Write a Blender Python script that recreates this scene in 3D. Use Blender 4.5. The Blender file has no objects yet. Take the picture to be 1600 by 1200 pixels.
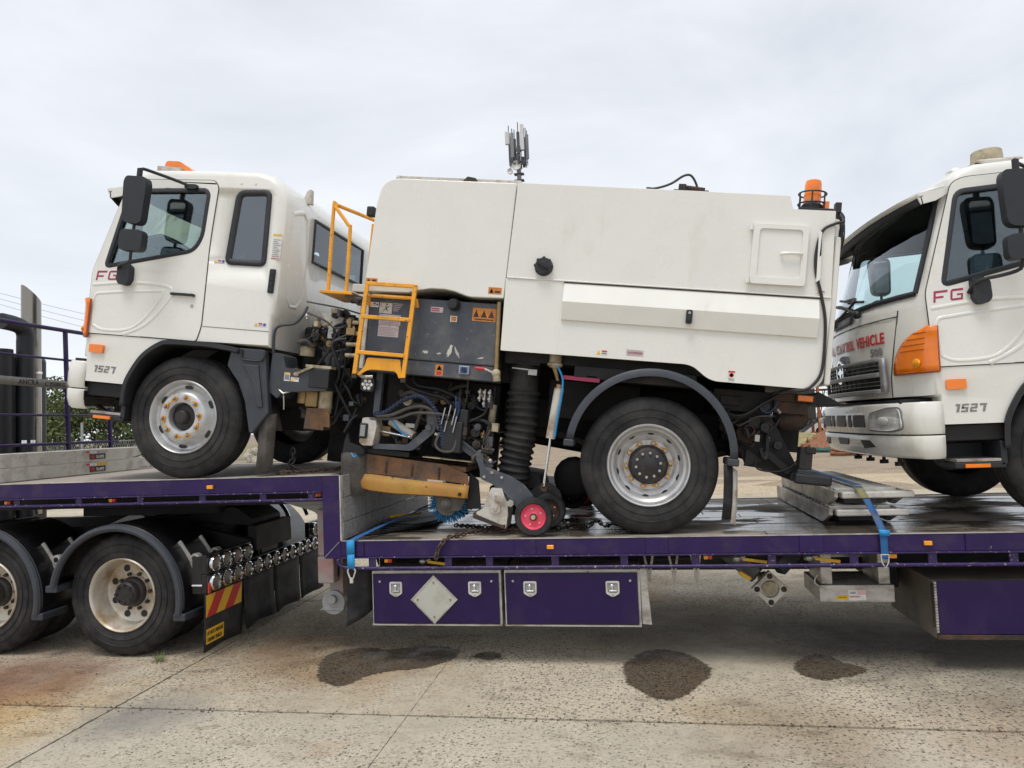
import bpy, bmesh, math, random
from mathutils import Vector, Matrix
from mathutils.geometry import tessellate_polygon
random.seed(7)
SC = bpy.context.scene
COL = SC.collection
R_ = math.radians

# ------------------------------------------------------------------ camera
def cam_axes(yaw, pitch, roll):
    f = Vector((-math.sin(yaw)*math.cos(pitch), math.cos(yaw)*math.cos(pitch), math.sin(pitch)))
    r = Vector((math.cos(yaw), math.sin(yaw), 0)); u = r.cross(f)
    return math.cos(roll)*r+math.sin(roll)*u, math.cos(roll)*u-math.sin(roll)*r, f
cr, cu, cf = cam_axes(0.16174, 0.05503, -0.03892)
cd = bpy.data.cameras.new('camera'); cam = bpy.data.objects.new('camera', cd); COL.objects.link(cam)
cam.matrix_world = Matrix(((cr.x, cu.x, -cf.x, -0.103), (cr.y, cu.y, -cf.y, -5.455), (cr.z, cu.z, -cf.z, 1.820), (0, 0, 0, 1)))
cd.sensor_width = 36; cd.lens = 1136.2/1600*36; cd.clip_start = 0.05; cd.clip_end = 3000
SC.camera = cam
# ------------------------------------------------------------------ sky, sun, exposure
SUN_EL, SUN_AZ = 69, 194      # azimuth measured clockwise from +Y
w = bpy.data.worlds.new('World'); SC.world = w; w.use_nodes = True
nt = w.node_tree; nt.nodes.clear()
def N(t, **k):
    n = nt.nodes.new(t)
    for a, b in k.items(): setattr(n, a, b)
    return n
out = N('ShaderNodeOutputWorld'); bg1 = N('ShaderNodeBackground'); bg2 = N('ShaderNodeBackground'); mx = N('ShaderNodeMixShader')
sky = N('ShaderNodeTexSky', sky_type='NISHITA', sun_disc=False, sun_elevation=R_(SUN_EL), sun_rotation=R_(SUN_AZ))
tc = N('ShaderNodeTexCoord'); mp = N('ShaderNodeMapping'); mp.inputs['Scale'].default_value = (1.3, 1.3, 3.0); mp.inputs['Location'].default_value = (.2, 1.1, .45)
no = N('ShaderNodeTexNoise'); no.inputs['Scale'].default_value = 1.15; no.inputs['Detail'].default_value = 6; no.inputs['Roughness'].default_value = .56; no.inputs['Distortion'].default_value = .35
rp = N('ShaderNodeValToRGB'); rp.color_ramp.elements[0].position = .36; rp.color_ramp.elements[0].color = (.66, .685, .73, 1)
rp.color_ramp.elements[1].position = .60; rp.color_ramp.elements[1].color = (.84, .86, .89, 1)
nt.links.new(tc.outputs['Generated'], mp.inputs['Vector']); nt.links.new(mp.outputs[0], no.inputs['Vector']); nt.links.new(no.outputs['Fac'], rp.inputs[0])
nt.links.new(rp.outputs[0], bg2.inputs['Color']); bg2.inputs['Strength'].default_value = 1.0
nt.links.new(sky.outputs[0], bg1.inputs['Color']); bg1.inputs['Strength'].default_value = .12
mx.inputs[0].default_value = .86
nt.links.new(bg1.outputs[0], mx.inputs[1]); nt.links.new(bg2.outputs[0], mx.inputs[2]); nt.links.new(mx.outputs[0], out.inputs['Surface'])
sd = bpy.data.lights.new('sun', 'SUN'); sd.energy = 1.5; sd.angle = R_(24); sd.color = (1, .965, .91)
so = bpy.data.objects.new('sun', sd); COL.objects.link(so)
sdir = Vector((math.sin(R_(SUN_AZ))*math.cos(R_(SUN_EL)), math.cos(R_(SUN_AZ))*math.cos(R_(SUN_EL)), math.sin(R_(SUN_EL))))
so.rotation_euler = (-sdir).to_track_quat('-Z', 'Y').to_euler()
so.location = sdir*50
SC.view_settings.view_transform = 'Standard'; SC.view_settings.look = 'None'; SC.view_settings.gamma = 1
SC.view_settings.exposure = 0.28; SC.view_settings.use_curve_mapping = False
SC.render.engine = 'CYCLES'
SC.cycles.max_bounces = 8; SC.cycles.transparent_max_bounces = 12; SC.cycles.use_denoising = True

# ------------------------------------------------------------------ materials
MATS = {}
def mat(name, col, rough=.5, metal=0, var=.12, scale=5, bump=0, bscale=60, dirt=None, coat=0, stretch=(1, 1, 1), chips=None, spec=.5):
    """principled material: noise-varied colour, optional dirt (colour, amount, scale, stretch), chips (colour, amount, scale), fine bump"""
    m = bpy.data.materials.new(name); m.use_nodes = True; t = m.node_tree; b = t.nodes['Principled BSDF']; L = t.links
    tc = t.nodes.new('ShaderNodeTexCoord'); mp = t.nodes.new('ShaderNodeMapping'); mp.inputs['Scale'].default_value = stretch
    L.new(tc.outputs['Object'], mp.inputs['Vector'])
    n = t.nodes.new('ShaderNodeTexNoise'); n.inputs['Scale'].default_value = scale; n.inputs['Detail'].default_value = 6; n.inputs['Roughness'].default_value = .6
    L.new(mp.outputs[0], n.inputs['Vector'])
    r = t.nodes.new('ShaderNodeValToRGB'); r.color_ramp.elements[0].position = .3; r.color_ramp.elements[1].position = .7
    r.color_ramp.elements[0].color = tuple(c*(1-var) for c in col)+(1,); r.color_ramp.elements[1].color = tuple(min(1, c*(1+var)) for c in col)+(1,)
    L.new(n.outputs['Fac'], r.inputs[0]); c = r.outputs[0]; rg = None
    def over(c, col2, amount, sc, st, soft=.12, det=8):
        mp2 = t.nodes.new('ShaderNodeMapping'); mp2.inputs['Scale'].default_value = st; mp2.inputs['Location'].default_value = (sc*.37, 1.3, sc*.11)
        L.new(tc.outputs['Object'], mp2.inputs['Vector'])
        n2 = t.nodes.new('ShaderNodeTexNoise'); n2.inputs['Scale'].default_value = sc; n2.inputs['Detail'].default_value = det; n2.inputs['Roughness'].default_value = .65
        L.new(mp2.outputs[0], n2.inputs['Vector'])
        r2 = t.nodes.new('ShaderNodeValToRGB'); p = 1-amount
        r2.color_ramp.elements[0].position = max(0, p-soft); r2.color_ramp.elements[1].position = min(1, p+soft)
        L.new(n2.outputs['Fac'], r2.inputs[0])
        x = t.nodes.new('ShaderNodeMix'); x.data_type = 'RGBA'; x.inputs['B'].default_value = tuple(col2)+(1,)
        L.new(r2.outputs[0], x.inputs['Factor']); L.new(c, x.inputs['A'])
        return x.outputs['Result'], r2.outputs[0]
    if dirt:
        c, f = over(c, dirt[0], dirt[1], dirt[2], dirt[3] if len(dirt) > 3 else (1, 1, 1), dirt[4] if len(dirt) > 4 else .12)
    if chips:
        c, f2 = over(c, chips[0], chips[1], chips[2], (1, 1, 1), .015)
    L.new(c, b.inputs['Base Color'])
    b.inputs['Specular IOR Level'].default_value = spec; b.inputs['Roughness'].default_value = rough; b.inputs['Metallic'].default_value = metal; b.inputs['Coat Weight'].default_value = coat; b.inputs['Coat Roughness'].default_value = .08
    rr = t.nodes.new('ShaderNodeMapRange'); rr.inputs['To Min'].default_value = max(.02, rough*.8); rr.inputs['To Max'].default_value = min(1, rough*1.25)
    L.new(n.outputs['Fac'], rr.inputs['Value']); L.new(rr.outputs[0], b.inputs['Roughness'])
    if bump:
        nb = t.nodes.new('ShaderNodeTexNoise'); nb.inputs['Scale'].default_value = bscale; nb.inputs['Detail'].default_value = 4
        L.new(mp.outputs[0], nb.inputs['Vector'])
        bp = t.nodes.new('ShaderNodeBump'); bp.inputs['Strength'].default_value = bump; bp.inputs['Distance'].default_value = .02
        L.new(nb.outputs['Fac'], bp.inputs['Height']); L.new(bp.outputs[0], b.inputs['Normal'])
    MATS[name] = m
    return m
mat('white_paint', (.765, .76, .705), .27, var=.03, scale=2.2, coat=.4, dirt=((.58, .53, .43), .30, 1.9, (1, 1, .3), .12), bump=.10, bscale=1.8, chips=((.26, .18, .10), .255, 34))
mat('white_clean', (.785, .78, .73), .32, var=.03, coat=.35, dirt=((.5, .46, .38), .3, 2.5, (1, 1, .4), .1))
mat('black_plastic', (.014, .015, .018), .5, var=.25, scale=8, dirt=((.06, .055, .05), .28, 4))
mat('dark_plastic', (.020, .022, .027), .55, var=.2, scale=8, bump=.15, bscale=160)
mat('fender_grey', (.040, .046, .058), .5, var=.18, scale=6, bump=.1, bscale=120, dirt=((.09, .085, .08), .33, 3))
mat('black_gloss', (.008, .008, .010), .35, var=.3, coat=.12, dirt=((.06, .055, .05), .34, 4))
mat('chassis_black', (.009, .009, .010), .65, var=.3, scale=6, dirt=((.035, .028, .022), .38, 5))
mat('interior', (.03, .03, .033), .8, var=.2)
mat('rubber', (.012, .012, .014), .66, spec=.35, var=.25, scale=7, bump=.15, bscale=90, dirt=((.06, .057, .054), .42, 5, (1, 1, 1), .2))
mat('rim_silver', (.55, .555, .56), .36, metal=.55, var=.1, scale=9, dirt=((.20, .17, .13), .35, 6))
mat('rim_cream', (.62, .58, .50), .4, metal=.3, var=.1, scale=6, dirt=((.36, .24, .13), .42, 5))
mat('hub_dark', (.035, .033, .033), .5, metal=.3, var=.3, scale=10, dirt=((.14, .09, .05), .33, 12))
mat('steel', (.45, .44, .42), .38, metal=.8, var=.15, scale=10, dirt=((.16, .12, .09), .34, 9))
mat('stack_steel', (.30, .28, .25), .22, metal=.95, var=.12, scale=3, dirt=((.30, .26, .21), .42, 4, (1, 1, .3)), stretch=(1, 1, .2))
mat('chrome', (.75, .76, .78), .08, metal=1, var=.05)
mat('aluminium', (.52, .50, .47), .42, metal=.45, var=.16, scale=7, bump=.1, bscale=60, dirt=((.20, .17, .14), .42, 5, (1, 1, 2)), stretch=(1, 1, 3))
mat('ramp_white', (.60, .58, .53), .5, metal=.15, var=.12, scale=5, dirt=((.26, .23, .19), .40, 5), chips=((.12, .11, .10), .33, 22))
mat('yellow_paint', (.85, .37, .012), .42, var=.1, scale=7, coat=.2, chips=((.16, .09, .05), .36, 28), dirt=((.45, .24, .05), .38, 5))
mat('purple_paint', (.021, .007, .072), .42, var=.18, scale=4, chips=((.34, .32, .34), .30, 40), dirt=((.045, .028, .074), .38, 5), spec=.35)
mat('purple_panel', (.017, .006, .058), .3, var=.12, scale=3, coat=.05, dirt=((.042, .024, .072), .38, 3, (1, 1, .5)), chips=((.25, .22, .27), .245, 30), spec=.3)
mat('purple_chipped', (.024, .009, .08), .4, var=.14, scale=4, chips=((.40, .38, .40), .37, 46), dirt=((.06, .035, .10), .34, 6))
mat('placard_grey', (.46, .46, .41), .5, var=.06, scale=4, dirt=((.36, .34, .27), .36, 5))
mat('box_side', (.15, .125, .095), .6, var=.2, scale=5, dirt=((.08, .07, .06), .45, 4))
mat('bezel_red', (.34, .05, .008), .3, var=.1)
mat('rust_orange', (.36, .11, .035), .7, var=.3)
mat('tank_grey', (.055, .064, .080), .42, var=.1, scale=4, dirt=((.13, .13, .13), .40, 3), chips=((.42, .42, .40), .345, 26))
mat('grey_paint', (.060, .070, .088), .45, var=.14, scale=7, dirt=((.19, .17, .15), .38, 6))
mat('orange_lens', (.90, .21, .006), .16, var=.14, scale=7, coat=.6)
mat('amber_lens', (.95, .36, .01), .2, var=.1, scale=20, coat=.5)
mat('red_lens', (.55, .02, .015), .2, var=.15, scale=20, coat=.5)
mat('clear_lens', (.70, .70, .68), .12, metal=.35, var=.4, scale=13, coat=.8)
mat('lamp_face', (.13, .115, .095), .3, metal=.1, var=.3, scale=15, coat=.15)
mat('red_print', (.36, .03, .09), .4, var=.08)
mat('sign_red', (.55, .03, .03), .4, var=.1)
mat('sign_pink', (.66, .42, .42), .45, var=.1)
mat('sign_yellow', (.80, .46, .02), .42, var=.1, dirt=((.4, .25, .06), .33, 9))
mat('grey_print', (.22, .22, .22), .4, var=.08)
mat('black_print', (.02, .02, .02), .5, var=.1)
mat('white_print', (.72, .72, .70), .5, var=.08, dirt=((.45, .42, .38), .38, 12))
mat('pink_label', (.50, .42, .44), .6, var=.12, scale=20, dirt=((.35, .22, .18), .34, 20))
mat('orange_label', (.55, .20, .04), .55, var=.2, scale=22, chips=((.25, .10, .03), .36, 40))
mat('blue_print', (.03, .10, .40), .45, var=.1)
mat('blue_strap', (.02, .12, .34), .75, var=.2, scale=20, dirt=((.10, .11, .13), .42, 8), bump=.3, bscale=220)
mat('bright_blue', (.02, .28, .62), .6, var=.15, scale=20)
mat('olive_strap', (.26, .24, .11), .8, var=.2, scale=20, bump=.3, bscale=220)
mat('grey_strap', (.20, .19, .17), .8, var=.2, scale=20, bump=.3, bscale=220)
mat('brush_blue', (.01, .17, .36), .5, var=.4, scale=60)
mat('rust', (.085, .045, .028), .8, var=.4, scale=14, bump=.4, bscale=70, dirt=((.03, .025, .022), .5, 7))
mat('rust_plate', (.095, .062, .043), .7, var=.4, scale=7, bump=.25, bscale=60, dirt=((.25, .105, .03), .45, 4))
mat('worn_yellow', (.44, .245, .045), .6, var=.2, scale=6, dirt=((.42, .18, .04), .44, 4), chips=((.07, .06, .05), .36, 18), bump=.15)
mat('worn_rubber', (.085, .075, .066), .85, var=.35, scale=8, bump=.35, bscale=40)
mat('castle_white', (.55, .53, .48), .55, var=.12, scale=8, dirt=((.30, .20, .12), .40, 8), chips=((.12, .08, .05), .32, 26))
mat('wheel_red', (.72, .07, .13), .45, var=.12, scale=12, dirt=((.35, .10, .10), .36, 12))
mat('hose_blue', (.02, .05, .15), .45, var=.2)
mat('brass', (.32, .22, .10), .5, metal=.5, var=.25, scale=14)
mat('oil_cream', (.42, .36, .24), .5, var=.2, scale=12, dirt=((.13, .09, .06), .4, 12))
mat('rust_chain', (.10, .065, .05), .65, metal=.4, var=.5, scale=22)
mat('dark_chain', (.035, .03, .028), .5, metal=.5, var=.5, scale=22)
mat('tarp_black', (.018, .018, .02), .6, var=.35, scale=10, bump=.3, bscale=40)
mat('faded_red', (.36, .20, .19), .6, var=.3, scale=8, dirt=((.30, .28, .26), .5, 6))
mat('galv', (.34, .35, .36), .5, metal=.4, var=.15)
mat('bark', (.10, .075, .055), .9, var=.4, scale=12, bump=.5)
mat('leaf', (.085, .115, .035), .75, var=.5, scale=1.6)
mat('leaf_dark', (.05, .075, .025), .75, var=.5, scale=1.6)
mat('grass_green', (.13, .16, .05), .85, var=.5, scale=9)
mat('dry_grass', (.24, .20, .09), .9, var=.4, scale=3)
mat('rock_pale', (.46, .41, .33), .9, var=.25, scale=6, bump=.5, bscale=12)
mat('mulch', (.24, .10, .05), .95, var=.5, scale=9, bump=.6, bscale=10)
mat('green_tarp', (.03, .10, .08), .7, var=.4, scale=6)
mat('shed_white', (.62, .62, .62), .6, var=.1)
mat('roof_blue', (.20, .24, .30), .5, var=.1)
mat('tower_grey', (.22, .235, .25), .6, var=.1)
mat('tower_dark', (.07, .078, .085), .6, var=.1)
mat('car_grey', (.25, .26, .28), .3, metal=.3, var=.1, coat=.5)
mat('car_white', (.7, .7, .7), .3, var=.05, coat=.5)
mat('slab_edge', (.12, .09, .06), .95, var=.4, scale=14, bump=.5)

def glass_mat(name, tint, refl=.10):
    m = bpy.data.materials.new(name); m.use_nodes = True; t = m.node_tree; t.nodes.clear(); L = t.links
    o = t.nodes.new('ShaderNodeOutputMaterial'); tr = t.nodes.new('ShaderNodeBsdfTransparent'); gl = t.nodes.new('ShaderNodeBsdfGlossy'); x = t.nodes.new('ShaderNodeMixShader')
    fr = t.nodes.new('ShaderNodeFresnel'); fr.inputs['IOR'].default_value = 1.5; ad = t.nodes.new('ShaderNodeMath'); ad.operation = 'MULTIPLY_ADD'; ad.inputs[1].default_value = 1.2; ad.inputs[2].default_value = refl
    tr.inputs['Color'].default_value = tint+(1,); gl.inputs['Roughness'].default_value = .02; gl.inputs['Color'].default_value = (.9, .95, 1, 1)
    L.new(fr.outputs[0], ad.inputs[0]); L.new(ad.outputs[0], x.inputs[0]); L.new(tr.outputs[0], x.inputs[1]); L.new(gl.outputs[0], x.inputs[2]); L.new(x.outputs[0], o.inputs['Surface'])
    MATS[name] = m
glass_mat('glass', (.86, .955, .95), .03); glass_mat('glass_dark', (.20, .23, .25), .12)

def ground_mat(name, base, speck, stain, wet=False, fine=1.0, orange=.0, dens_k=.95, blobs=()):
    """exposed-aggregate concrete / gravel: pale matrix, dark and light stones, broad stains"""
    m = bpy.data.materials.new(name); m.use_nodes = True; t = m.node_tree; b = t.nodes['Principled BSDF']; L = t.links
    tc = t.nodes.new('ShaderNodeTexCoord')
    def noise(s, d=6, loc=(0, 0, 0), st=(1, 1, 1)):
        mp = t.nodes.new('ShaderNodeMapping'); mp.inputs['Location'].default_value = loc; mp.inputs['Scale'].default_value = st
        L.new(tc.outputs['Object'], mp.inputs['Vector'])
        n = t.nodes.new('ShaderNodeTexNoise'); n.inputs['Scale'].default_value = s; n.inputs['Detail'].default_value = d; n.inputs['Roughness'].default_value = .62; L.new(mp.outputs[0], n.inputs['Vector']); return n.outputs['Fac']
    def ramp(f, a, c, ca=(0, 0, 0, 1), cb=(1, 1, 1, 1)):
        r = t.nodes.new('ShaderNodeValToRGB'); r.color_ramp.elements[0].position = a; r.color_ramp.elements[1].position = c; r.color_ramp.elements[0].color = ca; r.color_ramp.elements[1].color = cb; L.new(f, r.inputs[0]); return r.outputs[0]
    def mix(f, A, B):
        x = t.nodes.new('ShaderNodeMix'); x.data_type = 'RGBA'
        L.new(f, x.inputs['Factor'])
        for k, v in (('A', A), ('B', B)):
            if isinstance(v, tuple): x.inputs[k].default_value = v+(1,)
            else: L.new(v, x.inputs[k])
        return x.outputs['Result']
    c = ramp(noise(1.1, 7), .3, .7, tuple(k*.86 for k in base)+(1,), tuple(min(1, k*1.1) for k in base)+(1,))
    # aggregate stones
    vo = t.nodes.new('ShaderNodeTexVoronoi'); vo.inputs['Scale'].default_value = 44*fine; vo.inputs['Randomness'].default_value = 1
    nd = noise(30, 2); dm = t.nodes.new('ShaderNodeMixRGB'); dm.inputs[0].default_value = .02; L.new(tc.outputs['Object'], dm.inputs[1]); L.new(nd, dm.inputs[2]); L.new(dm.outputs[0], vo.inputs['Vector'])
    sp = t.nodes.new('ShaderNodeSeparateColor'); L.new(vo.outputs['Color'], sp.inputs[0])
    dens = noise(.9, 5, (5, 2, 0)); md = t.nodes.new('ShaderNodeMath'); md.operation = 'MULTIPLY_ADD'; md.inputs[1].default_value = dens_k; L.new(dens, md.inputs[0]); md.inputs[2].default_value = .0
    gt = t.nodes.new('ShaderNodeMath'); gt.operation = 'LESS_THAN'; L.new(sp.outputs[0], gt.inputs[0]); L.new(md.outputs[0], gt.inputs[1])
    dist = ramp(vo.outputs['Distance'], .28, .5, (1, 1, 1, 1), (0, 0, 0, 1))
    mm = t.nodes.new('ShaderNodeMath'); mm.operation = 'MULTIPLY'; L.new(gt.outputs[0], mm.inputs[0]); L.new(dist, mm.inputs[1])
    stone = ramp(sp.outputs[1], .1, .95, tuple(k*.3 for k in speck)+(1,), tuple(k*1.35 for k in speck)+(1,))
    c = mix(mm.outputs[0], c, stone)
    c = mix(ramp(noise(34*fine, 3, (4, 1, 0)), .54, .64), c, tuple(k*.66 for k in base))
    c = mix(ramp(noise(52*fine, 3, (1, 8, 0)), .585, .63), c, tuple(k*.7 for k in speck))
    c = mix(ramp(noise(40*fine, 3, (7, 3, 0)), .60, .66), c, tuple(min(1, k*1.3) for k in base))
    # sand grain
    c = mix(ramp(noise(260*fine, 2), .62, .75), c, tuple(k*1.25 for k in base))
    c = mix(ramp(noise(150*fine, 2, (3, 3, 3)), .62, .74), c, tuple(k*.45 for k in base))
    # worn-smooth areas where the matrix hides the stones
    if not wet:
        pm_ = t.nodes.new('ShaderNodeMath'); pm_.operation = 'MULTIPLY'; pm_.inputs[1].default_value = .8; L.new(ramp(noise(.75, 7, (11, 4, 0)), .44, .62), pm_.inputs[0])
        c = mix(pm_.outputs[0], c, ramp(noise(7, 7, (2, 2, 0)), .3, .7, tuple(k*.72 for k in base)+(1,), tuple(min(1, k*1.02) for k in base)+(1,)))
    # broad stains
    def mul(f, A, col):
        x = t.nodes.new('ShaderNodeMix'); x.data_type = 'RGBA'; x.blend_type = 'MULTIPLY'; L.new(f, x.inputs['Factor']); L.new(A, x.inputs['A']); x.inputs['B'].default_value = tuple(min(1, p/q) for p, q in zip(col, base))+(1,); return x.outputs['Result']
    f = ramp(noise(.55, 8, (2, 7, 0)), .50, .72); c = mul(f, c, stain)
    f = ramp(noise(2.3, 8, (9, 1, 0), (1, 2.2, 1)), .56, .74); c = mul(f, c, tuple(k*.75 for k in stain))
    if orange:
        f = ramp(noise(.4, 6, (-3.2, 4.2, 0)), .56-orange*.1, .70); c = mul(f, c, (.40, .27, .15))
    for (bx0, by0, br, bc) in blobs:      # oil and soil stains; those under the trailer also paint its shadow darker
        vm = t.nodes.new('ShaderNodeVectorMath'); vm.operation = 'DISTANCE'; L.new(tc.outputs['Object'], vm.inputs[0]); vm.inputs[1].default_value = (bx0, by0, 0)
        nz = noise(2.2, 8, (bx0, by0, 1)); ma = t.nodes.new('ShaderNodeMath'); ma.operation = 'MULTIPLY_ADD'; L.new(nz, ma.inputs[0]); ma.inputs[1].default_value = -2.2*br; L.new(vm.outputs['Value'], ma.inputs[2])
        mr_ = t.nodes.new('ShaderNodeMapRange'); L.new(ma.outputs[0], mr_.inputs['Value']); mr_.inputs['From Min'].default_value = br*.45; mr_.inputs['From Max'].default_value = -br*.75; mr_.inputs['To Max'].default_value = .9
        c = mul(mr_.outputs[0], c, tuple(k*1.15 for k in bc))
    L.new(c, b.inputs['Base Color']); b.inputs['Roughness'].default_value = .28 if wet else .92; b.inputs['Specular IOR Level'].default_value = .25
    if wet:
        rr = ramp(noise(6, 6), .4, .6, (.5, .5, .5, 1), (.85, .85, .85, 1)); L.new(rr, b.inputs['Roughness'])
    hb = noise(120*fine, 4); bp = t.nodes.new('ShaderNodeBump'); bp.inputs['Strength'].default_value = .25 if wet else .55; bp.inputs['Distance'].default_value = .008
    ax = t.nodes.new('ShaderNodeMath'); ax.operation = 'ADD'; L.new(hb, ax.inputs[0]); L.new(mm.outputs[0], ax.inputs[1]); L.new(ax.outputs[0], bp.inputs['Height']); L.new(bp.outputs[0], b.inputs['Normal'])
    MATS[name] = m
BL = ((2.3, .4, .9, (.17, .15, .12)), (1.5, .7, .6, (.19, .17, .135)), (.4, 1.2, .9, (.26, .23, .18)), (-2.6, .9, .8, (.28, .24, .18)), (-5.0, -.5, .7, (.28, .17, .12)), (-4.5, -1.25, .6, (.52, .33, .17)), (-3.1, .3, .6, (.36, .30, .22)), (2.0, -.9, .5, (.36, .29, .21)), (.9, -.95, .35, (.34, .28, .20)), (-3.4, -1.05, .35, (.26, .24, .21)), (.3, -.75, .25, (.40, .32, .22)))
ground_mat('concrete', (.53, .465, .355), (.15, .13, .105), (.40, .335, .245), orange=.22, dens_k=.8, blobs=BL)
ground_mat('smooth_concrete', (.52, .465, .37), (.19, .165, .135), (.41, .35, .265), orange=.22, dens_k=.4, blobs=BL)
ground_mat('wet_concrete', (.105, .076, .046), (.010, .009, .007), (.07, .05, .031), wet=True, dens_k=1.2)
ground_mat('dirt', (.36, .285, .205), (.20, .17, .13), (.25, .19, .14), fine=.5, orange=.5)
ground_mat('sand_strip', (.52, .42, .29), (.34, .27, .19), (.42, .33, .22), fine=.6)

def deck_mat(name, base, wet_amt):
    m = bpy.data.materials.new(name); m.use_nodes = True; t = m.node_tree; b = t.nodes['Principled BSDF']; L = t.links
    tc = t.nodes.new('ShaderNodeTexCoord')
    def noise(s, st, loc=(0, 0, 0), d=7):
        mp = t.nodes.new('ShaderNodeMapping'); mp.inputs['Scale'].default_value = st; mp.inputs['Location'].default_value = loc; L.new(tc.outputs['Object'], mp.inputs['Vector'])
        n = t.nodes.new('ShaderNodeTexNoise'); n.inputs['Scale'].default_value = s; n.inputs['Detail'].default_value = d; n.inputs['Roughness'].default_value = .62; L.new(mp.outputs[0], n.inputs['Vector']); return n.outputs['Fac']
    def ramp(f, a, c, ca=(0, 0, 0, 1), cb=(1, 1, 1, 1)):
        r = t.nodes.new('ShaderNodeValToRGB'); r.color_ramp.elements[0].position = a; r.color_ramp.elements[1].position = c; r.color_ramp.elements[0].color = ca; r.color_ramp.elements[1].color = cb; L.new(f, r.inputs[0]); return r.outputs[0]
    def mix(f, A, B):
        x = t.nodes.new('ShaderNodeMix'); x.data_type = 'RGBA'; L.new(f, x.inputs['Factor']); L.new(A, x.inputs['A'])
        if isinstance(B, tuple): x.inputs['B'].default_value = B+(1,)
        else: L.new(B, x.inputs['B'])
        return x.outputs['Result']
    g = noise(3, (.8, 14, 14)); c = ramp(g, .3, .72, tuple(k*.55 for k in base)+(1,), tuple(k*1.2 for k in base)+(1,))
    c = mix(ramp(noise(4, (.5, 3, 3), (3, 1, 0)), .55, .7), c, tuple(k*.45 for k in base))
    c = mix(ramp(noise(9, (1, 1.5, 1), (1, 5, 0)), .64, .72), c, (.05, .045, .04))
    wt = ramp(noise(1.0, (.8, 1.7, 1), (2.5, 1.5, 0)), .56-wet_amt, .60-wet_amt+.05)
    c = mix(wt, c, tuple(k*.28 for k in base))
    L.new(c, b.inputs['Base Color'])
    rr = t.nodes.new('ShaderNodeMapRange'); rr.inputs['To Min'].default_value = .8; rr.inputs['To Max'].default_value = .08; L.new(wt, rr.inputs['Value']); L.new(rr.outputs[0], b.inputs['Roughness'])
    bp = t.nodes.new('ShaderNodeBump'); bp.inputs['Strength'].default_value = .25; bp.inputs['Distance'].default_value = .006; L.new(g, bp.inputs['Height']); L.new(bp.outputs[0], b.inputs['Normal'])
    MATS[name] = m
deck_mat('deck_wet', (.40, .335, .265), .125); deck_mat('deck_dry', (.42, .37, .315), -.25); deck_mat('bulkhead_grey', (.33, .32, .31), -.2)

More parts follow.
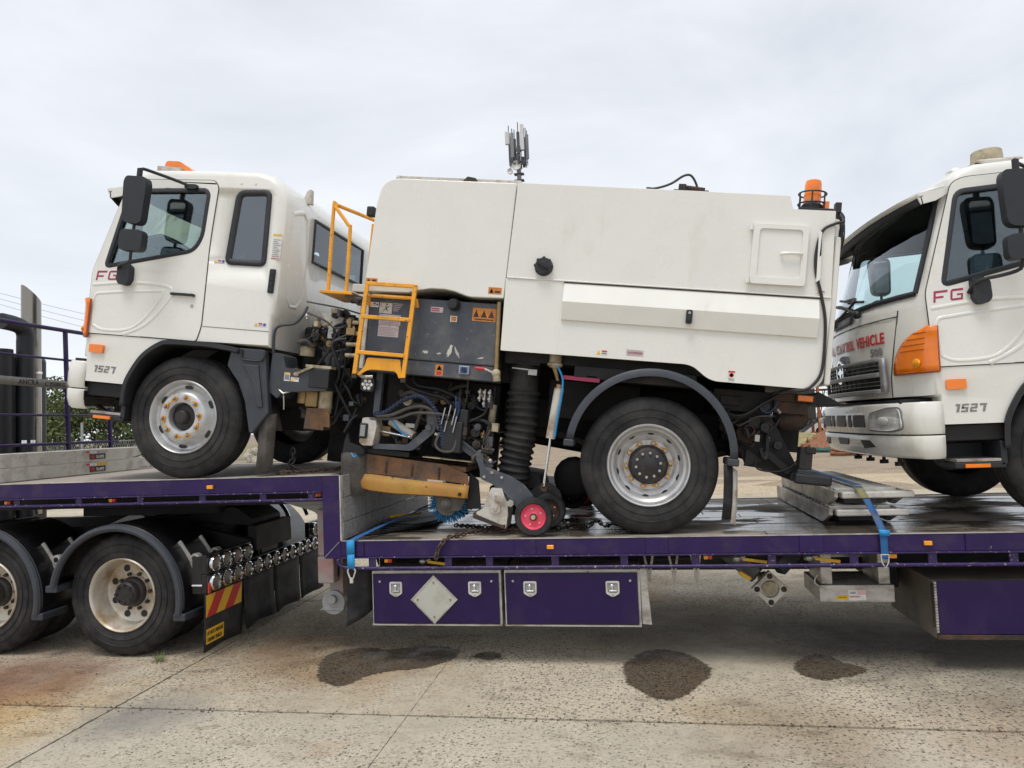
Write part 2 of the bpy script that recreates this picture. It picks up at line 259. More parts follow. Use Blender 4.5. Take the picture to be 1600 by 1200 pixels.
# ------------------------------------------------------------------ mesh helpers
class MB:
    def __init__(s): s.v = []; s.f = []
    def add(s, vs, fs):
        o = len(s.v); s.v += [tuple(q) for q in vs]; s.f += [tuple(i+o for i in q) for q in fs]; return s
    def box(s, x0, x1, y0, y1, z0, z1):
        return s.add([(x0, y0, z0), (x1, y0, z0), (x1, y1, z0), (x0, y1, z0), (x0, y0, z1), (x1, y0, z1), (x1, y1, z1), (x0, y1, z1)],
                     [(0, 3, 2, 1), (4, 5, 6, 7), (0, 1, 5, 4), (1, 2, 6, 5), (2, 3, 7, 6), (3, 0, 4, 7)])
    def prism(s, poly, fn, a, b, holes=()):
        """extrude a 2D polygon (with holes) between parameters a and b; fn(u, v, w) -> 3D"""
        loops = [list(poly)]+[list(h) for h in holes]; flat = [q for l in loops for q in l]
        tri = tessellate_polygon([[Vector((q[0], q[1], 0)) for q in l] for l in loops]); n = len(flat)
        fs = [tuple(t) for t in tri]+[tuple(i+n for i in reversed(t)) for t in tri]; o = 0
        for l in loops:
            k = len(l)
            for i in range(k): j = (i+1) % k; fs.append((o+i, o+j, o+j+n, o+i+n))
            o += k
        return s.add([fn(q[0], q[1], a) for q in flat]+[fn(q[0], q[1], b) for q in flat], fs)
    def py(s, poly, y0, y1, holes=()): return s.prism(poly, lambda u, v, w: (u, w, v), y0, y1, holes)
    def px(s, poly, x0, x1, holes=()): return s.prism(poly, lambda u, v, w: (w, u, v), x0, x1, holes)
    def pz(s, poly, z0, z1, holes=()): return s.prism(poly, lambda u, v, w: (u, v, w), z0, z1, holes)
    def lathe(s, prof, c, axis='y', n=48, cap=False):
        """prof: (radius, along-axis); centre c"""
        vs = []; fs = []; k = len(prof)
        for i in range(n):
            a = 2*math.pi*i/n; ca, sa = math.cos(a), math.sin(a)
            for r, h in prof:
                if axis == 'y': vs.append((c[0]+r*ca, c[1]+h, c[2]+r*sa))
                elif axis == 'z': vs.append((c[0]+r*ca, c[1]+r*sa, c[2]+h))
                else: vs.append((c[0]+h, c[1]+r*ca, c[2]+r*sa))
        for i in range(n):
            j = (i+1) % n
            for q in range(k-1): fs.append((i*k+q, j*k+q, j*k+q+1, i*k+q+1))
        if cap:
            fs.append(tuple(i*k for i in range(n))); fs.append(tuple(i*k+k-1 for i in reversed(range(n))))
        return s.add(vs, fs)
    def cyl(s, a, b, r, n=14, r2=None):
        a = Vector(a); b = Vector(b); d = (b-a).normalized(); u = d.orthogonal().normalized(); v = d.cross(u); r2 = r if r2 is None else r2
        vs = [a+(u*math.cos(t)+v*math.sin(t))*r for t in (2*math.pi*i/n for i in range(n))]+[b+(u*math.cos(t)+v*math.sin(t))*r2 for t in (2*math.pi*i/n for i in range(n))]
        return s.add(vs, [(i, (i+1) % n, n+(i+1) % n, n+i) for i in range(n)]+[tuple(reversed(range(n))), tuple(range(n, 2*n))])
    def tube(s, pts, r, n=8, sub=0, ribs=0):
        P = [Vector(q) for q in pts]
        if sub: P = spline(P, sub)
        up = None; rings = []
        for i, q in enumerate(P):
            d = (P[min(i+1, len(P)-1)]-P[max(i-1, 0)]).normalized()
            if up is None: up = d.orthogonal().normalized()
            up = (up-d*up.dot(d))
            up = up.normalized() if up.length > 1e-6 else d.orthogonal().normalized()
            v = d.cross(up); rr = r*(1+(ribs if i % 2 else -ribs)) if ribs else r
            rings.append([q+(up*math.cos(2*math.pi*k/n)+v*math.sin(2*math.pi*k/n))*rr for k in range(n)])
        vs = [q for g in rings for q in g]; m = len(rings)
        fs = [(i*n+k, i*n+(k+1) % n, (i+1)*n+(k+1) % n, (i+1)*n+k) for i in range(m-1) for k in range(n)]
        fs += [tuple(reversed(range(n))), tuple(range((m-1)*n, m*n))]
        return s.add(vs, fs)
    def bar(s, a, b, w, h, up=(0, 0, 1)):
        """rectangular bar from a to b"""
        a = Vector(a); b = Vector(b); d = (b-a).normalized(); up = Vector(up); u = d.cross(up)
        u = u.normalized() if u.length > 1e-5 else d.orthogonal().normalized(); v = u.cross(d)
        vs = [p+u*i*w/2+v*j*h/2 for p in (a, b) for i, j in ((-1, -1), (1, -1), (1, 1), (-1, 1))]
        return s.add(vs, [(0, 3, 2, 1), (4, 5, 6, 7), (0, 1, 5, 4), (1, 2, 6, 5), (2, 3, 7, 6), (3, 0, 4, 7)])
    def ell(s, c, r, n=14, m=8):
        vs = []; fs = []
        for j in range(m+1):
            t = math.pi*j/m
            for i in range(n): a = 2*math.pi*i/n; vs.append((c[0]+r[0]*math.sin(t)*math.cos(a), c[1]+r[1]*math.sin(t)*math.sin(a), c[2]+r[2]*math.cos(t)))
        for j in range(m):
            for i in range(n): fs.append((j*n+i, (j+1)*n+i, (j+1)*n+(i+1) % n, j*n+(i+1) % n))
        return s.add(vs, fs)
    def grid(s, rows):
        """rows of 3D points -> sheet"""
        m = len(rows); n = len(rows[0])
        return s.add([q for r in rows for q in r], [(i*n+k, i*n+k+1, (i+1)*n+k+1, (i+1)*n+k) for i in range(m-1) for k in range(n-1)])
    def ring(s, outer, inner, fn):
        n = len(outer)
        return s.add([fn(*q) for q in outer]+[fn(*q) for q in inner], [(i, (i+1) % n, n+(i+1) % n, n+i) for i in range(n)])
    def obj(s, name, m, parent=None, bevel=0, seg=2, solid=0, weld=False, angle=38, mats=None, smooth=True):
        me = bpy.data.meshes.new(name); me.from_pydata(s.v, [], s.f); me.update()
        bm = bmesh.new(); bm.from_mesh(me)
        if weld: bmesh.ops.remove_doubles(bm, verts=bm.verts, dist=.0006)
        bmesh.ops.recalc_face_normals(bm, faces=bm.faces); bm.to_mesh(me); bm.free()
        if smooth: me.shade_smooth(); me.set_sharp_from_angle(angle=R_(angle))
        for k in (mats or [m]): me.materials.append(MATS[k])
        o = bpy.data.objects.new(name, me); COL.objects.link(o)
        if parent: o.parent = parent
        if solid:
            q = o.modifiers.new('solid', 'SOLIDIFY'); q.thickness = solid; q.offset = -1
            if mats and len(mats) > 1: q.material_offset = 1; q.material_offset_rim = 0
        if bevel:
            q = o.modifiers.new('bevel', 'BEVEL'); q.width = bevel; q.segments = seg; q.limit_method = 'ANGLE'; q.angle_limit = R_(40); q.harden_normals = True
        return o
def spline(P, sub):
    P = [Vector(q) for q in P]; o = []; n = len(P)
    for i in range(n-1):
        a, b, c, d = P[max(i-1, 0)], P[i], P[i+1], P[min(i+2, n-1)]
        for k in range(sub):
            t = k/sub; o.append(.5*((2*b)+(c-a)*t+(2*a-5*b+4*c-d)*t*t+(3*b-a-3*c+d)*t**3))
    o.append(P[-1]); return o
def rp2(pts, r, n=4):
    """round the corners of a 2D polygon; r a number or list"""
    o = []; k = len(pts)
    for i, q in enumerate(pts):
        rr = r[i] if isinstance(r, (list, tuple)) else r
        p = Vector(pts[i-1]); c = Vector(q); d = Vector(pts[(i+1) % k])
        if rr <= 0: o.append(tuple(c)); continue
        u = (p-c); v = (d-c); rr = min(rr, u.length*.49, v.length*.49); a = c+u.normalized()*rr; b = c+v.normalized()*rr
        for j in range(n+1): t = j/n; o.append(tuple((1-t)**2*a+2*t*(1-t)*c+t*t*b))
    return o
def off2(pts, d):
    """offset a 2D polygon inwards (d>0) whatever its winding"""
    k = len(pts); ar = sum(pts[i][0]*pts[(i+1) % k][1]-pts[(i+1) % k][0]*pts[i][1] for i in range(k)); sg = 1 if ar > 0 else -1; o = []
    for i in range(k):
        a = Vector(pts[i-1]); b = Vector(pts[i]); c = Vector(pts[(i+1) % k]); e = (b-a); g = (c-b)
        n1 = Vector((-e.y, e.x))*sg; n2 = Vector((-g.y, g.x))*sg
        n1 = n1.normalized() if n1.length > 1e-9 else n2.normalized(); n2 = n2.normalized() if n2.length > 1e-9 else n1
        m = n1+n2; m = m.normalized() if m.length > 1e-6 else n1; q = d/max(.5, m.dot(n1)); o.append((b.x+m.x*q, b.y+m.y*q))
    return o
def rect(x0, x1, z0, z1): return [(x0, z0), (x1, z0), (x1, z1), (x0, z1)]
def circ(cx, cz, r, n=20, rz=None): return [(cx+r*math.cos(2*math.pi*i/n), cz+(rz or r)*math.sin(2*math.pi*i/n)) for i in range(n)]
def thing(name, label, cat, loc=(0, 0, 0), rot=(0, 0, 0), group=None):
    o = bpy.data.objects.new(name, None); o.empty_display_size = .2; COL.objects.link(o); o.location = loc; o.rotation_euler = rot
    return tag(o, label, cat, group)
def tag(o, label, cat, group=None, kind=None):
    o['label'] = label; o['category'] = cat
    if group: o['group'] = group
    if kind: o['kind'] = kind
    return o
def B(*a): return MB().box(*a)
def text(name, s, size, m, parent, fn, sx=1.0, bold=0, shear=0, ext=.0012, align='LEFT', space=1.0):
    """lettering as a thin mesh; fn(u, v, w) places letter-space (right, up, out) in the parent's frame"""
    c = bpy.data.curves.new(name, 'FONT'); c.body = s; c.size = size; c.offset = bold; c.shear = shear; c.extrude = ext; c.align_x = align; c.space_character = space; c.resolution_u = 3
    t = bpy.data.objects.new(name, c); COL.objects.link(t)
    me = bpy.data.meshes.new_from_object(t.evaluated_get(bpy.context.evaluated_depsgraph_get()))
    bpy.data.objects.remove(t); bpy.data.curves.remove(c)
    for v in me.vertices: v.co = fn(v.co.x*sx, v.co.y, v.co.z)
    me.materials.clear(); me.materials.append(MATS[m])
    o = bpy.data.objects.new(name, me); COL.objects.link(o); o.parent = parent
    return o
def side_text(x, y, z): return lambda u, v, w: (x+u, y-w, z+v)
def copy_tree(o, parent=None, **kw):
    c = o.copy(); COL.objects.link(c); c.parent = parent
    for ch in list(o.children): copy_tree(ch, c)
    return c

# ------------------------------------------------------------------ ground
gr = MB().pz(rect(-1500, 1500, -200, 2500), -.30, -.035).obj('ground', 'dirt', smooth=False); gr['kind'] = 'structure'
pav = bpy.data.objects.new('concrete_pavement', None); COL.objects.link(pav); pav['kind'] = 'structure'
xs = [-15.7, -12.7, -9.7, -6.7, -3.67, -1.60, 4.8, 7.9, 11, 14]; ys = [-9.8, -6.85, -3.87, -.91, 2.05, 5.0, 7.95, 10.6, 12.3]
MB().pz(rect(xs[0], xs[-1], ys[0], ys[-1]), -.034, -.014).obj('joint_filler', 'slab_edge', pav, smooth=False)
random.seed(3)
for i in range(len(xs)-1):
    for j in range(len(ys)-1):
        gl, gr_ = (.0012 if i == 5 else .006), (.0012 if i == 4 else .006)
        a = rect(xs[i]+gl, xs[i+1]-gr_, ys[j]+.007, ys[j+1]-.007)
        if xs[i] > -8 and xs[i+1] < 6 and -4 < ys[j] < 3:      # ragged, chipped edges close to the camera
            q = []
            for k in range(4):
                p0 = Vector(a[k]); p1 = Vector(a[(k+1) % 4]); L = (p1-p0).length; nn = int(L/.035); nrm = Vector((-(p1-p0).y, (p1-p0).x)).normalized()
                for s_ in range(nn): q.append(tuple(p0.lerp(p1, s_/nn)+nrm*(abs(random.gauss(0, .0022 if (i, k) in ((5, 3), (4, 1)) else .0045)) if s_ else .003)))
            a = q
        z = random.uniform(-.004, .0)
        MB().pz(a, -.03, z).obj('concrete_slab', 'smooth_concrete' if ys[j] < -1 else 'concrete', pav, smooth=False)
st = MB().grid([[(x, y, -.030+.012*math.sin(x*.6+y)) for x in range(-40, 60, 2)] for y in (12.35, 13.2, 14.5, 16, 17.2)]).obj('sand_strip', 'sand_strip'); st['kind'] = 'structure'
def blob(pts, jit, n=5):
    P = spline([Vector((p[0], p[1], 0)) for p in pts+[pts[0]]], n)[:-1]
    return [(p.x+random.gauss(0, jit), p.y+random.gauss(0, jit)) for p in P]
WET = [([(-2.53, -.15), (-2.62, .10), (-2.60, .31), (-2.37, .44), (-2.18, .39), (-1.95, .50), (-1.70, .47), (-1.57, .31), (-1.71, .02), (-2.0, -.10), (-2.13, -.20), (-2.24, -.42), (-2.43, -.34)], 'large two lobed wet patch on the concrete below the left toolbox'),
       ([(-1.43, .27), (-1.33, .36), (-1.22, .30), (-1.29, .18)], 'smallest wet spot on the concrete, just right of the large wet patch'),
       ([(-.24, .12), (-.07, .43), (.11, .46), (.26, .30), (.36, -.01), (.12, -.50), (-.05, -.51), (-.22, -.23)], 'round dark wet patch on the concrete under the second toolbox end'),
       ([(.97, .12), (1.09, .34), (1.22, .39), (1.30, .24), (1.42, .06), (1.12, -.13), (.98, -.03)], 'small pointed wet patch on the concrete nearest the right toolbox')]
m_ = MATS['wet_concrete']; t_ = m_.node_tree; bs = t_.nodes['Principled BSDF']
at_ = t_.nodes.new('ShaderNodeAttribute'); at_.attribute_name = 'wetness'; nz_ = t_.nodes.new('ShaderNodeTexNoise'); nz_.inputs['Scale'].default_value = 26; nz_.inputs['Detail'].default_value = 6
tcn = t_.nodes.new('ShaderNodeTexCoord'); t_.links.new(tcn.outputs['Object'], nz_.inputs['Vector'])
ad_ = t_.nodes.new('ShaderNodeMath'); ad_.operation = 'MULTIPLY_ADD'; ad_.inputs[1].default_value = 1.3; t_.links.new(nz_.outputs['Fac'], ad_.inputs[0]); t_.links.new(at_.outputs['Fac'], ad_.inputs[2])
mr0 = t_.nodes.new('ShaderNodeMapRange'); mr0.inputs['From Min'].default_value = .85; mr0.inputs['From Max'].default_value = 1.35; t_.links.new(ad_.outputs[0], mr0.inputs['Value']); t_.links.new(mr0.outputs[0], bs.inputs['Alpha'])
random.seed(11)
for p, l in WET:
    lo = blob(p, .006, 6); loops = [off2(lo, -.035), lo, off2(lo, .03)]; n_ = len(lo); big = len(p) > 4
    if not big: loops[2] = off2(lo, .02)
    vs = [(x, y, .0022) for q in loops for x, y in q]; fs = [(r*n_+i, r*n_+(i+1) % n_, (r+1)*n_+(i+1) % n_, (r+1)*n_+i) for r in range(2) for i in range(n_)]
    fs += [tuple(2*n_+k for k in t) for t in tessellate_polygon([[Vector((x, y, 0)) for x, y in loops[2]]])]
    o = MB().add(vs, fs).obj('wet_patch', 'wet_concrete', smooth=False); at0 = o.data.attributes.new('wetness', 'FLOAT', 'POINT')
    at0.data.foreach_set('value', [(0.0, .55, 1.2)[i//n_] for i in range(3*n_)])
    tag(o, l, 'wet patch', 'wet patches on the concrete')
# loose grit gathered along the joints and under the trailer edge
random.seed(19); m = MB()
for k in range(900):
    if k % 3: x = random.uniform(-5, 3); y = random.choice((-.91, -.91, 2.05))+random.gauss(0, .035)
    else: x, y = random.uniform(-5, 3.2), random.uniform(-2, 1.6)
    r = abs(random.gauss(.003, .003))+.0015; a0 = random.random()*6
    m.add([(x+r*math.cos(a0), y+r*math.sin(a0), .0), (x+r*math.cos(a0+2.1), y+r*math.sin(a0+2.1), .0), (x+r*math.cos(a0+4.2), y+r*math.sin(a0+4.2), .0), (x, y, r*.9)], [(0, 1, 3), (1, 2, 3), (2, 0, 3)])
o = m.obj('loose_grit', 'slab_edge', smooth=False); tag(o, 'loose grit scattered along the concrete joints', 'grit', None, 'stuff')

# ------------------------------------------------------------------ the drop-deck trailer
ZL, ZU, XR = .957, 1.472, 7.4
tr = thing('flatbed_trailer', 'purple drop deck trailer with toolboxes, carrying both white trucks', 'trailer', (0, 0, 0))
# main frame
fr = MB()
for y in (.72, 1.66):
    fr.box(-2.35, XR, y, y+.10, .60, .90); fr.box(-2.35, XR, y-.06, y+.16, .585, .60); fr.box(-6.1, -2.62, y, y+.10, 1.22, 1.42)
    fr.py([(-3.1, 1.22), (-2.62, 1.22), (-2.40, .60), (-2.40, .9), (-2.62, 1.42), (-3.1, 1.42)], y+.11, y+.14)
for k in range(16): fr.box(-2.2+k*.6, -2.14+k*.6, .06, 2.43, .84, .915)
for k in range(7): fr.box(-6.0+k*.52, -5.94+k*.52, .06, 2.43, 1.35, 1.43)
fr.obj('chassis_frame', 'chassis_black', tr, bevel=.004, seg=1)
B(-6.1, -2.45, .62, 1.88, 1.19, 1.205).obj('skid_plate', 'chassis_black', tr)
# decks, board by board
random.seed(5)
nb = 12; wb_ = (2.43-.03)/nb
for k in range(nb):
    y0 = .03+k*wb_
    x0 = -2.385
    for j, x1 in enumerate((random.uniform(.2, 1.2), XR)):
        B(x0+.003, x1-.003, y0+.003, y0+wb_-.003, .916, ZL-.002-random.random()*.003).obj('deck_board', 'deck_wet', tr, bevel=.003, seg=1); x0 = x1
for k in range(10):
    y0 = .03+k*.24; B(-6.15, -2.545, y0+.0025, y0+.2375, 1.432, ZU-.002-random.random()*.002).obj('deck_board', 'deck_dry', tr, bevel=.002, seg=1)
# coaming beams: near and far
for y0, y1, s in ((0, .028, 1), (2.432, 2.46, -1)):
    B(-2.40, XR, y0, y1, .835, ZL-.003).obj('side_beam', 'purple_paint', tr, bevel=.003, seg=1); B(-2.40, XR, y0-.012 if s > 0 else y0, y1 if s > 0 else y1+.012, .822, .8345).obj('beam_flange', 'purple_chipped', tr, bevel=.003, seg=1)
    B(-2.398, XR, y0-.004, y1+.004, ZL-.0025, ZL+.003).obj('edge_strip', 'aluminium', tr, bevel=.001, seg=1)
    B(-6.2, -2.545, y0, y1, 1.350, ZU-.003).obj('side_beam', 'purple_paint', tr, bevel=.003, seg=1); B(-6.2, -2.545, y0-.012 if s > 0 else y0, y1 if s > 0 else y1+.012, 1.338, 1.3495).obj('beam_flange', 'purple_chipped', tr, bevel=.003, seg=1)
    B(-6.2, -2.402, y0-.004, y1+.004, ZU-.0025, ZU+.003).obj('edge_strip', 'aluminium', tr, bevel=.001, seg=1)
    m = MB(); m.py([(-2.544, .822), (-2.402, .822), (-2.402, ZU-.004), (-2.544, ZU-.004)], y0, y1); m.obj('riser_plate', 'purple_paint', tr, bevel=.003, seg=1)
    if s > 0:
        for xa in (-2.37, -1.02, -.05, 1.02, 2.1): B(xa, xa+.16, -.010, -.0005, .838, .952).obj('stake_plate', 'purple_paint', tr, bevel=.002, seg=1)
    yr = y0+.012
    MB().tube([(-2.43, yr, .82), (-2.43, yr, .79), (-2.40, yr, .757), (-2.34, yr, .742), (-2.2, yr, .742), (2, yr, .742), (XR, yr, .742)], .015, 10).obj('rope_rail', 'purple_chipped', tr)
    MB().tube([(-6.2, yr, 1.283), (-4, yr, 1.283), (-2.545, yr, 1.283)], .014, 10).obj('rope_rail', 'purple_chipped', tr)
    for x in (-2.15, -1.54, -1.22, -.72, -.21, .30, .83, 1.38, 1.89, 2.4, 2.95, 3.5, 4.1): B(x-.028, x+.028, yr-.007, yr+.007, .745, .8225).obj('rail_post', 'purple_chipped', tr, bevel=.002, seg=1)
    for x in (-5.9, -5.3, -4.71, -4.14, -3.58, -3.05, -2.64): B(x-.028, x+.028, yr-.007, yr+.007, 1.286, 1.339).obj('rail_post', 'purple_chipped', tr, bevel=.002, seg=1)
# weld seam on the corner gusset, white edge angle on the riser
MB().bar((-2.54, -.004, .826), (-2.41, -.004, .952), .006, .004, (0, 1, 0)).obj('weld_seam', 'grey_print', tr)
B(-2.4005, -2.392, -.003, .03, ZL+.004, ZU-.004).obj('edge_strip', 'ramp_white', tr)
for z0, z1 in ((ZL+.004, 1.10), (1.104, 1.29), (1.294, ZU-.004)): B(-2.398, -2.385, .03, 2.43, z0, z1).obj('bulkhead_board', 'bulkhead_grey', tr, bevel=.003, seg=1)
B(-2.54, -2.40, .03, 2.43, .83, .93).obj('riser_crossmember', 'purple_paint', tr)
# marker lights
def marker(x, z, two=False):
    o = B(x-.026, x+.026, -.022, -.0005, z-.015, z+.015).obj('marker_light', 'amber_lens', tr, bevel=.005)
    return o
for x, z in ((-3.50, 1.405), (-5.9, 1.405), (-.75, .895), (1.86, .893), (3.9, .893)): marker(x, z)
for x, z in ((-5.42, 1.313), (-4.42, 1.313), (-2.60, 1.318), (-2.03, .795), (.39, .80)):
    o = B(x-.030, x, .03, .06, z-.014, z+.014).obj('tail_marker', 'amber_lens', tr, bevel=.004); B(x+.0015, x+.030, .03, .06, z-.014, z+.014).obj('red_marker', 'red_lens', tr, bevel=.004)
B(1.61, 1.67, .03, .06, .783, .813).obj('tail_marker', 'amber_lens', tr, bevel=.004)
# toolboxes
def toolbox(x0, x1, placard):
    bd = MB().px([(.07, .315), (.60, .315), (.60, .72), (.07, .72)], x0, x1).obj('toolbox', 'aluminium', tr, bevel=.004, seg=1)
    m = MB(); m.py(rect(x0, x1, .312, .715), .05, .0695, [rect(x0+.022, x1-.022, .335, .690)]); m.obj('toolbox_frame', 'ramp_white', bd, bevel=.002, seg=1)
    B(x0+.012, x1-.016, .030, .0495, .318, .695).obj('toolbox_door', 'purple_panel', bd, bevel=.004)
    for x in (x0+.2, x1-.2):
        sh = rp2([(x-.05, .635), (x-.05, .545), (x, .518), (x+.05, .545), (x+.05, .635)], .012, 3)
        MB().py(sh, .018, .030, [rp2(rect(x-.037, x+.037, .552, .622), .008, 2)]).obj('latch_plate', 'ramp_white', bd, bevel=.002, seg=1)
        B(x-.036, x+.036, .0262, .0295, .553, .621).obj('latch_recess', 'galv', bd)
        q = MB(); q.ell((x-.004, .020, .60), (.014, .007, .014)); q.box(x-.010, x+.004, .014, .024, .566, .60); q.box(x-.026, x+.030, .012, .024, .558, .570); q.obj('latch_handle', 'chrome', bd, bevel=.002, seg=1)
        MB().cyl((x, .014, .532), (x, .018, .532), .007, 10).obj('rivet', 'steel', bd)
    for x in (x0+.07, x1-.07): MB().cyl((x, .024, .637), (x, .030, .637), .009, 10).obj('rivet', 'steel', bd)
    if placard:
        cx, cz, r = (x0+x1)/2-.01, .50, .185
        o = MB(); o.py([(cx-r, cz), (cx, cz-r), (cx+r, cz), (cx, cz+r)], .0225, .0295); o.obj('placard', 'placard_grey', bd, bevel=.002, seg=1)
        f = MB(); f.py([(cx-r, cz), (cx, cz-r), (cx+r, cz), (cx, cz+r)], .0195, .0225, [[(cx-r*.93, cz), (cx, cz-r*.93), (cx+r*.93, cz), (cx, cz+r*.93)]]); f.obj('placard_frame', 'aluminium', bd)
        for dx, dz in ((-.13, 0), (.13, 0), (0, .13), (0, -.13)): MB().cyl((cx+dx, .0165, cz+dz), (cx+dx, .0225, cz+dz), .008, 8).obj('rivet', 'brass', bd)
    # hinge lip at the bottom
    B(x0, x1, .035, .6, .300, .3115).obj('toolbox_lip', 'aluminium', bd)
toolbox(-2.17, -1.145, True); toolbox(-1.12, -.105, False)
m = MB(); m.py([(-.098, .72), (-.06, .72), (-.03, .31), (-.098, .315)], .06, .075); m.obj('toolbox_bracket', 'aluminium', tr)
# long purple box at the right
bx = B(1.90, 3.6, .07, .95, .225, .625).obj('toolbox', 'box_side', tr, bevel=.004, seg=1)
B(1.918, 3.6, .05, .0695, .26, .622).obj('toolbox_door', 'purple_panel', bx, bevel=.004)
B(1.905, 3.6, .045, .0695, .224, .256).obj('bottom_rail', 'rust', bx, bevel=.003)
m = MB()
for k in range(18): m.cyl((1.909, .052, .27+k*.0195), (1.909, .052, .285+k*.0195), .009, 8)
m.obj('piano_hinge', 'aluminium', bx)
B(1.897, 1.915, .055, .10, .30, .60).obj('hinge_plate', 'rust', bx)
# brackets under the deck
m = MB()
for x in (-.03, .16, .33): m.py([(x-.055, .83), (x+.055, .83), (x+.006, .55), (x-.006, .55)], .38, .40, [[(x-.03, .80), (x+.03, .80), (x, .62)]])
m.obj('support_bracket', 'aluminium', tr, bevel=.002, seg=1)
m = MB(); m.tube([(.0, .40, .72), (.5, .40, .74), (1.1, .45, .75)], .012, 8); m.tube([(-2.2, .5, .76), (-1, .52, .74), (1.8, .55, .73)], .012, 8); m.obj('air_line', 'black_plastic', tr)
for x in (-1.75, .62, 1.12):
    o = MB(); o.cyl((x-.05, .12, .775), (x+.04, .12, .785), .018, 10); o.ell((x-.02, .10, .78), (.03, .03, .025)); o = o.obj('release_valve', 'steel', tr)
    q = MB(); q.bar((x+.02, .095, .775), (x+.19, .09, .752), .010, .022); q.obj('valve_lever', 'sign_yellow', o, bevel=.003)
# drop mudflap and landing leg behind the riser
m = MB(); rows = []
for i in range(9):
    t = i/8; rows.append([(-2.44+.20*k/3+.02*t*math.sin(k), .22-.05*t*t+.06*k/3, .70-.45*t+.12*t*(k/3)) for k in range(4)])
m.grid(rows); m.obj('mud_flap', 'rubber', tr, solid=.008)
m = MB(); m.box(-2.66, -2.54, .36, .48, .36, .90); m.obj('landing_leg', 'faded_red', tr, bevel=.01)
m = MB(); m.cyl((-2.62, .335, .40), (-2.62, .40, .40), .10, 24); m.box(-2.71, -2.53, .33, .50, .335, .36); m.cyl((-2.62, .30, .43), (-2.62, .34, .43), .035, 16); m.bar((-2.74, .36, .33), (-2.66, .34, .40), .015, .015); m.obj('leg_foot', 'galv', tr, bevel=.004)
m = MB(); m.box(-2.70, -2.56, .22, .34, .58, .80); m.box(-2.70, -2.57, .23, 2.2, .80, 1.18); m.obj('leg_gearbox', 'faded_red', tr, bevel=.012)
for ya in (.30, 2.0): MB().py(rp2([(-3.1, 1.26), (-2.56, 1.26), (-2.56, .62), (-2.64, .62), (-2.66, 1.0), (-2.72, 1.15), (-2.9, 1.20)], [0, 0, 0, 0, .05, .08, .1], 5), ya, ya+.04).obj('gooseneck_gusset', 'bulkhead_grey', tr, bevel=.004)
# drop-down coupling under the deck (tilted square flange) and its arms
m = MB(); m.bar((.58, .72, .74), (.82, .62, .55), .10, .13); m.bar((1.14, .72, .74), (.97, .62, .60), .10, .12); m.box(.55, 1.2, .6, .9, .70, .83); m.obj('coupling_arm', 'grey_paint', tr, bevel=.01)
m = MB(); d = .14; m.py([(.89-d, .465), (.89, .465-d), (.89+d, .465), (.89, .465+d)], .50, .56, [circ(.89, .465, .066, 20)]); cf_ = m.obj('coupling_flange', 'ramp_white', tr, bevel=.006)
MB().cyl((.89, .53, .465), (.89, .75, .50), .056, 18).obj('coupling_shaft', 'oil_cream', cf_)
for dx, dz in ((0, .10), (0, -.10), (.10, 0), (-.10, 0)): MB().ell((.89+dx, .498, .465+dz), (.022, .005, .022)).obj('rust_mark', 'rust', cf_)
MB().bar((.66, .49, .60), (.745, .48, .545), .018, .032).obj('release_handle', 'sign_yellow', tr, bevel=.01)
# tandem wheels of the trailer are out of sight to the right: suspension hanger only
B(1.74, 1.86, .62, 1.85, .45, .84).obj('suspension_hanger', 'chassis_black', tr, bevel=.01)
# headboard gate across the front of the upper deck
for y in (.35, 1.64, 2.29): MB().bar((-6.2, y, 1.475), (-6.2, y-.05, 3.02), .038, .038, (0, 1, 0)).obj('gate_post', 'purple_paint', tr, bevel=.006)
for z, r in ((3.035, .022), (2.71, .013), (2.42, .013), (2.105, .013), (1.80, .016)):
    MB().tube([(-6.2, .0, z+.005), (-6.2, 1.2, z), (-6.2, 2.40, z)], r, 10).obj('gate_rail', 'purple_paint', tr)
# ------------------------------------------------------------------ aluminium ramps
def cross_ramp(x, y, z, W_, label, far):
    """ramp lying across the deck: long chamfered near end, bars on top"""
    t = thing('loading_ramp', label, 'ramp', (x, y, z), (0, 0, 0), 'aluminium loading ramps'); H = .125; L = far-y
    for x0 in (0, W_-.028):
        MB().px([(.0, H*.62), (.22, 0), (L, 0), (L, H), (.0, H)], x0, x0+.028).obj('side_rail', 'aluminium', t, bevel=.004)
    n = 17
    for k in range(n):
        yy = .10+k*(L-.16)/n; B(.029, W_-.029, yy, yy+.045, H-.028, H+.012).obj('tread_bar', 'ramp_white', t, bevel=.004, seg=1)
    B(.05, W_+.06, -.02, .075, H*.55, H*.95).obj('end_bar', 'ramp_white', t, bevel=.012)
    B(.1, W_-.1, .12, L, .02, .05).obj('floor_web', 'dark_plastic', t)
    return t
cross_ramp(1.33, .40, ZL+.004, .50, 'lower ramp of the pair stacked between the two white trucks', 2.42)
cross_ramp(1.37, .38, ZL+.138, .50, 'upper ramp of the pair between the two white trucks, under the blue strap', 2.36)
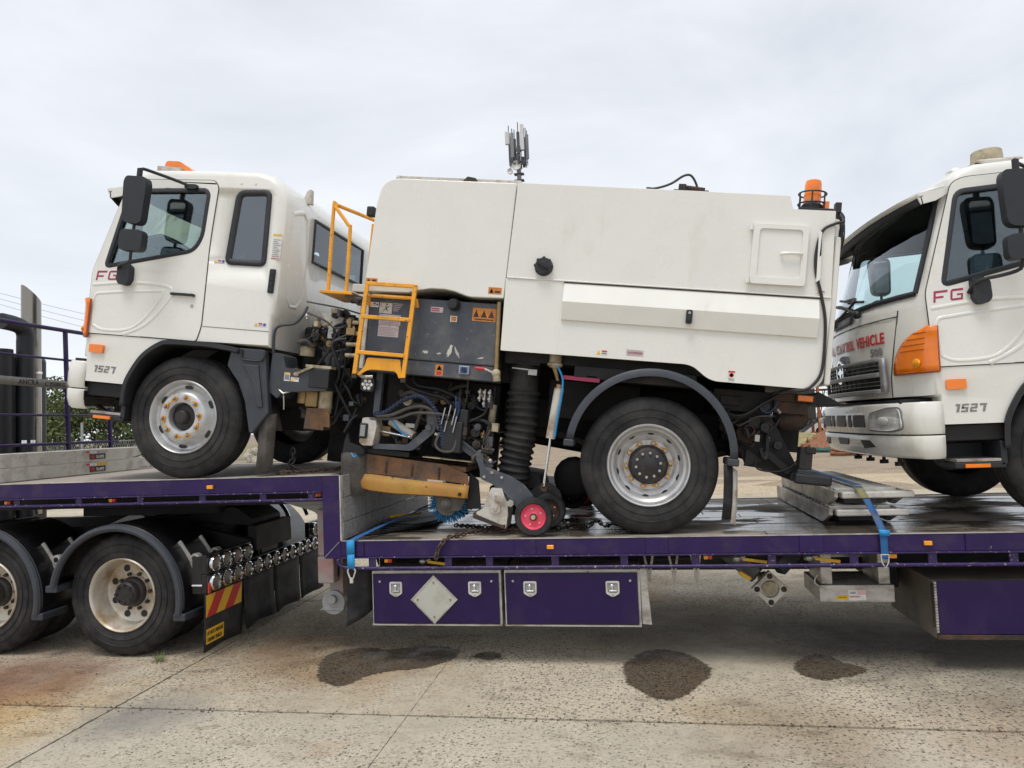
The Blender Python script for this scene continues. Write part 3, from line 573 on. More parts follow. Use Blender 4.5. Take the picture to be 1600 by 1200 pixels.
def front_ramp(z, label, tip):
    t = thing('loading_ramp', label, 'ramp', (-6.08, .02, z), (0, 0, 0), 'aluminium loading ramps'); H = .122; L = tip-.02
    for x0 in (0, .40): MB().px([(0, 0), (L*.80, .0), (L, H*.62), (L, H*.86), (L-.1, H), (0, H)], x0, x0+.032).obj('side_rail', 'ramp_white', t, bevel=.004)
    for k in range(14): yy = .05+k*.165; B(.033, .399, yy, yy+.09, H-.03, H+.002).obj('tread_bar', 'aluminium', t, bevel=.003, seg=1)
    y = 1.25; z0 = .018
    B(.4325, .4345, y, y+.23, z0, z0+.058).obj('sticker', 'black_print', t)
    text('lettering', 'HR', .062, 'sign_red', t, lambda u, v, w: (.4350+w, y+.01+u, z0+.008+v), bold=.0015, sx=.75)
    text('lettering', 'RAMPS', .046, 'white_print', t, lambda u, v, w: (.4350+w, y+.095+u, z0+.010+v), bold=.001, sx=.8)
    B(.4325, .4345, y-.05, y+.1, z0+.062, z0+.092).obj('sticker', 'white_print', t); B(.4348, .4355, y-.05, y-.0, z0+.066, z0+.09).obj('sticker', 'sign_red', t); B(.4325, .4345, y+.11, y+.26, z0+.062, z0+.092).obj('sticker', 'sign_yellow' if z < 1.5 else 'pink_label', t)
front_ramp(ZU+.004, 'lower white ramp lying across the front of the upper deck', 2.42)
front_ramp(ZU+.132, 'upper white ramp lying across the front of the upper deck, below the gate', 2.30)
# ramp carried underneath
t = thing('loading_ramp', 'grey ramp hung under the lower deck beside the long purple box', 'ramp', (1.2, .28, .42), (0, 0, 0), 'aluminium loading ramps')
B(0, .52, 0, .5, 0, .125).obj('end_plate', 'aluminium', t, bevel=.006); B(.02, .10, .02, .4, .126, .40).obj('side_rail', 'aluminium', t, bevel=.006); B(.42, .50, .02, .4, .126, .40).obj('side_rail', 'aluminium', t, bevel=.006)
B(.05, .47, .42, .6, .25, .46).obj('tread_plate', 'aluminium', t); B(.13, .34, -.002, .03, .405, .455).obj('sticker', 'black_print', t)
text('lettering', 'HR', .045, 'sign_red', t, lambda u, v, w: (.32-u, -.003-w, .445-v), bold=.001); text('lettering', 'RAMPS', .032, 'white_print', t, lambda u, v, w: (.26-u, -.003-w, .44-v), bold=.0008)
B(.20, .32, -.002, -.0005, .015, .09).obj('sticker', 'white_print', t); B(.265, .32, -.0035, -.0022, .055, .088).obj('sticker', 'sign_pink', t); B(.12, .198, -.002, -.0005, .02, .052).obj('sticker', 'sign_yellow', t)
text('lettering', 'NO STEP', .014, 'black_print', t, lambda u, v, w: (.13+u, -.003-w, .032+v)); text('lettering', 'USA', .022, 'black_print', t, lambda u, v, w: (.21+u, -.003-w, .062+v)); text('lettering', 'WARNING', .016, 'sign_red', t, lambda u, v, w: (.205+u, -.003-w, .036+v)); 
MB().tube([(-.012, -.01, .20), (-.03, -.01, .17), (-.03, -.01, .14), (-.005, -.01, .12)], .006, 8, 4).obj('hook', 'steel', t)

# ------------------------------------------------------------------ wheels
RW = .515
TYRE = [(.292, .035), (.300, .014), (.335, .004), (.40, -.004), (.452, .003), (.486, .018), (.503, .034), (.512, .048), (.515, .052), (.515, .075), (.505, .077), (.505, .088), (.515, .090), (.515, .128), (.505, .130), (.505, .141), (.515, .143)]
def tyre_mesh(depth, lugs=False, R=RW, n=96):
    sc = R/.515; P = [(r*sc, y) for r, y in TYRE]; mid = depth/2; half = [(r, y) for r, y in P if y <= mid-.002]
    full = half+[(r, depth-y) for r, y in reversed(half)]
    m = MB(); m.lathe(full, (0, 0, 0), 'y', n)
    if lugs:
        k = len(full); v = []
        for i in range(n):
            for j in range(k):
                x, y, z = m.v[i*k+j]; r, h = full[j]
                if r > .497*sc:
                    d = .014 if ((i//2) % 2 == (0 if h < mid else 1)) and (h < .07 or h > depth-.07) else 0; q = (r-d)/r; x *= q; z *= q
                v.append((x, y, z))
        m.v = v
    return m
def wheel(parent, x, y, z, far, kind, name='wheel'):
    """one wheel; outer face looks to -y (or +y when far)"""
    w_ = bpy.data.objects.new(name, None); w_.empty_display_size = .1; COL.objects.link(w_); w_.parent = parent; w_.location = (x, y, z); w_.rotation_euler = (0, 0, math.pi if far else 0)
    D = .28
    tyre_mesh(D, kind == 'drive').obj('tyre', 'rubber', w_, angle=50)
    for r in (.42, .365):   # moulded rings on the sidewall
        MB().lathe([(r-.006, .0), (r-.002, -.0075), (r+.002, -.0075), (r+.006, .0)], (0, 0, 0), 'y', 72).obj('sidewall_ring', 'rubber', w_)
    if kind == 'steer':
        MB().lathe([(.292, .05), (.305, .022), (.309, .004), (.302, -.004), (.294, .002), (.286, .028), (.272, .050), (.250, .056), (.232, .044), (.215, .012), (.205, -.006), (.190, -.014), (.140, -.014), (.122, -.010), (.116, .0), (.114, .07), (.0, .09)], (0, 0, 0), 'y', 72).obj('rim', 'rim_silver', w_)
        MB().lathe([(.113, .055), (.108, .035), (.085, .028), (.062, .020), (.056, -.02), (.045, -.032), (.0, -.034)], (0, 0, 0), 'y', 24).obj('hub', 'hub_dark', w_)
        nr, ny, nh = .165, -.014, 6; hr, hy = .2485, .050
    elif kind == 'rear':
        MB().lathe([(.290, .10), (.297, .035), (.306, .020), (.310, .002), (.303, -.008), (.294, -.004), (.284, .018), (.278, .045), (.262, .055), (.248, .075), (.232, .112), (.205, .125), (.190, .118), (.186, .112), (.142, .112), (.135, .125), (.0, .13)], (0, 0, 0), 'y', 72).obj('rim', 'rim_silver', w_)
        hb = MB().lathe([(.150, .112), (.148, .085), (.138, .078), (.130, .055), (.118, .046), (.060, .044), (.050, .038), (.0, .038)], (0, 0, 0), 'y', 40).obj('hub', 'hub_dark', w_)
        for i in range(10): a = i*math.pi/5+.25; MB().cyl((.092*math.cos(a), .028, .092*math.sin(a)), (.092*math.cos(a), .05, .092*math.sin(a)), .011, 6).obj('hub_bolt', 'steel', w_)
        nr, ny, nh = .166, .112, 10; hr, hy = .2395, .096
    else:
        MB().lathe([(.290, .14), (.297, .035), (.306, .016), (.308, .0), (.300, -.008), (.291, -.002), (.282, .02), (.276, .06), (.268, .13), (.258, .165), (.235, .178), (.140, .172), (.135, .15), (.125, .14), (.0, .14)], (0, 0, 0), 'y', 72).obj('rim', 'rim_cream', w_)
        MB().lathe([(.132, .172), (.128, .13), (.118, .11), (.10, .10), (.098, .045), (.085, .032), (.0, .030)], (0, 0, 0), 'y', 24).obj('hub', 'hub_dark', w_)
        for i in range(8): a = i*math.pi/4; MB().cyl((.075*math.cos(a), .018, .075*math.sin(a)), (.075*math.cos(a), .035, .075*math.sin(a)), .013, 6).obj('hub_bolt', 'hub_dark', w_)
        nr, ny, nh = .150, .172, 8; hr, hy = .208, .176
    for i in range(nh):     # hand holes: dark patches on the closed disc, painting the shade of openings
        a = (i+.5)*2*math.pi/nh if kind != 'steer' else i*2*math.pi/nh+math.pi/2
        m = MB(); e = (math.cos(a), math.sin(a)); tn = (-math.sin(a), math.cos(a)); ra, rb = (.036, .017) if kind == 'steer' else ((.026, .013) if kind == 'rear' else (.029, .029))
        sl = {'steer': .0, 'rear': -1.3, 'drive': 0}[kind]; ring = []
        for k in range(16):
            t = 2*math.pi*k/16; u, v = ra*math.cos(t), rb*math.sin(t); q = (hr+v)
            ring.append((e[0]*q+tn[0]*u, hy-.0045+sl*v, e[1]*q+tn[1]*u))
        inner = [(x_*.985, y_+.0015, z_*.985) for x_, y_, z_ in ring]
        m.add(ring+[(x_, y_+.003, z_) for x_, y_, z_ in ring], [tuple(range(16))]+[(k, (k+1) % 16, 16+(k+1) % 16, 16+k) for k in range(16)])
        m.obj('hand_hole', 'black_print', w_)
    if kind != 'drive':
        for i in range(10):
            a = i*math.pi/5+.16; x_, z_ = nr*math.cos(a), nr*math.sin(a)
            m = MB(); m.cyl((x_, ny-.030, z_), (x_, ny+.002, z_), .0155, 6); m.cyl((x_, ny-.038, z_), (x_, ny-.030, z_), .011, 10); m.obj('wheel_nut', 'steel', w_, bevel=.002, seg=1)
            d = 1 if i % 2 else -1; aa = a+d*.12; q = nr
            m = MB(); m.lathe([(.0165, -.010), (.0225, -.010), (.0225, -.002), (.0165, -.002)], (x_, ny, z_), 'y', 16)
            p0 = (q*math.cos(a+d*.12), q*math.sin(a+d*.12)); p1 = (q*.985*math.cos(a+d*.27), q*.985*math.sin(a+d*.27)); wv = (math.cos(a)*.013, math.sin(a)*.013)
            m.py([(p0[0]-wv[0], p0[1]-wv[1]), (p0[0]+wv[0], p0[1]+wv[1]), p1], ny-.010, ny-.003); m.obj('nut_indicator', 'yellow_paint', w_)
    else:
        for i in range(10):
            a = i*math.pi/5; x_, z_ = nr*math.cos(a), nr*math.sin(a); MB().cyl((x_, ny-.028, z_), (x_, ny+.002, z_), .016, 6).obj('wheel_nut', 'hub_dark', w_, bevel=.002, seg=1)
    return w_
def inner_tyre(parent, x, y, z, far):
    w_ = bpy.data.objects.new('inner_wheel', None); COL.objects.link(w_); w_.parent = parent; w_.location = (x, y, z); w_.rotation_euler = (0, 0, math.pi if far else 0)
    tyre_mesh(.28, False, n=64).obj('tyre', 'rubber', w_); MB().lathe([(.29, .03), (.28, .1), (.24, .2), (.0, .2)], (0, 0, 0), 'y', 32).obj('rim', 'hub_dark', w_)

# ------------------------------------------------------------------ the cab (both trucks share its shape; x = 0 is the front axle)
YC, HWD = 1.23, 1.17            # centre line and half width
CPROF = [(-.915, .74, 0, 0, 0), (-.935, .93, 0, 0, .3), (-1.215, .95, 0, .26, .3), (-1.222, 1.2, 0, .26, .3), (-1.218, 1.48, 0, .26, .3), (-1.20, 1.60, 0, .26, .3), (-1.175, 1.70, 1, .25, .3), (-1.09, 1.95, 1, .235, .3), (-1.0, 2.20, 1, .21, .3), (-.915, 2.44, 1, .18, .4),
         (-.86, 2.515, 0, .13, .7), (-.74, 2.575, 0, .06, 1), (-.56, 2.612, 0, .01, 1), (-.05, 2.628, 0, 0, 1), (.44, 2.63, 0, 0, 1), (.57, 2.60, 0, 0, 1), (.66, 2.53, 0, 0, 1), (.715, 2.44, 0, 0, 1), (.735, 2.36, 2, 0, 1), (.748, 1.985, 2, 0, 1), (.75, 1.60, 0, 0, 1), (.745, 1.44, 0, 0, 1), (.725, 1.40, 0, 0, .5), (.725, 1.15, 0, 0, .3),
         (-.185, 1.15, 0, 0, 0), (-.26, 1.11, 0, 0, 0), (-.385, 1.015, 0, 0, 0), (-.475, .885, 0, 0, 0), (-.535, .74, 0, 0, 0)]
def tumble(y, z): return YC+(y-YC)*(1-.032*max(0, z-1.1))
def cab_pt(i, y, d):
    x, z, fl, sh, wt = CPROF[i]; n = len(CPROF); a, b = CPROF[i-1], CPROF[(i+1) % n]
    e = Vector((b[0]-a[0], b[1]-a[1])).normalized(); nx, nz = e.y, -e.x    # inward normal (profile runs clockwise: front up, roof back, down)
    yn = min(1, abs(y-YC)/HWD); x += sh*yn**2.6
    x += nx*d*wt; z += nz*d*wt
    return (x, tumble(y, z), z)
def front_x(y, z):
    """x of the cab's front face at (y, z)"""
    F = [c for c in CPROF[2:11]]; yn = min(1.0, abs(y-YC)/HWD)
    for a, b in zip(F, F[1:]):
        if z <= b[1]:
            t = max(0, (z-a[1])/(b[1]-a[1])); return a[0]+(b[0]-a[0])*t+(a[3]+(b[3]-a[3])*t)*yn**2.6
    return F[-1][0]
def sd_pt(x, z, o=0): return (x, tumble(.06, z)-o, z)        # near side skin
def sd_far(x, z, o=0): return (x, tumble(2.40, z)+o, z)
DOOR = rp2([(-.955, 1.15), (-.975, 1.68), (-.745, 2.47), (-.66, 2.505), (.06, 2.525), (.100, 2.47), (.085, 2.0), (.105, 1.28), (.075, 1.155)], [.02, .04, .05, .06, .05, .04, .1, .05, .02], 4)
WIN1 = rp2([(-.85, 1.735), (-.715, 2.40), (-.01, 2.435), (.018, 2.40), (.008, 2.03), (-.055, 1.915)], [.04, .06, .05, .02, .10, .08], 4)
WIN2 = rp2([(.255, 1.83), (.285, 2.44), (.575, 2.455), (.60, 1.83)], [.05, .07, .06, .05], 4)
def rim_strip(name, m, parent, loop, pt, wo, wi, h, extra=.0):
    """raised gasket round an opening"""
    a, b = off2(loop, -wo), off2(loop, wi); q = MB(); n = len(loop)
    vs = [pt(x, z, .0005) for x, z in a]+[pt(x, z, h) for x, z in off2(loop, -wo*.6)]+[pt(x, z, h) for x, z in off2(loop, wi*.6)]+[pt(x, z, -.012) for x, z in b]
    q.add(vs, [(r*n+i, r*n+(i+1) % n, (r+1)*n+(i+1) % n, (r+1)*n+i) for r in range(3) for i in range(n)]); return q.obj(name, m, parent, angle=60)
def cab(T, dx, front_words):
    H = bpy.data.objects.new('cab', None); COL.objects.link(H); H.parent = T; H.location = (dx, 0, 0)
    ys = [.06, .067, .085, .13, .19, .36, .62, .92, YC]; ds = [.07, .0395, .0164, 0, 0, 0, 0, 0, 0]
    ys = ys+[2*YC-y for y in reversed(ys[:-1])]; ds = ds+list(reversed(ds[:-1])); n = len(CPROF); S = len(ys)
    m = MB(); ws = MB(); rw = MB()
    m.v = [cab_pt(i, ys[j], ds[j]) for j in range(S) for i in range(n)]
    for j in range(S-1):
        for i in range(n):
            k = (i+1) % n; q = (j*n+i, j*n+k, (j+1)*n+k, (j+1)*n+i); f1, f2 = CPROF[i][2], CPROF[k][2]
            if f1 == f2 == 1 and 4 <= j < S-5: ws.add([m.v[t] for t in q], [(0, 1, 2, 3)]); continue
            if f1 == f2 == 2 and 6 <= j < S-7: rw.add([m.v[t] for t in q], [(0, 1, 2, 3)]); continue
            m.f.append(q)
    for j, far in ((0, False), (S-1, True)):
        lp = [(m.v[j*n+i][0], m.v[j*n+i][2]) for i in range(n)]; loops = [lp, WIN1, WIN2]; flat = [p for l in loops for p in l]
        tri = tessellate_polygon([[Vector((p[0], p[1], 0)) for p in l] for l in loops])
        m.add([(sd_far if far else sd_pt)(x, z) for x, z in flat], [tuple(t) for t in tri])
    m.obj('cab_shell', 'white_paint', H, weld=True, solid=.03, mats=['white_paint', 'interior'], angle=32)
    ws.obj('windscreen', 'glass', H, weld=True); rw.obj('rear_window', 'glass', H, weld=True)
    # gaskets of the windscreen and rear window
    def edge_tube(name, pts, r): MB().tube(pts, r, 8).obj(name, 'dark_plastic', H)
    wy = [ys[j] for j in range(4, S-4)]
    edge_tube('windscreen_seal', [cab_pt(6, y, 0) for y in wy]+[cab_pt(i, wy[-1], 0) for i in (7, 8)]+[cab_pt(9, y, 0) for y in reversed(wy)]+[cab_pt(i, wy[0], 0) for i in (8, 7, 6)], .022)
    ry = [ys[j] for j in range(6, S-6)]
    edge_tube('rear_window_seal', spline([Vector(cab_pt(18, y, 0)) for y in ry]+[Vector(cab_pt(19, y, 0)) for y in reversed(ry)]+[Vector(cab_pt(18, ry[0], 0))], 1), .016)
    # pressed ribs on the back wall
    for y0, y1 in ((.22, .50),): MB().tube([(.722, y0, 2.30), (.722, y1, 2.32), (.728, y1, 1.62), (.728, y0, 1.60), (.722, y0, 2.30)], .027, 12, 3).obj('pressed_rib', 'white_paint', H)
    # near-side details
    for far in (False, True):
        P = sd_far if far else sd_pt; sg = 1 if far else -1
        dr = bpy.data.objects.new('door', None); COL.objects.link(dr); dr.parent = T; dr.location = (dx, 0, 0)
        MB().prism(DOOR, lambda u, v, w_: P(u, v, w_), .0008, .0085, [off2(WIN1, -.004)]).obj('door_panel', 'white_paint', dr, bevel=.003)
        q = MB(); q.prism(off2(DOOR, -.006), lambda u, v, w_: P(u, v, w_), .0004, .0030, [DOOR]); q.obj('door_seam', 'black_print', dr)
        q = MB(); q.prism(off2(WIN1, .004), lambda u, v, w_: P(u, v, w_), -.020, -.016); q.obj('window_glass', 'glass', dr)
        rim_strip('window_seal', 'dark_plastic', dr, WIN1, lambda x, z, o: P(x, z, o+.0085), .022, .018, .006)
        # handle, lock, dish
        dsh = MB(); dsh.prism(circ(-.085, 1.545, .06, 20, .035), lambda u, v, w_: P(u, v, w_), .0086, .0096); dsh.obj('handle_dish', 'white_clean', dr)
        q = MB(); q.prism(rp2(rect(-.195, .02, 1.522, 1.545), .008), lambda u, v, w_: P(u, v, w_), .022, .038); q.prism(rect(-.190, -.165, 1.524, 1.543), lambda u, v, w_: P(u, v, w_), .009, .023); q.prism(rect(-.01, .018, 1.524, 1.543), lambda u, v, w_: P(u, v, w_), .009, .023); q.obj('door_handle', 'black_plastic', dr, bevel=.004)
        q = MB(); q.prism(circ(.0, 1.445, .014, 14), lambda u, v, w_: P(u, v, w_), .009, .013); q.obj('door_lock', 'steel', dr)
        # pressed contour of the lower door
        con = [(-.90, 1.22), (-.92, 1.46), (-.80, 1.505), (-.38, 1.545), (-.28, 1.54), (-.34, 1.42), (-.45, 1.28), (-.58, 1.20), (-.80, 1.185), (-.90, 1.22)]
        MB().tube([P(x, z, -.0125) for x, z in con], .026, 12, 5).obj('pressed_contour', 'white_paint', dr)
        MB().tube([P(x, z, -.0140) for x, z in ((-.95, 1.565), (-.6, 1.605), (-.3, 1.60), (-.2, 1.56), (-.24, 1.45), (-.40, 1.26), (-.6, 1.16))], .028, 12, 5).obj('pressed_contour', 'white_paint', dr)
        if not far:
            for gl in ([(0, 0), (.016, 0), (.016, .028), (.075, .028), (.078, .042), (.016, .042), (.016, .066), (.105, .066), (.108, .082), (0, .082)],
                       [(.130, .012), (.142, 0), (.226, 0), (.226, .046), (.180, .046), (.180, .034), (.212, .034), (.212, .014), (.146, .014), (.146, .066), (.226, .066), (.226, .082), (.142, .082), (.130, .070)]):
                q = MB(); q.prism(gl, lambda u, v, w_: P(-.930+u*.86+.10*v, 1.606+v+.06*u, w_), .0087, .0105); q.obj('lettering', 'red_print', dr)
            SEG = {'1': [(.012, .030, 0, .058), (.0, .012, .044, .058)], '5': [(0, .044, .046, .058), (0, .014, .026, .046), (0, .044, .023, .035), (.030, .044, .0, .023), (0, .030, 0, .012)], '2': [(0, .044, .046, .058), (.030, .044, .023, .046), (0, .030, .023, .035), (0, .014, .012, .023), (0, .044, 0, .012)], '7': [(0, .046, .044, .058), (.026, .042, 0, .044)]}
            xo = -.848
            for ch in '1527':
                q = MB()
                for a_, b_, z0_, z1_ in SEG[ch]: q.prism(rect(a_, b_, z0_, z1_), lambda u, v, w_: P(xo+u+.22*v, .822+v, w_), .0006, .0022)
                q.obj('lettering', 'grey_print', H); xo += .042 if ch == '1' else .057
        # quarter window
        q = MB(); q.prism(off2(WIN2, .004), lambda u, v, w_: P(u, v, w_), -.016, -.012); q.obj('quarter_glass', 'glass_dark', H)
        rim_strip('quarter_window_seal', 'dark_plastic', H, WIN2, P, .016, .040, .010)
        # sill seam, vent grille, screws
        MB().tube([P(x, z, .0) for x, z in ((.115, 1.283), (.71, 1.283))], .0035, 6).obj('sill_seam', 'grey_print', H)
        q = MB(); q.prism(rp2(rect(.695, .745, 1.60, 1.80), .008), lambda u, v, w_: P(u-.035, v, w_), .0, .014); q = q.obj('side_vent', 'dark_plastic', H, bevel=.003)
        for k in range(4): s_ = MB(); s_.prism(rp2(rect(.668, .702, 1.612+k*.046, 1.648+k*.046), .005), lambda u, v, w_: P(u, v, w_), .0142, .020); s_.obj('vent_cell', 'black_plastic', q)
        for x, z in ((.30, 2.515), (.43, 2.515)): q = MB(); q.prism(circ(x, z, .011, 12), lambda u, v, w_: P(u, v, w_), -.004, .004); q.obj('screw_cap', 'white_clean', H)
        # side marker
        q = MB(); q.prism(rp2(rect(-.895, -.765, .985, 1.055), .012), lambda u, v, w_: P(u, v, w_), .0, .024); q.obj('side_marker', 'orange_lens', H, bevel=.006)
        # wheel-arch lip and rear guard
        arc = [(-.545, .56), (-.535, .74), (-.475, .885), (-.385, 1.015), (-.25, 1.115), (-.15, 1.14), (.15, 1.148), (.36, 1.135), (.48, 1.12)]
        outer = spline([Vector((x, 0, z)) for x, z in arc], 4); L_ = [(p.x, p.z) for p in outer]
        yb = .05 if not far else 2.41; yd = .45 if not far else 2.01
        rows = []
        for o_, y in ((.0, yb), (.0, yb+sg*.012), (.028, yb+sg*.014), (.034, yb), (.034, yd)):
            ins = []
            for i, (x, z) in enumerate(L_):
                a = L_[max(i-1, 0)]; b = L_[min(i+1, len(L_)-1)]; e = Vector((b[0]-a[0], b[1]-a[1])).normalized(); ins.append((x+e.y*o_, y, z-e.x*o_))
            rows.append(ins)
        MB().grid(rows).obj('wheel_arch', 'black_plastic', H, solid=.006)
        q = MB(); q.prism([(.375, .98), (.40, 1.13), (.70, 1.13), (.72, 1.01), (.785, .62), (.66, .44), (.63, .44), (.56, .70), (.48, .86)], lambda u, v, w_: (u, w_, v), .06 if not far else 2.40, .13 if not far else 2.33); g_ = q.obj('mudguard', 'fender_grey', H, bevel=.02)
        q = MB(); q.prism([(.52, 1.00), (.66, 1.0), (.735, .66), (.685, .66), (.62, .86)], lambda u, v, w_: (u, w_, v), .045 if not far else 2.415, .06 if not far else 2.40); q.obj('mudguard_rib', 'fender_grey', H, bevel=.012)
        q = MB(); y1, y2 = (.131, .50) if not far else (2.329, 1.96)
        q.grid([[(x, y, z) for x, z in ((.36, 1.02), (.46, .98), (.56, .86), (.64, .68), (.70, .46))] for y in (y1, y2)]); q.obj('mudguard_back', 'fender_grey', H, solid=.01)
        MB().tube([P(.50, 1.12, .012), P(.505, 1.05, .012), P(.54, 1.035, .012), P(.66, 1.035, .012), P(.70, 1.06, .012), P(.715, 1.12, .012)], .008, 8, 3).obj('grab_loop', 'dark_plastic', H)
        y_, sg_ = (.09, 1) if not far else (2.37, -1); q = MB()
        q.grid([[(.665+.01*t, y_+sg_*(.30), .56-.40*t), (.655, y_+sg_*.10, .55-.42*t), (.69+.02*t, y_+sg_*.015, .56-.44*t), (.76+.03*t, y_, .60-.46*t), (.82+.01*t, y_+sg_*.05, .62-.42*t)] for t in (0, .3, .6, 1)]); q.obj('mud_flap', 'worn_rubber', H, solid=.008)
        # mirrors
        mr = bpy.data.objects.new('mirror', None); COL.objects.link(mr); mr.parent = T; mr.location = (dx, 0, 0)
        if far: mr.location = (dx, 2*YC, 0); mr.scale = (1, -1, 1)
        q = MB(); q.py(rp2([(-.535, 2.06), (-.36, 2.045), (-.345, 2.39), (-.365, 2.44), (-.535, 2.445), (-.555, 2.40)], .06), -.200, -.120); q.obj('mirror_housing', 'dark_plastic', mr, bevel=.03, seg=3)
        q = MB(); q.py(rp2(rect(-.545, -.335, 1.83, 2.005), .05), -.195, -.120); q.obj('wide_mirror_housing', 'dark_plastic', mr, bevel=.025, seg=3)
        MB().py(rp2(rect(-.52, -.375, 2.08, 2.41), .03), -.1195, -.117).obj('mirror_glass', 'chrome', mr); MB().py(rp2(rect(-.53, -.35, 1.845, 1.99), .03), -.1195, -.117).obj('mirror_glass', 'chrome', mr)
        q = MB(); q.tube([sd_pt(-.70, 1.66, .02), (-.66, -.01, 1.73), (-.50, -.10, 1.755), (-.445, -.16, 1.80), (-.445, -.16, 2.0), (-.44, -.16, 2.1), (-.44, -.16, 2.46), (-.44, -.15, 2.515), (-.40, -.08, 2.52), (-.20, .05, 2.475), (-.14, .08, 2.452)], .013, 8, 3); q.obj('mirror_arm', 'dark_plastic', mr)
        q = MB(); q.prism(rp2([(-.69, 1.755), (-.63, 1.77), (-.575, 1.735), (-.57, 1.61), (-.60, 1.575), (-.66, 1.575), (-.685, 1.61)], .02), lambda u, v, w_: sd_pt(u, v, w_), .0, .075); q.obj('mirror_base', 'dark_plastic', mr, bevel=.018, seg=3)
        q = MB(); q.prism(rp2(rect(-.19, -.08, 2.435, 2.475), .015), lambda u, v, w_: sd_pt(u, v, w_), .009, .045); q.obj('mirror_clamp', 'dark_plastic', mr, bevel=.008)
        q = MB(); q.cyl((-.445, -.16, 2.44), (-.445, -.16, 2.515), .022, 12); q.obj('mirror_joint', 'dark_plastic', mr)
        # corner lamp wrapping from front to side
        q = MB(); rows = []
        N_ = 9
        for i in range(N_):
            t = i/(N_-1); z = 1.12+.32*t; y_in = .062+.32*max(0, 1-t**2.1)**.62; row = []
            for k in range(8):
                u = k/7; y = .055+(y_in-.055)*u
                y = y-.016*max(0, 1-u/.45); x = front_x(max(y, .06), z)-.020*math.sin(math.pi*min(1, u*.8+.2))-.004
                if k == 0: x, y = front_x(.06, z)+.030, .040
                row.append((x, (y if not far else 2*YC-y), z))
            rows.append(row)
        q.grid(rows)
        for i in range(4, 8): rb = MB(); rb.tube([(p[0]-.013, p[1]-(.004 if not far else -.004), p[2]) for p in rows[i][1:-1]], .0022, 6); rb.obj('lamp_rib', 'bezel_red', H)
        q.obj('corner_lamp', 'orange_lens', H, solid=-.012)
        q = MB(); q.tube([rows[i][-1] for i in range(N_)], .011, 6); q.tube(rows[0], .011, 6); q.tube([r_[0] for r_ in rows], .008, 6); q.obj('lamp_bezel', 'bezel_red', H)
        q = MB(); q.ell((front_x(.17, 1.17)-.020, .17 if not far else 2*YC-.17, 1.185), (.022, .075, .038)); q.obj('lamp_bulb', 'amber_lens', H)
        # step below the door front
        s_ = MB(); yy = (.075, .36) if not far else (2.385, 2.10)
        s_.box(-.86, -.53, yy[0], yy[1], .425, .47); s_.box(-.85, -.535, yy[1], yy[1]-.02*sg*-1 if False else yy[1]+.02*(-1 if far else 1), .47, .60); s_.py([(-.56, .43), (-.52, .45), (-.52, .60), (-.56, .62)], yy[0], yy[1]); s_ = s_.obj('step', 'dark_plastic', H, bevel=.012)
        B(-.85, -.56, min(yy)+.002, max(yy)-.002, .472, .492).obj('step_tread', 'aluminium', H, bevel=.003)
        q = MB(); yo = (.055, .0745) if not far else (2.3855, 2.405); q.box(-.80, -.64, yo[0], yo[1], .432, .458); q.obj('step_reflector', 'orange_lens', H, bevel=.003)
        B(-.93, -.52, .10 if not far else 2.0, .46 if not far else 2.36, .62, .735).obj('step_well', 'chassis_black', H, bevel=.01)
    # roof visor
    rows = []
    for j in range(13):
        y = .13+(2*YC-.26)*j/12; yn = abs(y-YC)/1.1; 
        xr = -.70+.07*yn**2.4; xl = -1.17+.20*yn**2.6; zl_ = 2.335+.055*yn**2
        rows.append([(xr, tumble(y, 2.5), 2.565-.06*yn**6), (xr*.6+xl*.4, tumble(y, 2.5), 2.525-.05*yn**6), (xl, y, zl_+.03), (xl+.02, y, zl_)])
    MB().grid(rows).obj('visor', 'white_paint', H, solid=.012, angle=50)
    low = [[(a[0]+.02, a[1], a[2]-.020), (b[0]+.02, b[1], b[2]-.020), (c[0]+.03, c[1], c[2]-.022), (d[0]+.02, d[1], d[2]-.05)] for a, b, c, d in rows]
    MB().grid(low).obj('visor_underside', 'dark_plastic', H, solid=.006)
    for s_ in (0, 1):   # cheeks closing the visor down to the pillar
        y = .135 if s_ == 0 else 2*YC-.135; r_ = rows[0 if s_ == 0 else -1]
        MB().prism([(r_[0][0]+.02, r_[0][2]-.02), (r_[2][0], r_[2][2]-.005), (r_[3][0]+.01, r_[3][2]-.05), (-.84, 2.36)], lambda u, v, w_: (u, w_, v), y, y+.012*(1 if s_ == 0 else -1)).obj('visor_cheek', 'white_paint', H)
    # roof marker pods
    for y in (.30, 2*YC-.30): MB().ell((-.62, y, 2.60), (.075, .06, .035)).obj('roof_marker', 'clear_lens', H)
    # front: lower panel seams, grille, emblem, wipers, bumper
    fx = front_x
    def strip(name, m, pts, r=.004): MB().tube([(fx(y, z)-.001, y, z) for y, z in pts], r, 6).obj(name, m, H)
    for s_ in (0, 1):
        k = (lambda y: y) if s_ == 0 else (lambda y: 2*YC-y)
        strip('panel_seam', 'black_print', [(k(.345), 1.60), (k(.345), 1.53), (k(.39), 1.28), (k(.43), 1.10), (k(.435), .955)])
    strip('panel_seam', 'black_print', [(.345+i*.0984, 1.555) for i in range(19)])
    def fpatch(name, m, y0, y1, z0, z1, h, nn=14, parent=None, rr=0):
        rows = []
        for i in range(5):
            z = z0+(z1-z0)*i/4; rows.append([(fx(y0+(y1-y0)*k/nn, z)-h, y0+(y1-y0)*k/nn, z) for k in range(nn+1)])
        return MB().grid(rows).obj(name, m, parent or H, solid=-.012 if h < .02 else -.03)
    ga = fpatch('grille', 'black_plastic', .47, 2*YC-.47, 1.005, 1.245, .006)
    for z0, z1 in ((1.232, 1.255), (1.112, 1.148), (.985, 1.02)): fpatch('grille_bar', 'galv', .45, 2*YC-.45, z0, z1, .030, 18, ga)
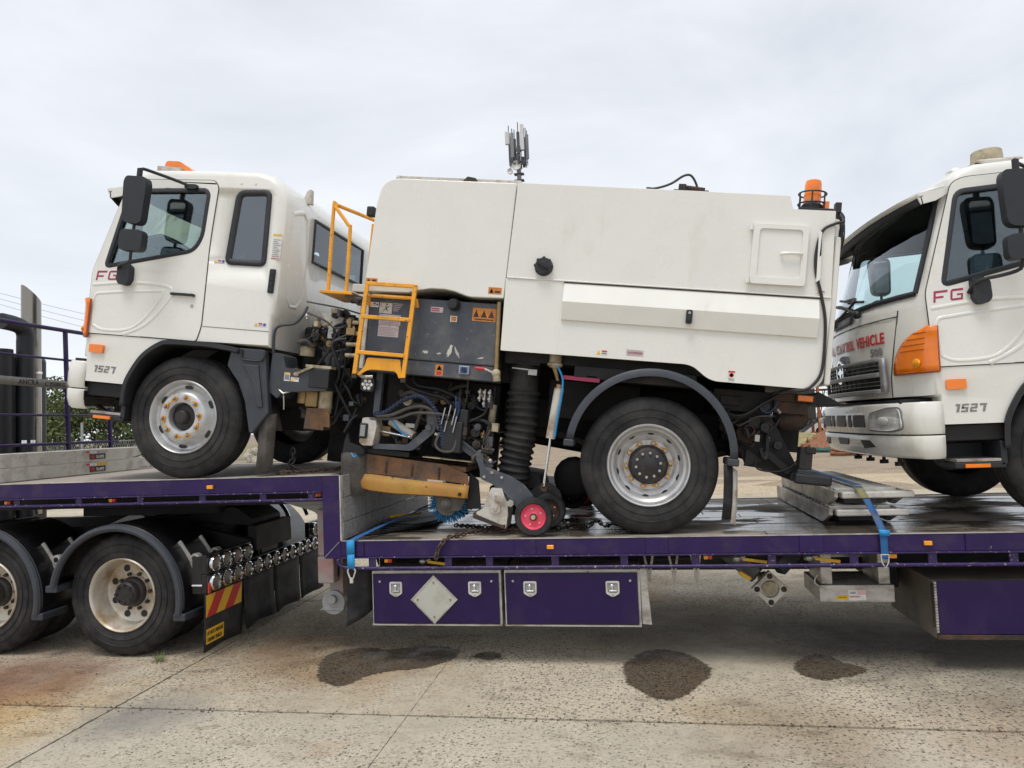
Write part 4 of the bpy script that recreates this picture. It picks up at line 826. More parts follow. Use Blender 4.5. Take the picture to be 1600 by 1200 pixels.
    for y0, y1 in ((.425, .475), (2*YC-.475, 2*YC-.425)): fpatch('grille_bar', 'galv', y0, y1, .99, 1.252, .030, 3, ga)
    for z in (1.175, 1.205, 1.05, 1.08): fpatch('grille_slat', 'galv', .48, 2*YC-.48, z-.003, z+.003, .016, 18, ga)
    for i in range(12): y = .60+i*.115; fpatch('grille_slat', 'dark_plastic', y-.004, y+.004, 1.02, 1.24, .012, 2, ga)
    ex = fx(YC, 1.19)-.055
    def ering(r0, r1, t): return MB().px(circ(YC, 1.195, r1, 28, r1*1.0), ex, ex+t, [circ(YC, 1.195, r0, 28, r0)])
    ering(.082, .104, .03).obj('emblem_ring', 'chrome', H, bevel=.006)
    q = MB(); q.px([(YC-.078, 1.205), (YC-.03, 1.215), (YC, 1.275), (YC+.03, 1.215), (YC+.078, 1.205), (YC+.078, 1.185), (YC+.03, 1.175), (YC, 1.115), (YC-.03, 1.175), (YC-.078, 1.185)], ex+.004, ex+.022); q.obj('emblem_star', 'chrome', H, bevel=.004)
    MB().px(circ(YC, 1.195, .084, 24), ex+.024, ex+.05).obj('emblem_back', 'grey_print', H)
    q = MB(); q.px(rp2([(YC-.125, 1.14), (YC+.125, 1.14), (YC+.125, 1.28), (YC+.07, 1.335), (YC-.07, 1.335), (YC-.125, 1.28)], .04), ex+.03, ex+.06); q.obj('emblem_surround', 'grey_paint', H, bevel=.008)
    # upper vent in the cowl
    q = fpatch('cowl_vent', 'grey_paint', 1.05, 1.75, 1.60, 1.66, .008); 
    for s_ in (-1, 1):
        y0 = YC+s_*.18; xa = fx(y0, 1.66)-.03
        q = MB(); q.tube([(xa, y0-.55*s_ if s_ < 0 else y0-.55, 1.655), (fx(y0-.1, 1.78)-.05, y0-.1, 1.78), (fx(y0+.25, 1.83)-.04, y0+.25, 1.83)], .011, 8, 5); q.ell((xa, y0-.55*s_ if s_ < 0 else y0-.55, 1.65), (.035, .04, .035)); wp = q.obj('wiper_arm', 'black_plastic', H)
        q = MB(); q.tube([(fx(y, z)-.035, y, z) for y, z in ((y0-.25, 1.745), (y0+.1, 1.80), (y0+.5, 1.87))], .012, 6, 4); q.obj('wiper_blade', 'black_print', H)
    if front_words:
        def ft(y, z): return lambda u, v, w_: (fx(y-u, z+v)-.003-w_, y-u, z+v)
        text('lettering', 'VEHICLE', .118, 'sign_red', H, ft(.925, 1.372), sx=.95, bold=.0035, space=1.06)
        text('lettering', 'ROL', .118, 'sign_red', H, ft(1.19, 1.372), sx=.92, bold=.0035)
        text('lettering', 'CONT', .118, 'sign_pink', H, ft(1.53, 1.372), sx=.92, bold=.002)
        text('lettering', '500', .078, 'grey_print', H, ft(.68, 1.285), sx=1.45, bold=.003); 
        text('lettering', 'AL', .118, 'sign_pink', H, ft(1.75, 1.372), sx=.92, bold=.002)
    # bumper: swept round the front
    def bx_(y, back): yn = min(1.0, abs(y-YC)/1.175); return -1.255+.19*yn**3.4+back
    prof_hi = [(.06, .895), (.0, .905), (-.018, .893), (-.035, .80), (-.03, .70), (-.012, .675), (.05, .672)]; prof_lo = [(.05, .668), (-.018, .664), (-.026, .65), (-.018, .58), (.012, .52), (.05, .498), (.12, .50)]
    for nm, pr in (('bumper', prof_hi), ('lower_bumper', prof_lo)):
        rows = []; ysb = [.045+(2*YC-.09)*k/40 for k in range(41)]
        cor = [(-.915, .052, .1), (-.97, .042, .15), (-1.02, .044, .25), (-1.06, .058, .45), (-1.085, .085, .7), (-1.102, .12, .9)]
        for cx_, cy_, f_ in cor: rows.append([(cx_+f_*x, cy_+(1-f_)*.6*(x+.035), z) for x, z in pr])
        for y in ysb[2:-2]: rows.append([(bx_(y, x), y, z) for x, z in pr])
        for cx_, cy_, f_ in reversed(cor): rows.append([(cx_+f_*x, 2*YC-(cy_+(1-f_)*.6*(x+.035)), z) for x, z in pr])
        MB().grid(rows).obj(nm, 'white_paint', H, solid=.015, angle=45)
    def bpatch(name, m, loop, h, th=.010):
        q = MB(); q.prism(loop, lambda u, v, w_: (bx_(u, -.035)-w_, u, v), h-th, h); return q.obj(name, m, H, bevel=.003, seg=1)
    for s_ in (0, 1):
        k = (lambda y: y) if s_ == 0 else (lambda y: 2*YC-y)
        hl = rp2([(k(.165), .72), (k(.185), .865), (k(.30), .865), (k(.55), .825), (k(.57), .71), (k(.28), .70)], .035)
        bpatch('headlamp_bezel', 'grey_print', off2(hl, -.012), .004); bpatch('headlamp', 'clear_lens', hl, .012); 
        rl = MB(); rl.ell((bx_(k(.36), -.035)-.012, k(.36), .775), (.008, .13, .030)); rl.obj('headlamp_reflector', 'white_print', H)
        for a, b in ((.64, .89),): bpatch('bumper_vent', 'black_print', rp2(rect(min(k(a), k(b)), max(k(a), k(b)), .725, .825), .02), .003)
        bpatch('bumper_vent', 'black_print', rp2(rect(min(k(.94), k(1.02)), max(k(.94), k(1.02)), .725, .825), .02), .003)
        q = MB(); lo = [(k(.52), .575), (k(.60), .625), (k(.78), .625), (k(.70), .56)]; q.prism(lo, lambda u, v, w_: (bx_(u, -.022)-w_, u, v), -.006, .004); q.obj('fog_lamp_slot', 'black_print', H)
    bpatch('bumper_vent', 'black_print', rp2(rect(1.10, 1.36, .725, .825), .02), .003)
    q = MB(); q.prism(rp2([(YC-.12, .575), (YC-.16, .632), (YC+.16, .632), (YC+.12, .575)], .012), lambda u, v, w_: (bx_(u, -.022)-w_, u, v), -.006, .004); q.obj('fog_lamp_slot', 'black_print', H)
    B(-1.15, -.93, .2, 2*YC-.2, .60, .93).obj('bumper_beam', 'chassis_black', H)
    # interior
    q = MB(); q.py(rp2([(-.97, 1.3), (-.95, 1.66), (-.80, 1.72), (-.62, 1.68), (-.60, 1.3)], .05), .30, 2.16); q.obj('dashboard', 'interior', H, bevel=.03)
    q = MB(); cx, cy, cz = -.50, 1.78, 1.82; tl = R_(38)
    ringp = [(cx+.21*math.sin(t)*math.sin(tl), cy+.21*math.cos(t), cz+.21*math.sin(t)*math.cos(tl)) for t in (2*math.pi*i/28 for i in range(29))]; q.tube(ringp, .015, 8); q.cyl((cx, cy, cz), (cx-.25, cy, cz-.3), .03); q.bar(ringp[0], ringp[14], .03, .02); q.obj('steering_wheel', 'interior', H)
    for y in (.35, 1.55):
        q = MB(); q.box(-.30, .22, y, y+.52, 1.3, 1.52); q.prism(rp2([(.14, 1.50), (.28, 1.52), (.40, 2.1), (.30, 2.12)], .04), lambda u, v, w_: (u, w_, v), y, y+.52); q.prism(rp2([(.31, 2.10), (.40, 2.10), (.43, 2.3), (.35, 2.3)], .03), lambda u, v, w_: (u, w_, v), y+.13, y+.39); q.obj('seat', 'interior', H, bevel=.04, seg=3)
    B(-1.0, .68, .12, 2.34, 1.17, 1.30).obj('cab_floor', 'interior', H)
    B(.60, .69, .5, 1.2, 1.35, 2.1).obj('bunk_cushion', 'interior', H, bevel=.03)
    # chassis ends under the cab
    q = MB()
    for y in (.80, 1.58): q.box(-1.12, .9, y, y+.08, .66, .88)
    q.box(-.5, .7, .9, 1.56, .45, 1.15); q.box(-.06, .06, .4, 2.06, .44, .56); q.box(-1.0, -.5, .5, 1.96, .62, .90); q.obj('front_chassis', 'chassis_black', H, bevel=.01)
    q = MB(); q.tube([(-1.05, .55, .49), (-1.05, 1.9, .47)], .012, 6)
    for y in (.6, .95, 1.3, 1.65): q.cyl((-1.05, y, .53), (-1.05, y, .42), .014, 8); q.lathe([(.005, 0), (.035, .0), (.035, .03), (.005, .03)], (-1.05, y, .42), 'z', 10)
    q.obj('wash_spray_bar', 'black_plastic', H) if front_words else None
    q = MB(); q.bar((-1.0, .35, .52), (-.72, .22, .44), .03, .03); q.obj('tie_bracket', 'chassis_black', H)
    return H

# ------------------------------------------------------------------ truck A, the sweeper: rear axle stands on the lower deck, front axle on the upper deck
TA = thing('street_sweeper_truck', 'white street sweeper with yellow ladder parked nose up over the trailer step', 'sweeper truck', (-.0689, 0, .9620), (0, R_(7.688), 0))
FA = -3.845
cab(TA, FA, False)
wheel(TA, FA, .10, RW, False, 'steer'); wheel(TA, FA, 2.36, RW, True, 'steer')
wheel(TA, 0, .10, RW, False, 'rear'); wheel(TA, 0, 2.36, RW, True, 'rear'); inner_tyre(TA, 0, .42, RW, False); inner_tyre(TA, 0, 2.04, RW, True)
# beacon bar on the cab roof
m = MB(); m.box(-4.60, -4.38, .45, 2.0, 2.62, 2.66); m.py([(-4.60, 2.66), (-4.38, 2.66), (-4.36, 2.735), (-4.60, 2.745)], .45, 1.95); bb = m.obj('beacon_base', 'castle_white', TA, bevel=.008)
m = MB(); m.py(rp2([(-4.55, 2.748), (-4.53, 2.80), (-4.40, 2.80), (-4.22, 2.70), (-4.30, 2.70), (-4.40, 2.748)], .02), .48, 1.9); m.obj('beacon_lens', 'orange_lens', bb, bevel=.01)
MB().py(rp2([(-3.20, 2.50), (-3.17, 2.60), (-3.13, 2.62), (-3.12, 2.48)], .012), .55, .60).obj('lifting_lug', 'castle_white', TA)
# sweeper body -------------------------------------------------------------------
FM = [(-2.335, 1.665), (-2.335, 1.80), (-2.305, 2.38), (-2.28, 2.50), (-2.25, 2.545), (-2.20, 2.575), (-2.14, 2.585), (-1.185, 2.585), (-1.205, 1.682), (-1.45, 1.675), (-1.52, 1.685), (-1.60, 1.71), (-1.68, 1.722), (-1.80, 1.72), (-1.90, 1.70), (-1.97, 1.675)]
MB().py(FM, .03, 2.43).obj('engine_cover', 'white_paint', TA, bevel=.022, seg=3)
hp = MB(); hp.py([(-1.198, 1.848), (-1.178, 2.585), (-1.13, 2.59), (.84, 2.578), (.87, 2.478), (1.165, 2.478), (1.178, 1.848)], .03, .40); hp.py([(-1.198, 1.848), (-1.178, 2.585), (-1.13, 2.59), (1.165, 2.578), (1.178, 1.848)], .402, 2.43)
hp.obj('hopper', 'white_paint', TA, bevel=.020, seg=3)
SK = rp2([(-1.19, 1.28), (-1.20, 1.842), (1.18, 1.842), (1.165, 1.24), (1.10, 1.18), (.42, 1.18), (.36, 1.20), (.26, 1.275), (.20, 1.288)], [.01, .005, .005, .10, .02, .03, .05, .05, .02], 4)
MB().py(SK, .026, .06).obj('side_skirt', 'white_paint', TA, bevel=.006); MB().py(SK, 2.40, 2.434).obj('side_skirt', 'white_paint', TA, bevel=.006)
m = MB(); m.box(-1.15, 1.1, .20, 2.25, 1.22, 1.845); m.box(-2.2, -1.16, .45, 2.0, 1.05, 1.70); m.obj('inner_body', 'chassis_black', TA)
m = MB(); m.box(1.182, 1.225, .06, 2.40, 1.22, 2.30); m.box(1.182, 1.215, .10, 2.36, 2.30, 2.44); m.obj('tailgate', 'white_paint', TA, bevel=.012)
m = MB(); m.py([(1.18, 1.15), (1.22, 1.185), (1.40, 1.105), (1.40, 1.095), (1.2, 1.09)], .35, 2.1); m.obj('discharge_chute', 'chassis_black', TA, bevel=.004)
# hatch along the skirt, folded outward
m = MB(); x0, x1 = -.752, 1.098
ys_ = [(1.828, .022), (1.682, -.030), (1.550, .004), (1.545, .026)]
m.grid([[(x0+.008, y, z) for z, y in ys_], [(x1-.002, y, z) for z, y in ys_]]); m.add([(x0+.008, y, z) for z, y in ys_]+[(x0+.008, .0255, 1.828)], [(0, 1, 2, 3)]); m.add([(x1-.002, y, z) for z, y in ys_], [(3, 2, 1, 0)])
ht = m.obj('side_hatch', 'white_clean', TA, angle=10)
MB().py(rp2(rect(.172, .217, 1.580, 1.682), .012), -.036, -.014).obj('hatch_latch', 'black_plastic', ht, bevel=.004); MB().cyl((.195, -.040, 1.66), (.195, -.034, 1.66), .010, 12).obj('latch_lock', 'steel', ht)
B(.185, .205, -.044, -.034, 1.60, 1.64).obj('latch_paddle', 'dark_plastic', ht, bevel=.003)
MB().tube([(-1.19, .021, 1.846), (0, .021, 1.846), (1.175, .021, 1.846)], .006, 6).obj('body_seam', 'white_clean', TA)
MB().tube([(-.75, .019, 1.835), (1.1, .019, 1.835)], .004, 6).obj('body_seam', 'black_print', TA)
B(-.768, -.760, .0245, .0262, 1.30, 1.82).obj('panel_joint', 'white_clean', TA)
# rear inspection door
dp = bpy.data.objects.new('inspection_door', None); COL.objects.link(dp); dp.parent = TA
MB().py(rp2(rect(.600, .985, 1.912, 2.352), .025), -.004, .0295, [rp2(rect(.645, .945, 1.962, 2.318), .03)]).obj('door_frame', 'white_clean', dp, bevel=.008, seg=3)
B(.63, .96, .010, .028, 1.95, 2.33).obj('door_panel', 'white_clean', dp)
MB().tube([(.80, -.006, 2.133), (.83, -.02, 2.138), (.92, -.02, 2.142), (.945, -.006, 2.142)], .012, 8, 3).obj('door_handle', 'white_clean', dp)
for z in (1.935, 2.325): MB().cyl((.585, -.004, z-.022), (.585, -.004, z+.022), .014, 12).obj('hinge', 'white_clean', dp); B(.585, .62, .0, .028, z-.012, z+.012).obj('hinge_leaf', 'white_clean', dp)
# filler cap
m = MB(); m.lathe([(.0, -.030), (.030, -.030), (.034, -.026), (.058, -.026), (.062, -.018), (.062, .0), (.070, .02), (.072, .029)], (-.915, .0, 1.945), 'y', 32); cp = m.obj('filler_cap', 'dark_plastic', TA)
for i in range(8): a = i*math.pi/4; MB().ell((-.915+.060*math.cos(a), -.012, 1.945+.060*math.sin(a)), (.014, .012, .014), 10, 6).obj('cap_grip', 'dark_plastic', cp)
MB().bar((-.955, -.036, 1.965), (-.875, -.036, 1.925), .014, .016, (0, 1, 0)).obj('cap_bar', 'black_plastic', cp)
# cable and its guide at the tail
MB().tube([(1.20, .05, 2.46), (1.215, .02, 2.40), (1.16, .015, 2.38), (1.08, .012, 2.325), (1.048, .012, 2.18), (1.055, .012, 2.03), (1.105, .014, 1.86), (1.145, .012, 1.68), (1.155, .012, 1.45), (1.145, .012, 1.30), (1.10, .012, 1.215), (1.04, .02, 1.17), (.9, .1, 1.14)], .011, 8, 5).obj('tail_cable', 'black_print', TA)
MB().py(rp2([(1.052, 2.32), (1.075, 2.31), (1.085, 1.97), (1.06, 1.945)], .01), -.006, .029).obj('cable_guide', 'white_clean', TA, bevel=.004)
m = MB()
for k in range(6): m.tube([(1.18, .12+k*.03, 2.52), (1.235, .08+k*.025, 2.45), (1.225+.02*(k % 2), .06+k*.02, 2.30), (1.235, .10, 2.22)], .006, 6, 4)
m.box(1.175, 1.215, .09, .15, 2.49, 2.56); m.obj('tail_wiring', 'black_print', TA)
# beacon in its cage at the rear corner
bc = bpy.data.objects.new('beacon', None); COL.objects.link(bc); bc.parent = TA; bc.location = (1.03, .20, 2.48)
MB().lathe([(.0, .03), (.075, .03), (.075, .075), (.062, .09), (.0, .09)], (0, 0, 0), 'z', 24).obj('beacon_base', 'black_plastic', bc)
MB().lathe([(.062, .088), (.060, .235), (.054, .262), (.035, .272), (.0, .274)], (0, 0, 0), 'z', 28).obj('beacon_lens', 'orange_lens', bc)
MB().lathe([(.0, .10), (.030, .10), (.028, .22), (.0, .23)], (0, 0, 0), 'z', 16).obj('beacon_reflector', 'sign_red', bc)
m = MB()
for z, r in ((.085, .098), (.165, .098)): m.tube([(r*math.cos(t), r*math.sin(t), z) for t in (2*math.pi*i/24 for i in range(25))], .006, 6)
for i in range(6): a = i*math.pi/3+.3; m.tube([(.098*math.cos(a), .098*math.sin(a), .01), (.098*math.cos(a), .098*math.sin(a), .165)], .006, 6)
m.obj('beacon_guard', 'black_print', bc)
B(-.11, .13, -.12, .12, .0, .03).obj('beacon_plate', 'black_plastic', bc, bevel=.006); B(.07, .11, -.06, .0, .03, .10).obj('rear_reflector', 'orange_lens', bc)
# top of the body: rail, vent, hose
m = MB(); m.box(-2.32, -1.23, .46, .49, 2.70, 2.745); m.box(-2.26, -2.22, .46, .49, 2.57, 2.70); m.box(-1.30, -1.26, .46, .49, 2.57, 2.70); m.cyl((-2.32, .475, 2.722), (-2.285, .475, 2.722), .028); m.obj('roof_rail', 'castle_white', TA, bevel=.006)
MB().py([(-1.76, 2.583), (-1.73, 2.67), (-1.67, 2.73), (-1.60, 2.72), (-1.56, 2.67), (-1.55, 2.583)], .36, .455).obj('roof_vent', 'rust', TA, bevel=.006)
MB().tube([(-.19, .55, 2.745), (-.10, .55, 2.76), (0, .55, 2.80), (.09, .55, 2.865), (.15, .55, 2.87), (.20, .56, 2.80), (.215, .57, 2.72)], .010, 8, 5).obj('roof_hose', 'black_print', TA)
m = MB(); m.box(.02, .30, .52, .70, 2.58, 2.745); m.box(.06, .12, .53, .60, 2.745, 2.795); m.cyl((.12, .56, 2.77), (.27, .56, 2.755), .022); B(-.2, -.16, .53, .57, 2.58, 2.755).obj('hose_stub', 'rust', TA); m.obj('roof_hatch_latch', 'rust', TA, bevel=.004)
B(-2.40, -2.335, .06, .13, 2.28, 2.36).obj('work_light', 'black_plastic', TA, bevel=.012)
# water tank behind the ladder
tk = bpy.data.objects.new('water_tank', None); COL.objects.link(tk); tk.parent = TA
B(-2.30, -1.235, .085, .44, 1.155, 1.645).obj('tank_panel', 'tank_grey', tk, bevel=.012); B(-2.285, -1.225, .095, .44, 1.035, 1.153).obj('tank_ledge', 'grey_paint', tk, bevel=.008)
B(-2.335, -2.302, .075, .12, 1.05, 1.66).obj('tank_edge', 'castle_white', tk, bevel=.004)
MB().lathe([(.0, -.025), (.036, -.025), (.040, -.018), (.040, .03), (.046, .055)], (-1.60, .03, 1.61), 'y', 24).obj('tank_cap', 'black_plastic', tk)
m = MB(); m.lathe([(.05, .0), (.05, -.012)], (-1.60, .083, 1.61), 'y', 20, True); m.obj('cap_collar', 'black_plastic', tk)
m = MB(); m.cyl((-1.242, .065, 1.655), (-1.215, .06, 1.13), .017, 12); m.obj('level_tube', 'brass', tk)
m = MB(); m.ell((-1.212, .05, 1.10), (.036, .036, .036)); m.cyl((-1.21, .05, 1.10), (-1.20, .05, 1.04), .03, 14); m.obj('drain_valve', 'oil_cream', tk); m = MB(); m.tube([(-1.37, .035, 1.128), (-1.30, .032, 1.125), (-1.23, .035, 1.10)], .010, 8, 3); m.obj('valve_lever', 'steel', tk); m = MB(); m.tube([(-1.372, .035, 1.128), (-1.30, .031, 1.126)], .0135, 8); m.obj('lever_sleeve', 'sign_red', tk)
B(-1.515, -1.430, .068, .094, 1.072, 1.140).obj('switch_box', 'galv', tk, bevel=.006); MB().cyl((-1.472, .05, 1.107), (-1.472, .068, 1.107), .018, 14).obj('switch_knob', 'black_print', tk); B(-1.502, -1.444, .0665, .0685, 1.082, 1.130).obj('switch_face', 'blue_print', tk)
random.seed(77)
for cx_, cz_, w0, h0, an in ((-1.605, 1.25, .018, .06, -.3), (-1.55, 1.245, .012, .05, .5), (-1.80, 1.225, .03, .012, 0), (-1.69, 1.22, .02, .008, .1), (-1.35, 1.21, .03, .006, .2)):
    lp = []
    for i_ in range(18):
        a_ = 2*math.pi*i_/18; r_ = random.uniform(.55, 1.15); u_, v_ = w0*r_*math.cos(a_), h0*r_*math.sin(a_); lp.append((cx_+u_*math.cos(an)-v_*math.sin(an), cz_+u_*math.sin(an)+v_*math.cos(an)))
    MB().py(lp, .0838, .0848).obj('scrape_mark', 'castle_white', tk)
# yellow ladder
ld = bpy.data.objects.new('ladder', None); COL.objects.link(ld); ld.parent = TA
for xa, xb in ((-2.30, -2.325), (-1.905, -1.925)): MB().bar((xa, -.01, 1.735), (xb, -.03, .985), .034, .022, (0, 1, 0)).obj('ladder_stile', 'yellow_paint', ld, bevel=.004)
for z, y, xa, xb in ((1.722, -.01, -2.30, -1.91), (1.455, -.02, -2.31, -1.92), (1.172, -.028, -2.32, -1.93)):
    MB().bar((xa, y, z), (xb, y, z), .03, .03).obj('ladder_rung', 'yellow_paint', ld, bevel=.005)
m = MB(); m.tube([(-2.30, .06, 1.56), (-2.29, .03, 1.625), (-2.25, .02, 1.632), (-1.93, .02, 1.632), (-1.90, .03, 1.62), (-1.895, .06, 1.57)], .015, 8); m.obj('ladder_brace', 'yellow_paint', ld)
MB().py(rp2([(-2.24, 1.135), (-1.965, 1.14), (-1.955, 1.075), (-1.935, 1.0), (-1.965, .995), (-1.99, 1.045), (-2.22, 1.045), (-2.29, .99), (-2.315, .995), (-2.25, 1.06)], [.02, .02, .03, 0, 0, .05, .05, 0, 0, .04]), -.02, -.008).obj('ladder_gusset', 'yellow_paint', ld, bevel=.004)
for x in (-2.325, -1.925): MB().bar((x, -.03, 1.0), (x+.004, -.03, .965), .036, .026, (0, 1, 0)).obj('ladder_foot', 'rust', ld)
# platform and handrail behind the cab
hr_ = bpy.data.objects.new('handrail', None); COL.objects.link(hr_); hr_.parent = TA
MB().tube([(-2.69, .14, 1.66), (-2.715, .14, 2.345), (-2.70, .15, 2.375), (-2.66, .18, 2.37), (-2.40, .75, 2.35), (-2.36, .85, 2.30)], .016, 8, 3).obj('rail_tube', 'yellow_paint', hr_)
MB().tube([(-2.525, .12, 1.66), (-2.545, .12, 2.16), (-2.565, .12, 2.21), (-2.70, .13, 2.36)], .016, 8, 3).obj('rail_tube', 'yellow_paint', hr_)
MB().tube([(-2.46, .40, 1.70), (-2.47, .42, 2.30)], .015, 8).obj('rail_tube', 'yellow_paint', hr_)
B(-2.74, -2.46, .08, .60, 1.635, 1.66).obj('platform', 'yellow_paint', hr_, bevel=.005); m = MB(); m.bar((-2.52, .10, 1.634), (-2.40, .10, 1.585), .03, .03); m.obj('platform_strut', 'rust', hr_)
B(-2.47, -2.34, .10, .22, 1.665, 1.73).obj('junction_box', 'castle_white', TA, bevel=.008)
# stickers on the flank
def sticker(x0, x1, z0, z1, y, base, marks=(), parent=TA):
    o = B(x0, x1, y-.0018, y, z0, z1).obj('sticker', base, parent)
    for (u0, u1, v0, v1, mm) in marks:
        w_, h_ = x1-x0, z1-z0
        if mm.startswith('tri_'): MB().py([(x0+u0*w_, z0+v0*h_), (x0+u1*w_, z0+v0*h_), (x0+(u0+u1)/2*w_, z0+v1*h_)], y-.003, y-.002).obj('printed_mark', mm[4:], o)
        elif mm.startswith('dot_'): MB().py(circ(x0+(u0+u1)/2*w_, z0+(v0+v1)/2*h_, (u1-u0)/2*w_, 14), y-.003, y-.002).obj('printed_mark', mm[4:], o)
        else: B(x0+u0*w_, x0+u1*w_, y-.003, y-.002, z0+v0*h_, z0+v1*h_).obj('printed_mark', mm, o)
WARN = ((.05, .30, .15, .85, 'tri_sign_yellow'), (.36, .66, .55, .88, 'sign_red'), (.36, .66, .35, .40, 'grey_print'), (.36, .66, .2, .25, 'grey_print'), (.72, .96, .2, .8, 'dot_blue_print'))
sticker(-.46, -.375, 1.305, 1.345, .026, 'white_print', ((.05, .42, .1, .9, 'tri_sign_yellow'), (.5, .95, .6, .9, 'sign_red'), (.5, .95, .2, .45, 'grey_print')))
sticker(-.235, -.11, 1.318, 1.362, .026, 'pink_label'); text('lettering', 'WATERDOOR', .020, 'red_print', TA, side_text(-.225, .0235, 1.333), sx=.85)
sticker(.51, .557, 1.19, 1.265, .026, 'white_print', ((.0, 1, .84, 1, 'sign_red'), (.15, .85, .38, .80, 'dot_sign_red'), (.25, .75, .46, .72, 'dot_white_print'), (.1, .9, .2, .26, 'grey_print'), (.1, .9, .08, .14, 'grey_print')))
sticker(-1.33, -1.225, 1.71, 1.762, .030, 'orange_label', ((.08, .4, .15, .85, 'tri_black_print'), (.14, .34, .22, .7, 'tri_sign_yellow'), (.5, .9, .2, .5, 'rust')))
sticker(-2.33, -2.235, 1.738, 1.772, .030, 'orange_label', ((.1, .4, .15, .85, 'tri_rust'), (.55, .9, .2, .7, 'rust')))
sticker(-2.215, -2.11, 1.505, 1.590, .085, 'castle_white'); text('lettering', 'X', .06, 'black_print', TA, side_text(-2.185, .0825, 1.525), shear=.3); MB().ell((-2.155, .081, 1.578), (.007, .002, .007)).obj('printed_mark', 'black_print', tk)
for k in range(5): B(-2.10, -2.02-.01*k, .0835, .0845, 1.585-.014*k, 1.590-.014*k).obj('printed_mark', 'pink_label', tk)
sticker(-2.21, -2.03, 1.415, 1.498, .085, 'pink_label', tuple((.05, .95, .1+.13*k, .14+.13*k, 'grey_print') for k in range(6)))
sticker(-2.208, -2.038, 1.320, 1.412, .085, 'pink_label', tuple((.05, .9-.1*(k % 2), .1+.13*k, .14+.13*k, 'grey_print') for k in range(6)))
sticker(-2.295, -2.225, 1.550, 1.590, .085, 'white_print', WARN)
sticker(-1.79, -1.69, 1.543, 1.585, .085, 'pink_label', ((.05, .7, .55, .8, 'red_print'), (.05, .7, .2, .4, 'red_print')))
sticker(-1.625, -1.570, 1.478, 1.525, .085, 'white_print', ((.12, .88, .12, .88, 'orange_label'),))
sticker(-1.45, -1.262, 1.498, 1.602, .085, 'orange_label', ((.04, .28, .3, .85, 'tri_rust'), (.36, .62, .3, .85, 'tri_rust'), (.68, .94, .3, .85, 'tri_rust'), (.1, .9, .1, .18, 'rust')))
sticker(-1.71, -1.645, 1.045, 1.135, .095, 'orange_label', ((.15, .85, .5, .95, 'tri_black_print'), (.26, .74, .55, .86, 'tri_sign_yellow'), (.2, .8, .1, .4, 'sign_red')))
cs = lambda x0, x1, z0, z1: sticker(x0, x1, z0, z1, tumble(.06, z0)-.0005, 'white_print', WARN)
cs(-3.70, -3.60, 1.825, 1.853); cs(-3.27, -3.16, 1.318, 1.352)
sticker(-3.195, -3.115, 1.88, 2.10, tumble(.06, 2.0)-.003, 'white_print', ((0, 1, .90, .97, 'sign_yellow'), (0, 1, .03, .06, 'sign_red'))+tuple((.1, .9-.15*(k % 3), .12+.07*k, .14+.07*k, 'grey_print') for k in range(10)))
sticker(1.075, 1.13, 1.872, 1.895, .030, 'white_print', ((.05, .3, .1, .9, 'tri_sign_yellow'), (.4, 1, .5, .8, 'sign_red')))
# chassis and running gear ---------------------------------------------------------
m = MB()
for y in (.80, 1.58): m.box(-3.2, 1.2, y, y+.08, .70, .95)
for x in (-2.6, -1.6, -.6, .5, 1.1): m.box(x, x+.1, .88, 1.58, .72, .93)
m.box(-.10, .10, .66, 1.8, .42, .62); m.ell((0, 1.23, .515), (.25, .22, .24)); m.obj('chassis_frame', 'chassis_black', TA, bevel=.008)
for y in (.70, 1.70): MB().tube([(-.75, y, .68), (-.4, y, .60), (0, y, .57), (.4, y, .60), (.75, y, .70)], .04, 6, 3).obj('leaf_spring', 'chassis_black', TA)
MB().cyl((-2.4, 1.23, .70), (-.2, 1.23, .52), .05).obj('drive_shaft', 'chassis_black', TA)
m = MB(); m.box(-1.3, .95, 1.05, 1.10, .62, 1.24); m.box(-.62, .30, .12, 2.3, 1.12, 1.22); m.box(-.85, -.1, .55, .60, .80, 1.12); m.obj('subframe', 'chassis_black', TA, bevel=.01)
MB().bar((-.70, .13, 1.12), (-.42, .13, 1.115), .02, .03).obj('marker_strip', 'red_print', TA); MB().bar((-.52, .125, 1.142), (-.44, .125, 1.14), .01, .008).obj('marker_strip', 'white_print', TA)
# rear mudguard
def guard_arc(cx, cz, r, a0, a1, y0, y1, m, parent, name='mudguard', lip=.03, n=28, mlip=None):
    rows = []
    for i in range(n+1):
        a = R_(a0+(a1-a0)*i/n); c, s = math.cos(a), math.sin(a)
        rows.append([(cx+(r-lip)*c, y0+.004, cz+(r-lip)*s), (cx+(r-lip)*c, y0-.010, cz+(r-lip)*s), (cx+r*c, y0-.010, cz+r*s), (cx+(r+.012)*c, y0, cz+(r+.012)*s), (cx+(r+.012)*c, y1, cz+(r+.012)*s)])
    return MB().grid(rows).obj(name, m, parent, solid=.006, angle=40)
g = guard_arc(0, .605, .62, 176, 2, .035, .70, 'fender_grey', TA, lip=.045)
guard_arc(0, .605, .62, 176, 2, 1.76, 2.42, 'fender_grey', TA)
for xa, xb, za in ((-.645, -.565, .60), (.555, .640, .575)): B(xa, xb, .020, .30, za, za+.055).obj('guard_end', 'fender_grey', g, bevel=.012)
rows = [[(.545+.02*math.sin(t*2)+.045*k/3, .10+.30*k/3, .575-.40*t-(.04*k/3 if t == 1 else 0)) for k in range(4)] for t in (0, .33, .66, 1)]
MB().grid(rows).obj('rear_mud_flap', 'worn_rubber', TA, solid=.006); MB().grid([[(r_[0][0]-.004, r_[0][1]-.002, r_[0][2]), (r_[0][0]+.058, r_[0][1]-.012, r_[0][2]+.01)] for r_ in rows]).obj('rear_flap_fold', 'rubber', TA, solid=.006)
